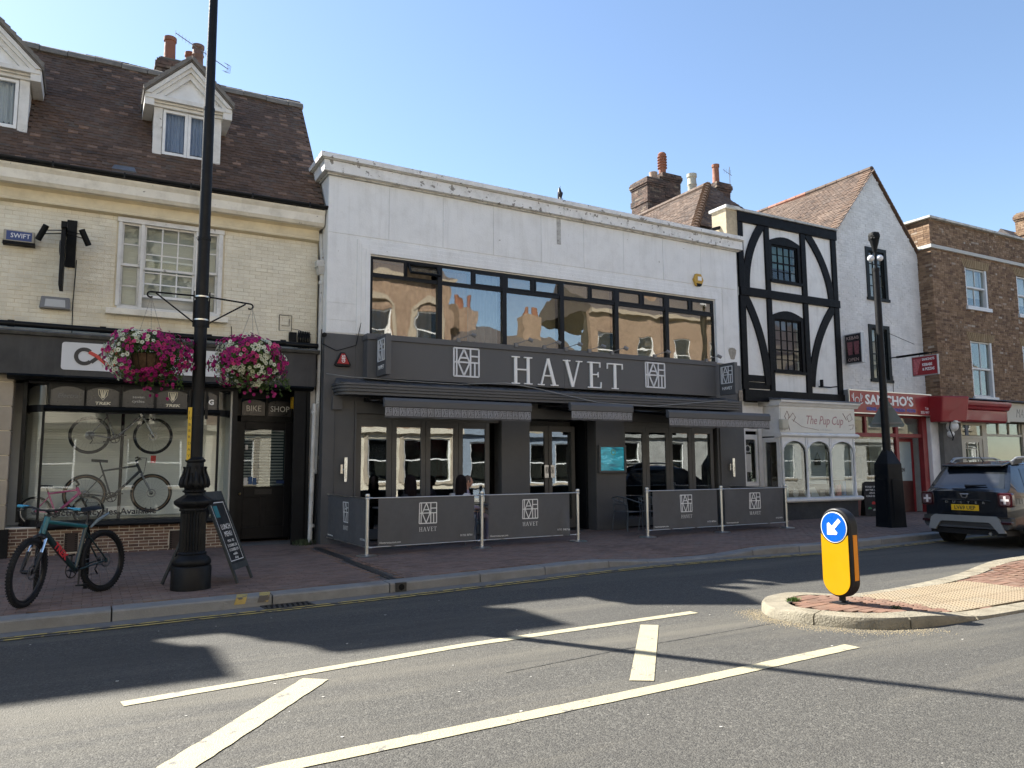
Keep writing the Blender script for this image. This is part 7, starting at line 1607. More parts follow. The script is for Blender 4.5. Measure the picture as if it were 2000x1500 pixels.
# ================================================================ BROWN BRICK BUILDING
BB = thing('brick_building', 'brown brick building with stone string course and white sash windows at the right', 'building')
BYY = 15.3; BX = 24.42
M_BBRICK = mat('brown_stock_brick', (.19, .115, .07), .9, .2, vs=9, bump=.8, bs=60, dirt=.5, dirtcol=(.09, .065, .05), dirt_s=1.2, tone=[(0, (.15, .09, .06)), (.3, (.24, .15, .09)), (.65, (.31, .20, .12)), (.95, (.38, .26, .17)), (1, (.5, .44, .37))])
M_BMORT = mat('brown_mortar', (.24, .20, .155), .95, .15, bump=.6)
M_YBRICK = mat('yellow_rubbed_brick', (.33, .24, .13), .85, .1, vs=6, bump=.5, tone=[(0, (.28, .20, .11)), (1, (.38, .28, .16))])
wh = [(26.28, 27.56, 7.08, 8.44), (26.30, 27.56, 3.95, 5.86), (29.45, 30.75, 7.08, 8.5), (29.5, 30.75, 3.95, 5.9)]
mb = MB(); wall_boxes(mb, BX+.01, 34, 3.1, 9.88, BYY+.01, BYY+.3, wh); mb.box(BX+.01, BX+.3, BYY+.3, 24, .1, 9.88); mb.box(33.7, 34, BYY+.3, 24, .1, 9.8); mb.box(BX+.3, 33.7, BYY+.3, 24, 9.0, 9.1); mb.obj('wall', M_BMORT, BB)
pieces(BB, 'brick', 'far_bricks', 'stock_brick', M_BBRICK, brick_items(BX, 31, 3.8, 9.84, BYY, [(a-.01, b+.01, c-.1, d+.24) for a, b, c, d in wh]+[(24, 31, 8.86, 9.0)], joint=.012, proud=.004, header=.45, jit=.002), warp=.02)
its = []
for (cen, sz, q, tn) in brick_items(15.3, 19.0, 3.4, 9.84, 0, [(15, 19, 8.86, 9.0)], joint=.012, header=.4): its.append(((BX+.02+random.uniform(-.003, .003), cen[0], cen[2]), (.05, sz[0], sz[2]), None, tn))
pieces(BB, 'brick', 'far_bricks', 'stock_brick', M_BBRICK, its, limit=0)
mb = MB(); mb.box(BX-.07, 34, BYY-.07, BYY+.3, 8.87, 8.99); mb.box(BX-.07, BX+.01, BYY+.3, 20, 8.87, 8.99); mb.obj('string_course', mat('stone_band', (.55, .54, .50), .8, .08, dirt=.4, dirtcol=(.3, .29, .26), dirt_s=3), BB, bevel=.01)
mb = MB(); mb.box(BX-.12, 34, BYY-.12, BYY+.35, 9.88, 9.96); mb.box(BX-.12, BX+.2, BYY+.35, 18, 9.88, 9.96); mb.obj('coping', M_COPING, BB, bevel=.01)
mb = MB(); mb.prism([(21.5, 19, 9.0), (21.5, 19, 10.4), (21.5, 22.5, 12.2), (21.5, 26, 9.0)], (12.5, 0, 0)); mb.obj('slate_roof', mat('slate', (.05, .05, .055), .7, .2, vs=8, bump=.5), BB)
for k, (a, b, c, d) in enumerate(wh):
    sash(BB, a+.02, b-.02, c, (c+d)/2+.02, BYY+.10, 2, 1, frame=.05, mfr=M_PVC, mgl=M_WINGLASS, name='sash_window'); sash(BB, a+.02, b-.02, (c+d)/2-.02, d, BYY+.05, 2, 1, frame=.05, mfr=M_PVC, mgl=M_WINGLASS, name='sash_window')
    mb = MB(); mb.box(a-.08, b+.08, BYY-.08, BYY+.1, c-.14, c-.01); mb.obj('sill', M_PVC, BB, bevel=.008)
    mb = MB(); mb.box(a-.01, a+.05, BYY+.01, BYY+.2, c, d); mb.box(b-.10, b+.01, BYY+.01, BYY+.2, c, d); mb.obj('box_frame', M_PVC, BB)
    n = 15
    for j in range(n):
        t = (j+.5)/n-.5; x = (a+b)/2+t*(b-a+.16); dx = t*.30; w = (b-a+.1)/n*.44; mb = MB(); mb.tone = random.random(); mb.hexa([(x-w, BYY-.012, d), (x+w, BYY-.012, d), (x+w, BYY+.05, d), (x-w, BYY+.05, d), (x-w+dx, BYY-.012, d+.29), (x+w+dx, BYY-.012, d+.29), (x+w+dx, BYY+.05, d+.29), (x-w+dx, BYY+.05, d+.29)]); mb.obj('voussoir', M_YBRICK, BB)
    mb = MB(); mb.box(a, b, BYY+.5, BYY+.52, c, d); mb.obj('backing', M_ROOM, BB)
    if c > 6: mb = MB(); mb.box(a+.03, b-.03, BYY+.28, BYY+.29, (c+d)/2-.3, d); mb.obj('blind', M_BLIND, BB)
mb = MB()
for k in range(4): mb.tube([(26.42+k*.13, BYY+.38, 4.0), (26.44+k*.16, BYY+.38, 4.4), (26.5+k*.10, BYY+.38, 4.75)], .018, 5)
mb.tube([(26.4, BYY+.38, 4.75), (26.95, BYY+.38, 4.72)], .025, 6); tag(mb.obj('chair_back', M_PVC), 'white slatted chair back standing behind the lower sash window of the brick building', 'chair back')
# ground floor
SFB = thing('shopfront', None, None); SFB.parent = BB
mb = MB(); mb.box(24.42, 25.4, BYY-.0, BYY+.2, .1, 3.2); mb.box(25.4, 34, 16.2, 16.3, .1, 3.2); mb.obj('grey_wall', mat('grey_paint_brick', (.13, .125, .115), .8, .15, vs=4, bump=.8, bs=20), SFB)
run('red_cornice', [(BYY, 3.02), (BYY-.28, 3.04), (BYY-.32, 3.10), (BYY-.34, 3.42), (BYY-.42, 3.46), (BYY-.44, 3.52), (BYY-.50, 3.58), (BYY-.52, 3.66), (BYY-.52, 3.72), (BYY, 3.76)], 24.35, 27.55, M_RED, SFB, bevel=.004)
mb = MB(); mb.hexa([(23.9, BYY-.30, 3.0), (24.75, BYY-.62, 3.0), (24.78, BYY, 3.0), (23.9, BYY+.1, 3.0), (23.85, BYY-.42, 3.82), (24.8, BYY-.72, 3.82), (24.85, BYY, 3.9), (23.85, BYY+.1, 3.86)]); mb.obj('console_wrap', M_RED, SFB, bevel=.04)
mb = MB(); mb.hexa([(24.2, BYY-.06, 3.76), (34, BYY-.06, 3.76), (34, BYY, 3.80), (24.2, BYY, 3.80), (24.2, BYY-.5, 3.77), (34, BYY-.5, 3.77), (34, BYY, 3.88), (24.2, BYY, 3.88)]); mb.obj('lead_flashing', M_LEAD, SFB)
mb = MB(); mb.ball((24.45, BYY-.3, 2.86), .22, 14, 10, (.7, .9, .8)); mb.ball((24.42, BYY-.25, 2.62), .11, 12, 8); mb.box(24.3, 24.6, BYY-.5, BYY, 2.98, 3.04); mb.obj('white_console', M_PLASTER, SFB, smooth=50)
mb = MB(); mb.tube([(24.25, BYY-.4, 3.2), (24.2, BYY-.36, 2.8), (24.3, BYY-.4, 2.5), (24.42, BYY-.3, 2.42)], .02, 6); mb.obj('black_cable', M_BLACK_MATT, SFB)
M_CREAMP = mat('cream_joinery', (.52, .48, .38), .5, .06, dirt=.2, dirtcol=(.35, .31, .24))
mb = MB(); mb.box(27.6, 34, BYY-.30, BYY-.24, 3.10, 3.74); mb.box(27.56, 27.7, BYY-.34, BYY, 3.06, 3.76); mb.obj('cream_fascia', mat('cream_fascia', (.58, .55, .47), .5, .04), SFB)
text('MA', 28.15, 3.24, BYY-.302, .34, mat('graphite', (.16, .15, .14), .5, .1), SFB, ext=.003, shear=.3, squeeze=.7, bold=-.012)
mb = MB(); y = BYY+.1
mb.box(25.4, 25.6, y, y+.08, .1, 3.05); mb.box(26.78, 27.05, y, y+.08, .1, 3.05); mb.box(25.6, 26.78, y, y+.08, 2.95, 3.05); mb.box(25.6, 26.78, y, y+.08, 2.50, 2.60); mb.box(27.05, 34, y, y+.08, 2.60, 2.68); mb.box(27.05, 34, y, y+.08, .1, .6)
for x in (27.75, 28.4, 29.05): mb.box(x, x+.05, y, y+.08, 2.68, 3.05)
mb.box(29.2, 29.4, y-.02, y+.08, .1, 3.05); mb.obj('joinery', M_CREAMP, SFB, bevel=.006)
mb = MB(); mb.box(25.62, 26.76, y+.04, y+.046, 2.62, 2.95); mb.obj('fanlight', M_WINGLASS, SFB); mb = MB(); mb.box(27.05, 34, y+.04, y+.046, .6, 2.6); mb.obj('shop_pane', M_WINGLASS, SFB); mb = MB(); mb.box(27.05, 34, y+.04, y+.046, 2.68, 3.05); mb.obj('top_lights', M_WINGLASS, SFB)
dd = thing('door', None, None); dd.parent = SFB
mb = MB(); mb.box(25.62, 25.80, y+.02, y+.07, .12, 2.5); mb.box(26.58, 26.76, y+.02, y+.07, .12, 2.5); mb.box(25.8, 26.58, y+.02, y+.07, 2.38, 2.5); mb.box(25.8, 26.58, y+.02, y+.07, .12, 1.1); mb.obj('frame', M_CREAMP, dd)
mb = MB(); mb.box(25.93, 25.955, y+.025, y+.06, 1.1, 2.38); mb.box(26.43, 26.455, y+.025, y+.06, 1.1, 2.38); mb.box(25.8, 26.58, y+.028, y+.058, 2.16, 2.185); mb.obj('glazing_bar', M_CREAMP, dd); mb = MB(); mb.box(25.8, 26.58, y+.04, y+.045, 1.1, 2.38); mb.obj('glass', M_WINGLASS, dd)
mb = MB(); mb.box(27.1, 34, 16.15, 16.18, .3, 3.0); mb.obj('shop_backing', mat('sage_room', (.10, .11, .09), .8, .2, vs=2), SFB)
tag(MB().box(25.66, 25.82, 15.30, 15.33, 2.60, 2.95).obj('opening_sign', mat('navy_sign', (.02, .03, .08), .4, .1)), 'small navy plate beside the fanlight over the cream door', 'plate')
chimney(thing('far_chimney_house', 'far brick chimney with orange pot at the right edge above the brick building', 'chimney'), 34.9, 36.3, 17.0, 18.0, 9.0, 12.5, [(35.4, 17.4, .2, .7, mat('orange_pot', (.55, .24, .13), .8, .1), 'roll')], mbrick=M_BBRICK, mmort=M_BMORT, lim=60)
# ================================================================ THE OTHER SIDE OF THE STREET (mirrored in the shop glass)
def opp(name, label, x0, x1, h, m, rows, gf, roof=0, arch=False, frame=None, chim=(), gfm=None, wmat=None):
    o = thing(name, label, 'building'); y = -5.2; T = .4
    holes = []
    for (z0, z1, n, ww) in rows:
        for k in range(n): xc = x0+(x1-x0)*(k+.5)/n; holes.append((xc-ww/2, xc+ww/2, z0, z1))
    for (z0, z1, n, ww) in gf:
        for k in range(n): xc = x0+(x1-x0)*(k+.5)/n; holes.append((xc-ww/2, xc+ww/2, z0, z1))
    zg = 3.6
    up = [q for q in holes if q[2] > zg-.2]; lo = [q for q in holes if q[2] <= zg-.2]
    mb = MB(); wall_boxes(mb, x0, x1, zg, h, y-T, y, up); mb.obj('wall', m, o)
    mb = MB(); wall_boxes(mb, x0, x1, 0, zg, y-T, y+.02, lo); mb.box(x0, x1, y+.02, y+.22, zg-.25, zg); mb.obj('ground_floor', gfm or m, o)
    mb = MB(); mb.box(x0, x1, y-.9, y-.88, 0, h); mb.obj('backing', M_ROOM, o)
    for a, b, c, d in holes:
        mb = MB(); f = .07; mb.box(a, b, y-.12, y-.06, d-f, d); mb.box(a, b, y-.12, y-.06, c, c+f); mb.box(a, a+f, y-.12, y-.06, c+f, d-f); mb.box(b-f, b, y-.12, y-.06, c+f, d-f)
        if d-c > 1.2: mb.box(a+f, b-f, y-.12, y-.06, (c+d)/2-.03, (c+d)/2+.03)
        w = mb.obj('window', frame or M_WHITE_WOOD, o)
        mb = MB(); mb.box(a+f, b-f, y-.10, y-.095, c+f, d-f); mb.obj('pane', M_WINGLASS, w)
        mb = MB(); mb.box(a-.12, b+.12, y, y+.1, c-.12, c)
        if arch:
            n = 8
            for k in range(n):
                t0, t1 = k/n, (k+1)/n; g = lambda t: d+.55*math.sin(math.pi*t)**.7
                mb.hexa([(a-.15+(b-a+.3)*t0, y, g(t0)), (a-.15+(b-a+.3)*t1, y, g(t1)), (a-.15+(b-a+.3)*t1, y+.10, g(t1)), (a-.15+(b-a+.3)*t0, y+.10, g(t0)), (a-.15+(b-a+.3)*t0, y, g(t0)+.22), (a-.15+(b-a+.3)*t1, y, g(t1)+.22), (a-.15+(b-a+.3)*t1, y+.10, g(t1)+.22), (a-.15+(b-a+.3)*t0, y+.10, g(t0)+.22)])
            mb.box(a-.22, a-.02, y, y+.07, c, d+.1); mb.box(b+.02, b+.22, y, y+.07, c, d+.1)
        mb.obj('surround', wmat or M_STONE, o)
    mb = MB(); mb.box(x0-.02, x1+.02, y, y+.25, h-.22, h); mb.obj('cornice', wmat or M_STONE, o)
    if roof: mb = MB(); mb.prism([(x0, y+.2, h), (x0, y-3.5, h+roof), (x0, y-7, h)], (x1-x0, 0, 0)); mb.obj('roof', mat('opposite_slate', (.10, .085, .08), .8, .2, vs=6, bump=.6), o)
    for cx in chim:
        mb = MB(); mb.box(cx-.6, cx+.6, y-3.2, y-2.4, h, h+roof+1.0); c = mb.obj('chimney', MATS['opp_brick'], o)
        for s in (-.3, .3): mb = MB(); mb.cyl((cx+s, y-2.8, h+roof+1.0), (cx+s, y-2.8, h+roof+1.7), .15, 12); mb.obj('chimney_pot', M_POT, c)
M_OPPB = mat('opp_brick', (.30, .21, .15), .9, .3, vs=5, bump=.6, dirt=.4, dirtcol=(.16, .09, .06)); M_OPPS = mat('opp_stone', (.66, .60, .48), .85, .12, vs=2, bump=.6, dirt=.4, dirtcol=(.26, .21, .14)); M_OPPW = mat('opp_white', (.6, .6, .56), .8, .05, dirt=.3, dirtcol=(.4, .38, .33)); M_OPPY = mat('opp_yellow_brick', (.36, .31, .22), .9, .2, vs=5, bump=.6)
opp('opposite_stone_house', 'honey stone house across the street, mirrored in the bike shop window', -16, 4.5, 12.2, M_OPPS, [(4.4, 6.6, 6, 1.2), (8.0, 10.2, 6, 1.2)], [(.9, 3.0, 5, 2.2)], 2.5, chim=(-6,), gfm=mat('opp_dark_front', (.10, .09, .075), .7, .2, vs=2))
opp('opposite_arched_house', 'red brick house with stone arched windows across the street, mirrored in the restaurant glass', 4.5, 16.2, 11.4, M_OPPB, [(4.5, 6.3, 4, 1.7), (7.8, 9.6, 4, 1.7)], [(1.0, 3.1, 4, 1.9)], 2.2, arch=True, chim=(14.5,), gfm=M_OPPS)
opp('opposite_low_house', 'low yellow brick house with paired chimney pots across the street, mirrored in the ribbon window', 16.2, 25.0, 7.9, M_OPPY, [(4.5, 6.2, 3, 1.2)], [(.8, 3.0, 3, 2.0)], 1.6, chim=(18.2, 22.5), gfm=mat('opp_blue', (.25, .30, .36), .5, .1))
opp('opposite_white_house', 'brick house with white ground floor across the street, mirrored in the right folding doors', 25.0, 38, 10.8, M_OPPB, [(4.5, 6.3, 5, 1.1), (7.6, 9.4, 5, 1.1)], [(.9, 3.1, 4, 1.5)], 2.2, chim=(31,), gfm=mat('opp_grey_front', (.3, .3, .28), .7, .2, vs=2))
opp('opposite_end_house', 'long yellow brick terrace farther along the opposite side of the street', 38, 62, 9.5, M_OPPY, [(4.5, 6.3, 9, 1.1), (7.2, 8.7, 9, 1.1)], [(.9, 3.1, 7, 2.0)], 2.5, gfm=M_OPPW)
opp('opposite_left_house', 'pale rendered terrace farther left along the opposite side of the street', -40, -16, 9, M_OPPW, [(4.5, 6.3, 9, 1.1)], [(.9, 3.1, 7, 2.0)], 2.5)
mb = MB(); mb.box(-60, 90, -5.2, -3.2, -.05, .12); mb.obj('far_pavement', mat('pale_paving', (.42, .40, .36), .85, .1, vs=3, bump=.5), kind='structure')
# terraces continuing the near side out of view at both ends
for nm, lab, x0, x1, h, m in (('terrace_left', 'plain brick terrace continuing the street left of the bike shop', -40, -12.1, 7.5, M_OPPB), ('terrace_right', 'plain brick terrace continuing the street right of the brown brick building', 34.1, 70, 9.0, M_OPPB)):
    o = thing(nm, lab, 'building'); mb = MB(); mb.box(x0, x1, 15.6, 21, .1, h); mb.obj('wall', m, o); mb = MB(); mb.prism([(x0, 15.3, h), (x0, 18.2, h+2.8), (x0, 21, h)], (x1-x0, 0, 0)); mb.obj('roof', MATS['opposite_slate'], o)
# ================================================================ STREET FURNITURE
M_LAMP = mat('lamp_black', (.0055, .006, .007), .5, .25, vs=4, bump=.35, bs=45, dirt=.3, dirtcol=(.028, .027, .024), dirt_s=5, spec=.22)
lp = thing('lamp_post', 'tall black ornate cast iron lamp post carrying two flower baskets', 'lamp post', (1.17, 10.44, .12))
mb = MB(); mb.lathe([(.235, 0), (.235, .27), (.225, .285), (.215, .29)], n=48); mb.obj('plinth', M_LAMP, lp, smooth=35)
mb = MB(); mb.lathe([(.215, .29), (.23, .31), (.225, .35), (.20, .385), (.175, .40), (.165, .42), (.175, .435), (.165, .45)], n=48); mb.obj('base_moulding', M_LAMP, lp, smooth=50)
mb = MB(); mb.lathe([(.155, .45), (.155, .47), (.150, .92), (.150, .95)], n=48, flute=1, fl_depth=.017, fz=(.46, .94)); mb.obj('fluted_drum', M_LAMP, lp)
mb = MB(); mb.lathe([(.16, .95), (.17, .965), (.16, .985), (.18, 1.0), (.225, 1.03), (.235, 1.05), (.235, 1.075), (.20, 1.10), (.15, 1.13), (.125, 1.15)], n=8); mb.obj('octagon_cap', M_LAMP, lp, bevel=.006)
mb = MB(); mb.lathe([(.115, 1.14), (.11, 1.17), (.13, 1.185), (.13, 1.2), (.115, 1.215), (.12, 1.235), (.15, 1.25), (.165, 1.275), (.16, 1.30), (.14, 1.33), (.115, 1.40), (.105, 1.50), (.10, 1.55), (.12, 1.565), (.12, 1.585), (.10, 1.60), (.09, 1.62)], n=40); cpt = mb.obj('capital', M_LAMP, lp, smooth=50)
mb = MB()
for k in range(8):
    a = 2*math.pi*k/8; c, s = math.cos(a), math.sin(a)
    for da, r0, zt in ((0, .012, 1.50), (.39, .008, 1.42)):
        P = [(lerp_pts([(1.24, .150), (1.28, .166), (1.33, .148), (1.40, .122), (1.50, .112), (1.56, .108)], z)+.004+.012*math.sin((z-1.24)/(zt-1.24)*3.1)**2+(.016 if z >= zt-.02 else 0), z) for z in [1.24+(zt-1.24)*j/7 for j in range(8)]]
        mb.tube([(r*math.cos(a+da), r*math.sin(a+da), z) for r, z in P], [r0*(.6+1.1*math.sin(min(1, .25+j/7)*2.6)) for j in range(8)], 6)
        for sg in (-1, 1): mb.tube([(r*math.cos(a+da+sg*.13*(1-j/9)), r*math.sin(a+da+sg*.13*(1-j/9)), z) for j, (r, z) in enumerate(P[:6])], .007, 5)
mb.obj('acanthus_leaf', M_LAMP, cpt, smooth=60)
mb = MB()
for k in range(22): a = 2*math.pi*k/22; mb.ball((.128*math.cos(a), .128*math.sin(a), 1.193), .013, 6, 4)
mb.obj('beading', M_LAMP, cpt, smooth=60)
LN = Vector((.006, 0, 0))
mb = MB(); mb.tube([(0, 0, 1.60), (0, 0, 3.28)], [.080, .078], 28, caps=False); mb.tube([(0, 0, 3.28), (0, 0, 3.62)], .088, 28); mb.tube([(0, 0, 3.62), (0, 0, 4.42)], [.078, .076], 28); mb.tube([(0, 0, 4.42), (0, 0, 4.46)], .084, 28); mb.tube([(0, 0, 4.46), (0, 0, 6.18)], [.072, .068], 28); mb.tube([(0, 0, 6.18), (0, 0, 6.22)], .072, 28); mb.tube([(0, 0, 6.22), (0, 0, 9.6)], [.062, .048], 28); mb.obj('column', M_LAMP, lp, smooth=50)
mb = MB(); mb.tube([(0, 0, 9.5), (.2, -.15, 9.9), (.9, -.8, 10.1)], .035, 10); mb.hexa([(.8, -1.0, 10.0), (1.1, -.7, 10.0), (1.25, -1.0, 10.0), (1.0, -1.2, 10.0), (.8, -1.0, 10.12), (1.1, -.7, 10.12), (1.25, -1.0, 10.12), (1.0, -1.2, 10.12)]); mb.obj('lamp_head', M_LAMP, lp)
mb = MB()
for z in (3.36, 3.66): mb.tube([(0, 0, z), (0, 0, z+.018)], .092, 28)
mb.obj('steel_band', M_STEEL, lp, smooth=40)
for s in (-1, 1):
    mb = MB(); e = .60
    mb.tube([(s*.085, 0, 3.68), (s*e, .0, 3.64+.04*(s < 0))], .011, 8); zt = 3.64+.04*(s < 0)
    mb.tube([(s*e, 0, zt)]+[(s*(e+.035*math.sin(a)), 0, zt-.035+.035*math.cos(a)) for a in [.3*k for k in range(1, 14)]], .011, 8)
    mb.tube([(s*.085, 0, 3.33), (s*(e-.06), 0, zt-.01)], .010, 8); mb.box(s*.088, s*.10, -.02, .02, 3.28, 3.74); mb.obj('basket_arm', M_LAMP, lp, smooth=50)
mb = MB()
for z, d in ((2.02, 0), (2.34, 0)): mb.tube([(0, 0, z+.12), (0, 0, z+.135)], .083, 20)
for s in (-1, 1): mb.box(s*.09, s*.12, -.03, .03, 2.1, 2.45); mb.ring((s*.115, 0, 2.35), .05, .008, 'x', 16, 5)
mb.obj('cable_bracket', M_LAMP, lp)
o = thing('street_plate', 'narrow yellow vertical plate strapped to the left side of the tall lamp post', 'plate', (1.17-.07, 10.44-.06, 1.70)); 
mb = MB(); mb.box(-.045, .0, -.008, 0, 0, .66); mb.obj('plate', mat('yellow_plate', (.62, .42, .04), .5, .05), o)
for k, c in enumerate('JUBBRDAY'): text(c, -.036, .585-.078*k, -.009, .035, M_SIGNK, o, ext=.001)

# ---------------------------------------------------------------- flower baskets
M_LEAF = mat('petunia_leaf', (.065, .12, .025), .6, .35, vs=30); M_LEAF2 = mat('petunia_leaf_pale', (.16, .22, .06), .6, .3, vs=30)
def petal_mat(name, col, c2):
    m = mat(name, col, .55, .1, vs=20, tone=[(0, c2), (.5, col), (1, tuple(min(1, q*1.25) for q in col))])
    return m
M_MAG = petal_mat('magenta_petal', (.42, .012, .17), (.25, .01, .13)); M_PINKF = petal_mat('pink_petal', (.60, .06, .20), (.45, .03, .14)); M_WHITEF = petal_mat('white_petal', (.72, .74, .60), (.60, .64, .42)); M_THROAT = mat('dark_throat', (.10, .005, .05), .7, .1)
def translucent(m, f=.35):
    nt = m.node_tree; b = [n for n in nt.nodes if n.type == 'BSDF_PRINCIPLED'][0]; out = [n for n in nt.nodes if n.type == 'OUTPUT_MATERIAL'][0]
    t = nt.nodes.new('ShaderNodeBsdfTranslucent'); mx = nt.nodes.new('ShaderNodeMixShader'); mx.inputs[0].default_value = f; src = b.inputs['Base Color'].links[0].from_socket
    nt.links.new(src, t.inputs[0]); nt.links.new(b.outputs[0], mx.inputs[1]); nt.links.new(t.outputs[0], mx.inputs[2]); nt.links.new(mx.outputs[0], out.inputs[0])
for m in (M_LEAF, M_LEAF2, M_MAG, M_PINKF, M_WHITEF): translucent(m)
def flower(mb, p, n, s, rnd):
    n = Vector(n).normalized(); a = n.orthogonal().normalized(); b = n.cross(a); r0 = rnd.uniform(0, 6); mb.tone = rnd.random(); mb.mi = 0
    c = mb.vert(p-n*s*.45); ring = []
    for k in range(10):
        t = r0+2*math.pi*k/10; rr = s*(1 if k % 2 else .84); ring.append(mb.vert(p+(a*math.cos(t)+b*math.sin(t))*rr+n*s*rnd.uniform(-.12, .10)))
    mid = []
    for k in range(5): t = r0+2*math.pi*k/5; mid.append(mb.vert(p+(a*math.cos(t)+b*math.sin(t))*s*.28-n*s*.12))
    for k in range(5): i = 2*k; mb.mi = 0; mb.face([mid[k], ring[i], ring[i+1], mid[(k+1) % 5]]); mb.face([mid[(k+1) % 5], ring[i+1], ring[(i+2) % 10]]); mb.mi = 1; mb.face([c, mid[k], mid[(k+1) % 5]])
def leaf(mb, p, n, s, rnd):
    n = (Vector(n)+Vector((rnd.uniform(-.7, .7), rnd.uniform(-.7, .7), rnd.uniform(-.5, .8)))).normalized(); a = n.orthogonal().normalized(); q = Quaternion(n, rnd.uniform(0, 6.3)); a = q @ a; b = n.cross(a)
    mb.tone = rnd.random(); i = [mb.vert(p), mb.vert(p+a*s*.5+b*s*.3+n*s*.1), mb.vert(p+a*s*1.1), mb.vert(p+a*s*.5-b*s*.3+n*s*.1)]; mb.face([i[0], i[1], i[2]]); mb.face([i[0], i[2], i[3]])
def basket(label, x, y, z, seed, liner, rx=.50, rz=.30, zc=2.92, hookx=0):
    o = thing('flower_basket', label, 'hanging basket', (x, y, zc)); rnd = random.Random(seed)
    mb = MB(); mb.lathe([(.05, -.27), (.13, -.24), (.20, -.14), (.235, 0), (.22, 0), (.15, -.1)], n=24); lo = mb.obj('liner', mat('coir_liner', (.12, .075, .045), .95, .3, vs=14, bump=1), o, smooth=40)
    mb = MB()
    for k in range(14): a = 2*math.pi*k/14; mb.tube([(.05*math.cos(a), .05*math.sin(a), -.28), (.14*math.cos(a), .14*math.sin(a), -.245), (.21*math.cos(a), .21*math.sin(a), -.14), (.245*math.cos(a), .245*math.sin(a), 0)], .004, 4)
    mb.ring((0, 0, 0), .245, .006, 'z', 24, 5); mb.obj('wire_frame', M_BLACK_MATT, o)
    for k in range(3):
        a = 2*math.pi*k/3+.5; A = Vector((.235*math.cos(a), .235*math.sin(a), .02)); B = Vector((hookx, 0, z-zc)); n = 46; mb = MB()
        for j in range(n): p = A.lerp(B, (j+.5)/n); q = (B-A).normalized()*.0085; side = (Vector((0, 1, 0)) if j % 2 else (B-A).cross(Vector((0, 1, 0))).normalized())*.004; mb.tube([p-q, p-q*.3+side, p+q*.3+side, p+q], .0016, 3); mb.tube([p-q, p-q*.3-side, p+q*.3-side, p+q], .0016, 3)
        mb.obj('chain', M_GREYBOX, o)
    def shell():
        th = rnd.uniform(0, 6.283); zz = rnd.uniform(-1, 1); r = math.sqrt(max(0, 1-zz*zz)); lump = .88+.34*noise.noise(Vector((math.cos(th)*1.7+seed, math.sin(th)*1.7, zz*2)))+rnd.uniform(-.06, .06)
        return th, zz, Vector((math.cos(th)*r*rx*lump, math.sin(th)*r*rx*.9*lump, zz*rz*lump*(1.05 if zz > 0 else 1.15)))
    def hole(p):   # where the coir liner shows between the plants
        if not liner: return False
        return p.y < -.05 and (p.x+.08)**2/.03+(p.z+.10)**2/.014 < 1
    mbl = MB(); mbl2 = MB()
    for k in range(7500):
        th, zz, p = shell(); p *= rnd.uniform(.62, 1.0)
        if hole(p) or (liner and p.y < 0 and hole(Vector((p.x, -.2, p.z)))): continue
        pale = (p.x < -rx*.45 and rnd.random() < .7) if liner else rnd.random() < .15
        leaf(mbl2 if pale else mbl, p, p.normalized(), rnd.uniform(.022, .042), rnd)
    for s in range(26):   # trailing stems under
        a = rnd.uniform(0, 6.28); r = rnd.uniform(.05, rx*.75); p = Vector((r*math.cos(a)+.12, r*math.sin(a)*.8, -rz*.7)); ln = rnd.uniform(.06, .24)
        q = p+Vector((rnd.uniform(-.06, .06), 0, -ln)); mbl.tube([p, p.lerp(q, .5)+Vector((rnd.uniform(-.02, .02), 0, 0)), q], .0025, 3)
        for j in range(20): leaf(mbl, p.lerp(q, rnd.random()), (rnd.uniform(-1, 1), -1, 0), rnd.uniform(.018, .03), rnd)
    mbl.obj('leaves', M_LEAF, o, kind='stuff')
    if mbl2.v: mbl2.obj('pale_leaves', M_LEAF2, o, kind='stuff')
    fl = {'m': MB(), 'p': MB(), 'w': MB()}
    spots = []
    for k in range(2200):
        th, zz, p = shell(); p *= 1.03
        if hole(p) or p.z < -rz*1.1 or (zz < -.2 and rnd.random() < .35): continue
        if any((p-s).length < .037 for s in spots): continue
        spots.append(p)
        u = noise.noise(Vector((p.x*4+seed*3, p.y*4, p.z*5)))
        if liner: key = 'w' if (p.x < -.3 and rnd.random() < .5) or (p.z > .08 and -.2 < p.x < .05 and rnd.random() < .7) or rnd.random() < .07 else ('p' if rnd.random() < .22 or p.z > .24 else 'm')
        else: key = 'w' if u > .12 or (p.z < -.12 and rnd.random() < .5) else ('p' if rnd.random() < .18 else 'm')
        if rnd.random() < .12: continue
        n = p.normalized()+Vector((rnd.uniform(-.4, .4), rnd.uniform(-.6, .1), rnd.uniform(-.3, .3))); flower(fl[key], p, n, rnd.uniform(.024, .032), rnd)
    for k in range(12):
        p = Vector((rnd.uniform(-.1, .3), rnd.uniform(-.2, .1), -rz-rnd.uniform(.0, .22))); flower(fl['m'], p, (rnd.uniform(-1, 1), -1, 0), .024, rnd)
    for key, nm, m in (('m', 'magenta_flowers', M_MAG), ('p', 'pink_flowers', M_PINKF), ('w', 'white_flowers', M_WHITEF)):
        fl[key].obj(nm, [m, M_THROAT if key != 'w' else M_LEAF2], o, kind='stuff')
    return o
basket('left hanging basket of magenta and white petunias with its brown liner showing', .60, 10.45, 3.74, 4, True, rx=.52, rz=.31, zc=3.0, hookx=-.02)
basket('right hanging basket densely covered in magenta and white petunias', 1.79, 10.40, 3.70, 9, False, rx=.50, rz=.32, zc=3.0, hookx=.0)

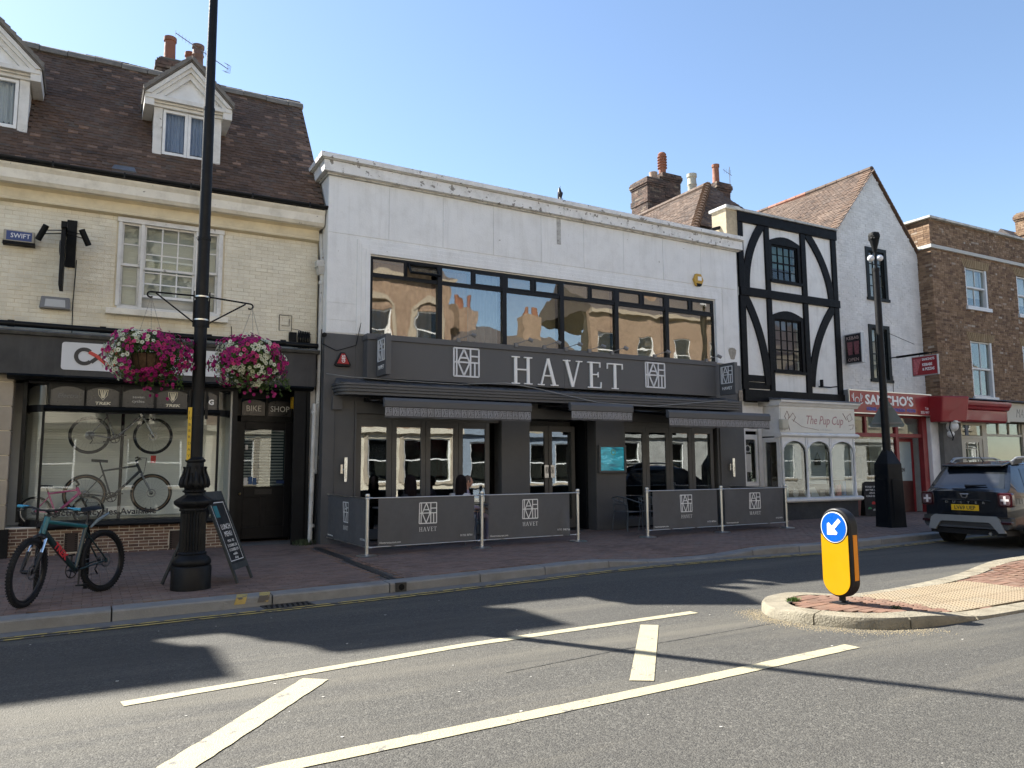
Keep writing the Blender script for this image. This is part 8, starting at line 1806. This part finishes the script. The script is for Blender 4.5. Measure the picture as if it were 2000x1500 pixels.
# ---------------------------------------------------------------- A boards
M_BOARDW = mat('grey_board_wood', (.05, .055, .055), .6, .15); M_CHALK = mat('chalk_panel', (.010, .011, .013), .6, .15, dirt=.3, dirtcol=(.07, .07, .07), dirt_s=6)
o = thing('pavement_board', 'leaning grey A board with chalk lunch menu behind the ornate lamp post', 'sign board', (1.45, 11.05, .12), math.atan2(-.47, .88)+R(90))
# local: -y looks along the visible face
W, Hh, sp = .30, 1.16, .47; tl = math.atan2(sp, Hh)
def slab(x0, x1, d0, d1, s0, s1, side):
    """box on the leaning leaf: s along the slope from the top, d depth outwards"""
    q = []
    for s, d in ((s0, d0), (s0, d1), (s1, d1), (s1, d0)):
        yy = -side*(s*math.sin(tl)+d*math.cos(tl)); zz = Hh-s*math.cos(tl)+d*math.sin(tl); q.append((yy, zz))
    return [(x0, q[0][0], q[0][1]), (x1, q[0][0], q[0][1]), (x1, q[1][0], q[1][1]), (x0, q[1][0], q[1][1]), (x0, q[3][0], q[3][1]), (x1, q[3][0], q[3][1]), (x1, q[2][0], q[2][1]), (x0, q[2][0], q[2][1])]
LL = Hh/math.cos(tl)
for side in (1, -1):
    for sx in (-1, 1): mb = MB(); mb.hexa(slab(sx*W, sx*(W-.045), 0, .028, .0, LL, side)); mb.obj('leg', M_BOARDW, o)
    mb = MB(); mb.hexa(slab(-W+.045, W-.045, .0, .026, 0, .12, side)); mb.hexa(slab(-W+.045, W-.045, 0, .026, 1.0, 1.08, side)); mb.obj('rail', M_BOARDW, o)
    mb = MB(); mb.hexa(slab(-W+.045, W-.045, .004, .018, .12, 1.0, side)); mb.obj('panel', M_CHALK, o)
mb = MB()
for a, b, c, d in ((-.235, .235, .15, .16), (-.235, .235, .955, .965), (-.235, -.225, .16, .955), (.225, .235, .16, .955)): mb.hexa(slab(a, b, .0185, .021, c, d, 1))
mb.obj('chalk_border', M_LETTER_W, o)
def board_text(body, s, h, m, x=0, al='CENTER', sq=1):
    t = text(body, 0, 0, 0, h, m, None, ext=.001, align=al, squeeze=sq); me = t.data
    me.transform(Matrix.Translation((x, -.024, -s))); me.transform(Matrix.Rotation(-tl, 4, 'X')); me.transform(Matrix.Translation((0, 0, Hh))); t.parent = o
mb = MB(); mb.hexa(slab(-.19, -.05, .019, .022, .20, .36, 1)); mb.obj('teal_mark', mat('chalk_teal', (.04, .22, .26), .6, .2), o)
for body, s, h in (('LUNCH', .53, .075), ('MENU', .63, .075), ('MON - FRI', .71, .038), ('2 COURSE £16', .775, .040), ('3 COURSE £19', .835, .040), ('available', .89, .036), ('all day', .94, .036)): board_text(body, s, h, M_LETTER_W, sq=.95)
o = thing('pavement_board', 'black A board advertising a cold drink beside the takeaway window', 'sign board', (20.42, 15.05, .12), R(-30))
mb = MB(); mb.prism([(-.26, -.02, 0), (.26, -.02, 0), (.26, .06, .98), (.2, .065, 1.02), (-.2, .065, 1.02), (-.26, .06, .98)], (0, .02, 0)); mb.prism([(-.26, .34, 0), (.26, .34, 0), (.26, .10, .98), (-.26, .10, .98)], (0, .02, 0)); mb.obj('board', M_CHALK, o)
for k, body in enumerate(('FOOD TASTES', 'BETTER WITH', 'AN ICE', 'COLD DRINK')): t = text(body, 0, .84-.09*k, .02, .052, M_LETTER_W, o, ext=.001, align='CENTER', squeeze=.95)
for k, (x, z, c) in enumerate(((.0, .38, (.5, .03, .03)), (.14, .34, (.4, .3, .05)), (-.12, .22, (.05, .25, .1)), (.02, .17, (.35, .35, .35)), (.15, .2, (.45, .1, .05)))):
    mb = MB(); mb.cyl((x, .012+z*.07-.03, z), (x, .016+z*.07-.03, z), .055, 14); mb.obj('drink_badge', mat('badge%d' % k, c, .5, .1), o)

# ---------------------------------------------------------------- right lamp column
o = thing('lamp_column', 'black lamp column rising from a broad black pyramid topped cabinet at the kerb', 'lamp post', (17.15, 12.2, .12), math.atan2(12.2, 17.15))
mb = MB()
def sq(r, z): return [(r, 0, z), (0, r, z), (-r, 0, z), (0, -r, z)]
def fr(r0, z0, r1, z1, mb=mb):
    A = [mb.vert(p) for p in sq(r0, z0)]; B = [mb.vert(p) for p in sq(r1, z1)]
    for i in range(4): mb.face([A[i], A[(i+1) % 4], B[(i+1) % 4], B[i]])
    return A, B
fr(.345, 0, .345, .04); fr(.34, .04, .305, 1.52); A, B = fr(.305, 1.52, .11, 1.86); mb.face(B); mb.obj('cabinet', mat('column_black', (.005, .007, .010), .45, .15, dirt=.25, dirtcol=(.02, .02, .02), dirt_s=3, spec=.22), o, bevel=.01)
for s in (-1, 1):
    mb = MB(); mb.M = Matrix.Rotation(R(180-45*s), 4, 'Z'); mb.box(.228, .243, -.13, .13, .1, 1.15); mb.obj('access_door', MATS['column_black'], o, bevel=.004)
mb = MB(); mb.tube([(0, 0, 1.7), (0, 0, 3.1)], .095, 24); mb.tube([(0, 0, 3.1), (0, 0, 3.14)], .102, 24); mb.tube([(0, 0, 3.14), (0, 0, 6.35)], [.088, .08], 24); mb.tube([(0, 0, 6.35), (0, 0, 6.42)], .088, 24); mb.tube([(0, 0, 6.42), (0, 0, 7.0)], .03, 12); mb.obj('column', M_LAMP, o, smooth=40)
mb = MB(); mb.lathe([(.05, 6.85), (.065, 6.95), (.095, 7.05), (.13, 7.2), (.14, 7.27), (.12, 7.33), (.05, 7.36)], n=12); 
for k in range(20): a = k*1.3; mb.ball((.1*math.cos(a), .1*math.sin(a), 7.22+.05*math.sin(k*2.1)), .045, 6, 4)
mb.obj('lamp_cap', M_BLACK_MATT, o, smooth=30)
for s in (-1, 1): mb = MB(); mb.ball((-.03*s, s*.10, 6.68), .085, 16, 12); mb.obj('globe', mat('white_globe', (.75, .75, .75), .15, .03), o, smooth=60)
ts = thing('triangle_sign', 'back of a grey triangular road sign fixed behind the right lamp column', 'road sign', (17.28, 12.22, 2.55), math.atan2(12.2, 17.15)-R(90)+R(8))
mb = MB(); mb.prism([(-.37, .14, .0), (.37, .14, .0), (.40, .14, .05), (.04, .14, .70), (-.04, .14, .70), (-.40, .14, .05)], (0, .012, 0)); mb.obj('plate', mat('sign_back_grey', (.13, .16, .16), .5, .08), ts, bevel=.003)
mb = MB(); mb.box(-.34, .34, .11, .139, .08, .12); mb.box(-.12, .12, .11, .139, .48, .52); mb.obj('bracket', M_GREYBOX, ts)

# ---------------------------------------------------------------- bollard
M_YEL = mat('reflective_yellow', (.52, .28, .003), .35, .03); M_BLU = mat('sign_blue', (.005, .10, .52), .3, .03); M_PLBLK = mat('plastic_black', (.014, .014, .016), .5, .1, dirt=.3, dirtcol=(.04, .037, .032), spec=.25); M_ORG = mat('orange_strip', (.75, .26, .005), .4, .03)
bo = thing('traffic_bollard', 'yellow traffic island bollard with a blue keep left arrow disc', 'bollard', (7.22, 5.77, .1), R(-90))
def cap(hw, zb, zt, y, n=16):
    P = []
    for k in range(n+1): a = R(180*k/n); P.append((hw*math.cos(a), y, zt-hw+hw*math.sin(a)))
    for k in range(n+1): a = R(180+180*k/n); P.append((hw*math.cos(a), y, zb+hw*.95+hw*.95*math.sin(a)))
    return P
mb = MB(); mb.prism(cap(.192, .07, 1.02, -.065), (0, .13, 0)); mb.obj('body', M_PLBLK, bo, bevel=.018, smooth=40)
mb = MB(); P = [p for p in cap(.172, .095, 1.0, -.077) if p[2] < .62]
zc = .815; rc = .178
top = [(x, -.077, zc-math.sqrt(max(0, rc*rc-x*x))) for x in [(-.150+.300*k/14) for k in range(15)]]
low = [(.172*math.cos(R(180+180*k/18)), -.077, .095+.163+.163*math.sin(R(180+180*k/18))) for k in range(19)]
mb.prism([(-.172, -.077, .74)]+low+[(.172, -.077, .74)]+[t for t in reversed(top)], (0, -.006, 0)); mb.obj('yellow_face', M_YEL, bo)
mb = MB(); mb.prism([(.166*math.cos(a), -.077, zc+.166*math.sin(a)) for a in [2*math.pi*k/40 for k in range(40)]], (0, -.008, 0)); mb.obj('disc_rim', M_LETTER_W, bo)
mb = MB(); mb.prism([(.156*math.cos(a), -.0852, zc+.156*math.sin(a)) for a in [2*math.pi*k/40 for k in range(40)]], (0, -.003, 0)); mb.obj('blue_disc', M_BLU, bo)
mb = MB(); ar = [(.11, .0225), (-.02, .0225), (.0, .058), (-.118, 0), (.0, -.058), (-.02, -.0225), (.11, -.0225)]; ca, sa = math.cos(R(45)), math.sin(R(45))
ar = [(.115, .022), (-.005, .022), (-.005, .075), (-.03, .082), (-.118, .0), (-.03, -.082), (-.005, -.075), (-.005, -.022), (.115, -.022)]
mb.prism([(x*ca-z*sa, -.0884, zc+x*sa+z*ca) for x, z in ar], (0, -.002, 0)); mb.obj('white_arrow', M_LETTER_W, bo)
for s in (-1, 1): mb = MB(); mb.box(s*.1925, s*.197, -.03, .035, .26, .74); mb.obj('orange_strip', M_ORG, bo, bevel=.002)
mb = MB(); mb.lathe([(.05, .0), (.05, .02), (.035, .03), (.035, .09), (.05, .10)], n=16); mb.box(-.09, .09, -.11, .11, 0, .012); mb.obj('foot', M_PLBLK, bo)

# ---------------------------------------------------------------- car
M_CAR = mat('black_car_paint', (.006, .009, .014), .22, .05, coat=1, dirt=.15, dirtcol=(.06, .06, .06), dirt_s=3)
M_CARGLASS = mat('dark_car_glass', (.015, .018, .02), .04, .02, coat=.6); M_CLAD = mat('grey_cladding', (.045, .045, .045), .6, .08); M_SILV = mat('silver_skid', (.30, .31, .31), .4, .05, metal=.35); M_TAIL = mat('red_lens', (.035, .003, .005), .12, .05, coat=.8); M_LENSW = mat('clear_lens', (.62, .58, .58), .15, .2, vs=40); M_PLATEY = mat('plate_yellow', (.72, .45, .02), .4, .03)
car = thing('parked_car', 'black compact suv with silver rear bumper driving away at the right edge', 'car', (15.3, 8.33, 0), R(1))
del car['label']; car['label'] = 'black sport utility car with yellow rear number plate seen from behind at the right edge'
HW = .90
def topz(x): return lerp_pts([(0, 1.06), (.06, 1.09), (.14, 1.14), (.42, 1.50), (.50, 1.585), (.7, 1.625), (1.5, 1.665), (2.3, 1.64), (2.75, 1.55), (3.35, 1.12), (3.6, 1.08), (4.1, .99), (4.28, .85), (4.34, .70)], x)
def botz(x): return lerp_pts([(0, .42), (.1, .36), (.5, .30), (3.8, .28), (4.34, .36)], x)
def plan(x): return lerp_pts([(0, .88), (.04, .925), (.12, .955), (.3, .985), (.6, 1.0), (3.6, 1.0), (4.0, .95), (4.34, .80)], x)
def wz(z): return lerp_pts([(.3, .955), (.45, .985), (.75, 1.0), (.98, .985), (1.06, .955), (1.3, .85), (1.5, .765), (1.6, .70), (1.68, .60)], z)*HW
ZL = [.42, .5, .6, .72, .85, .95, 1.02, 1.08, 1.16, 1.26, 1.36, 1.46, 1.54, 1.60]
XS_ = [0, .04, .08, .14, .22, .32, .42, .50, .60, .8, 1.1, 1.5, 1.9, 2.3, 2.55, 2.75, 2.95, 3.15, 3.35, 3.6, 3.9, 4.1, 4.22, 4.28, 4.34]
bm = bmesh.new(); rows = []
for x in XS_:
    zt, zb = topz(x), botz(x); prof = [(0, zb), (.5*HW*plan(x), zb)]
    for z in [zb+.02]+ZL: zz = min(max(z, zb), zt-.012); prof.append((wz(zz)*plan(x), zz))
    wt = wz(zt)*plan(x); prof += [(wt-.03, zt-.001), (wt*.75, zt+.012), (wt*.4, zt+.022), (0, zt+.026)]
    rows.append([bm.verts.new((x, y, z)) for y, z in prof]+[bm.verts.new((x, -y, z)) for y, z in prof[::-1]])
for a, b in zip(rows, rows[1:]):
    for i in range(len(a)-1): 
        try: bm.faces.new([a[i], b[i], b[i+1], a[i+1]])
        except Exception: pass
bm.faces.new(rows[0]); bm.faces.new(rows[-1][::-1]); bmesh.ops.remove_doubles(bm, verts=bm.verts, dist=.001); bmesh.ops.recalc_face_normals(bm, faces=bm.faces)
me = bpy.data.meshes.new('car_body'); bm.to_mesh(me); bm.free(); me.materials.append(M_CAR); me.transform(Matrix.Translation((0, HW, 0)))
for p in me.polygons: p.use_smooth = True
me.set_sharp_from_angle(angle=R(42)); link(bpy.data.objects.new('body', me), car)
CY = HW
def cb(nm, m, mb, **k): return mb.obj(nm, m, car, **k)
# rear screen lying on the hatch slope
def onhatch(y, z, off=.006):   # y from the centre, z height -> x on slope
    x = lerp_pts([(1.06, 0), (1.09, .06), (1.14, .14), (1.50, .42), (1.585, .50)], z); return (x-off, CY+y, z+off*.8)
mb = MB(); mb.grid(lambda u, v: onhatch((u-.5)*2*(.70-.12*v), 1.13+.385*v+.012*(1-abs(u-.5)*2)), 14, 6); cb('rear_glass', M_CARGLASS, mb, smooth=60)
mb = MB(); mb.hexa([(.30, CY-.60, 1.555), (.30, CY+.60, 1.555), (.60, CY+.60, 1.60), (.60, CY-.60, 1.60), (.30, CY-.60, 1.60), (.30, CY+.60, 1.60), (.60, CY+.60, 1.655), (.60, CY-.60, 1.655)]); cb('spoiler', M_CAR, mb, bevel=.015)
mb = MB(); a = Vector(onhatch(-.02, 1.155, .03)); mb.tube([a, Vector(onhatch(-.36, 1.175, .03))], [.022, .010], 8); mb.tube([a+Vector((-.0, .06, .0)), a], [.03, .025], 8); cb('rear_wiper', M_PLBLK, mb)
# hatch details
mb = MB(); mb.prism([(-.002, CY+.09-.0, 1.03), (-.002, CY-.09, 1.03), (-.002, CY-.055, .955), (-.002, CY-.03, .94), (-.002, CY+.03, .94), (-.002, CY+.055, .955)], (-.012, 0, 0)); e = cb('emblem', M_CHROME, mb, bevel=.004)
mb = MB(); mb.prism([(-.0145, CY+.05, 1.012), (-.0145, CY-.05, 1.012), (-.0145, CY-.03, .965), (-.0145, CY+.03, .965)], (-.002, 0, 0)); mb.obj('emblem_centre', M_CAR, e)
mb = MB(); mb.hexa([(-.02, CY-.50, .885), (-.02, CY+.50, .885), (.05, CY+.50, .885), (.05, CY-.50, .885), (-.03, CY-.46, .915), (-.03, CY+.46, .915), (.05, CY+.46, .925), (.05, CY-.46, .925)]); cb('handle_strip', M_CAR, mb, bevel=.01)
for k, c in enumerate('DUSTER'): t = text(c, -.012, .84, CY+.36-.145*k, .045, M_STEEL, car, ext=.003, align='CENTER', rz=R(-90), squeeze=1.4)
mb = MB(); mb.box(-.02, -.004, CY-.27, CY+.27, .70, .815); pl = cb('number_plate', M_PLATEY, mb, bevel=.003)
text('LV69 UEP', -.021, .722, CY, .075, M_SIGNK, car, ext=.001, align='CENTER', rz=R(-90), squeeze=1.0, bold=.002)
# hatch panel line
mb = MB(); mb.tube([(-.003, CY-.62, 1.05), (-.003, CY-.60, .80), (-.003, CY-.5, .64), (-.003, CY+.5, .64), (-.003, CY+.60, .80), (-.003, CY+.62, 1.05)], .004, 4); cb('hatch_gap', M_VOID, mb)
for s in (-1, 1):
    yy = CY+s*.765
    mb = MB(); P = rrect(-.135, .135, -.135, .14, .05, 0)
    mb.prism([(-.006+.10*max(0, (p[0]*1)/.135*.5+.0)**2*0, yy+p[0], .92+p[2]) for p in P], (.09, 0, 0)); tlq = cb('tail_light', M_TAIL, mb, bevel=.012)
    mb = MB(); mb.prism([(-.010, yy+p[0]*.72, .92+p[2]*.72) for p in rrect(-.135, .135, -.135, .14, .05, 0)], (-.004, 0, 0)); mb.obj('inner_lens', mat('inner_dark', (.10, .06, .065), .1, .3, vs=30, coat=.5), tlq)
    mb = MB(); mb.box(-.018, -.014, yy-.022, yy+.022, .845, .995); mb.box(-.0185, -.0145, yy-.075, yy+.075, .90, .94); mb.obj('cross_lamp', M_LENSW, tlq)
    mb = MB(); mb.box(-.05, .03, yy-.11, yy+.11, .465, .515); cb('rear_reflector', M_TAIL, mb, bevel=.008)
# bumper: dark cladding with silver skid
mb = MB(); mb.prism([(-.045, CY-.80, .36), (-.045, CY+.80, .36), (.0, CY+.865, .42), (.0, CY+.87, .585), (-.045, CY+.80, .60), (-.045, CY-.80, .60), (.0, CY-.87, .585), (.0, CY-.865, .42)], (.12, 0, 0)); cb('bumper', M_CLAD, mb, bevel=.015)
mb = MB(); y0 = CY
O_ = [(-.76, .30), (-.66, .55), (-.60, .605), (.60, .605), (.68, .55), (.74, .32)]; I_ = [(-.64, .29), (-.50, .46), (-.46, .485), (.46, .485), (.50, .46), (.60, .31)]
for k in range(5): mb.prism([(-.062, CY+O_[k][0], O_[k][1]), (-.062, CY+O_[k+1][0], O_[k+1][1]), (-.062, CY+I_[k+1][0], I_[k+1][1]), (-.062, CY+I_[k][0], I_[k][1])], (.05, 0, 0))
cb('skid_trim', M_SILV, mb)
mb = MB(); mb.box(.02, 4.2, CY-.74, CY+.74, .24, .34); cb('underbody', M_PLBLK, mb)
mb = MB(); mb.cyl((.0, CY-.45, .27), (.35, CY-.45, .27), .03, 10); cb('exhaust', M_STEEL, mb)
for s, yw in ((-1, .115), (1, 2*HW-.115)):
    for xw in (.88, 3.52):
        w = thing('wheel', None, None); w.parent = car
        mb = MB(); mb.lathe([(.22, -.11), (.31, -.115), (.338, -.09), (.345, 0), (.338, .09), (.31, .115), (.22, .11)], n=40); mb.v = [(xw+x, yw+z, .345+y) for x, y, z in mb.v]; mb.obj('tyre', M_TYRE, w, smooth=40)
        mb = MB(); mb.lathe([(.0, s*.085), (.04, s*.09), (.05, s*.07), (.19, s*.075), (.225, s*.10), (.225, s*.08)] if s > 0 else [(.0, -.085), (.04, -.09), (.05, -.07), (.19, -.075), (.225, -.10), (.225, -.08)], n=32); mb.v = [(xw+x, yw+z, .345+y) for x, y, z in mb.v]; mb.obj('rim', M_ALU, w)
        mb = MB()
        for k in range(14):
            a0, a1 = R(-8+196*k/14), R(-8+196*(k+1)/14); yo = CY+s*(HW+.006); yi = CY+s*(HW-.16)
            P = [(xw+r*math.cos(t), .345+r*math.sin(t)) for r, t in ((.44, a0), (.44, a1), (.375, a1), (.375, a0))]
            mb.hexa([(p[0], yi, p[1]) for p in P]+[(p[0], yo, p[1]) for p in P])
        cb('arch_cladding', M_CLAD, mb); mb = MB(); mb.cyl((xw, CY+s*(HW-.2), .345), (xw, CY+s*(HW+.002), .345), .385, 28); cb('wheel_well', M_VOID, mb)
for s in (-1, 1):
    def side(x, z, off=.006): return (x, CY+s*(wz(z)*plan(x)+off), z)
    for xa, xb, xc, xd in ((.58, .98, .92, .72), (1.05, 1.95, 1.93, 1.07), (2.03, 3.0, 2.62, 2.03)):
        mb = MB(); mb.grid(lambda u, v: side((xa+(xb-xa)*u)*(1-v)+(xd+(xc-xd)*u)*v, 1.08+.44*v), 8, 6); cb('side_window', M_CARGLASS, mb, smooth=60)
    mb = MB(); mb.tube([(.62, CY+s*.60, 1.64), (.80, CY+s*.62, 1.72), (1.1, CY+s*.63, 1.745), (2.3, CY+s*.62, 1.735), (2.55, CY+s*.60, 1.66)], [.03, .035, .022, .022, .03], 8); cb('roof_rail', M_SILV, mb, smooth=50)
    mb = MB(); mb.hexa([(.56, CY+s*.57, 1.62), (.92, CY+s*.57, 1.64), (.92, CY+s*.66, 1.62), (.56, CY+s*.66, 1.58), (.70, CY+s*.59, 1.715), (.95, CY+s*.59, 1.72), (.95, CY+s*.65, 1.72), (.72, CY+s*.65, 1.715)]); cb('rail_foot', M_CLAD, mb, bevel=.015)
    mb = MB(); mb.box(.5, 3.9, CY+s*(HW-.01), CY+s*(HW+.012), .34, .50); cb('sill_cladding', M_CLAD, mb, bevel=.006)
mb = MB(); mb.tube([(.75, CY, 1.66), (.60, CY, 1.80)], [.012, .004], 6); cb('roof_antenna', M_PLBLK, mb)
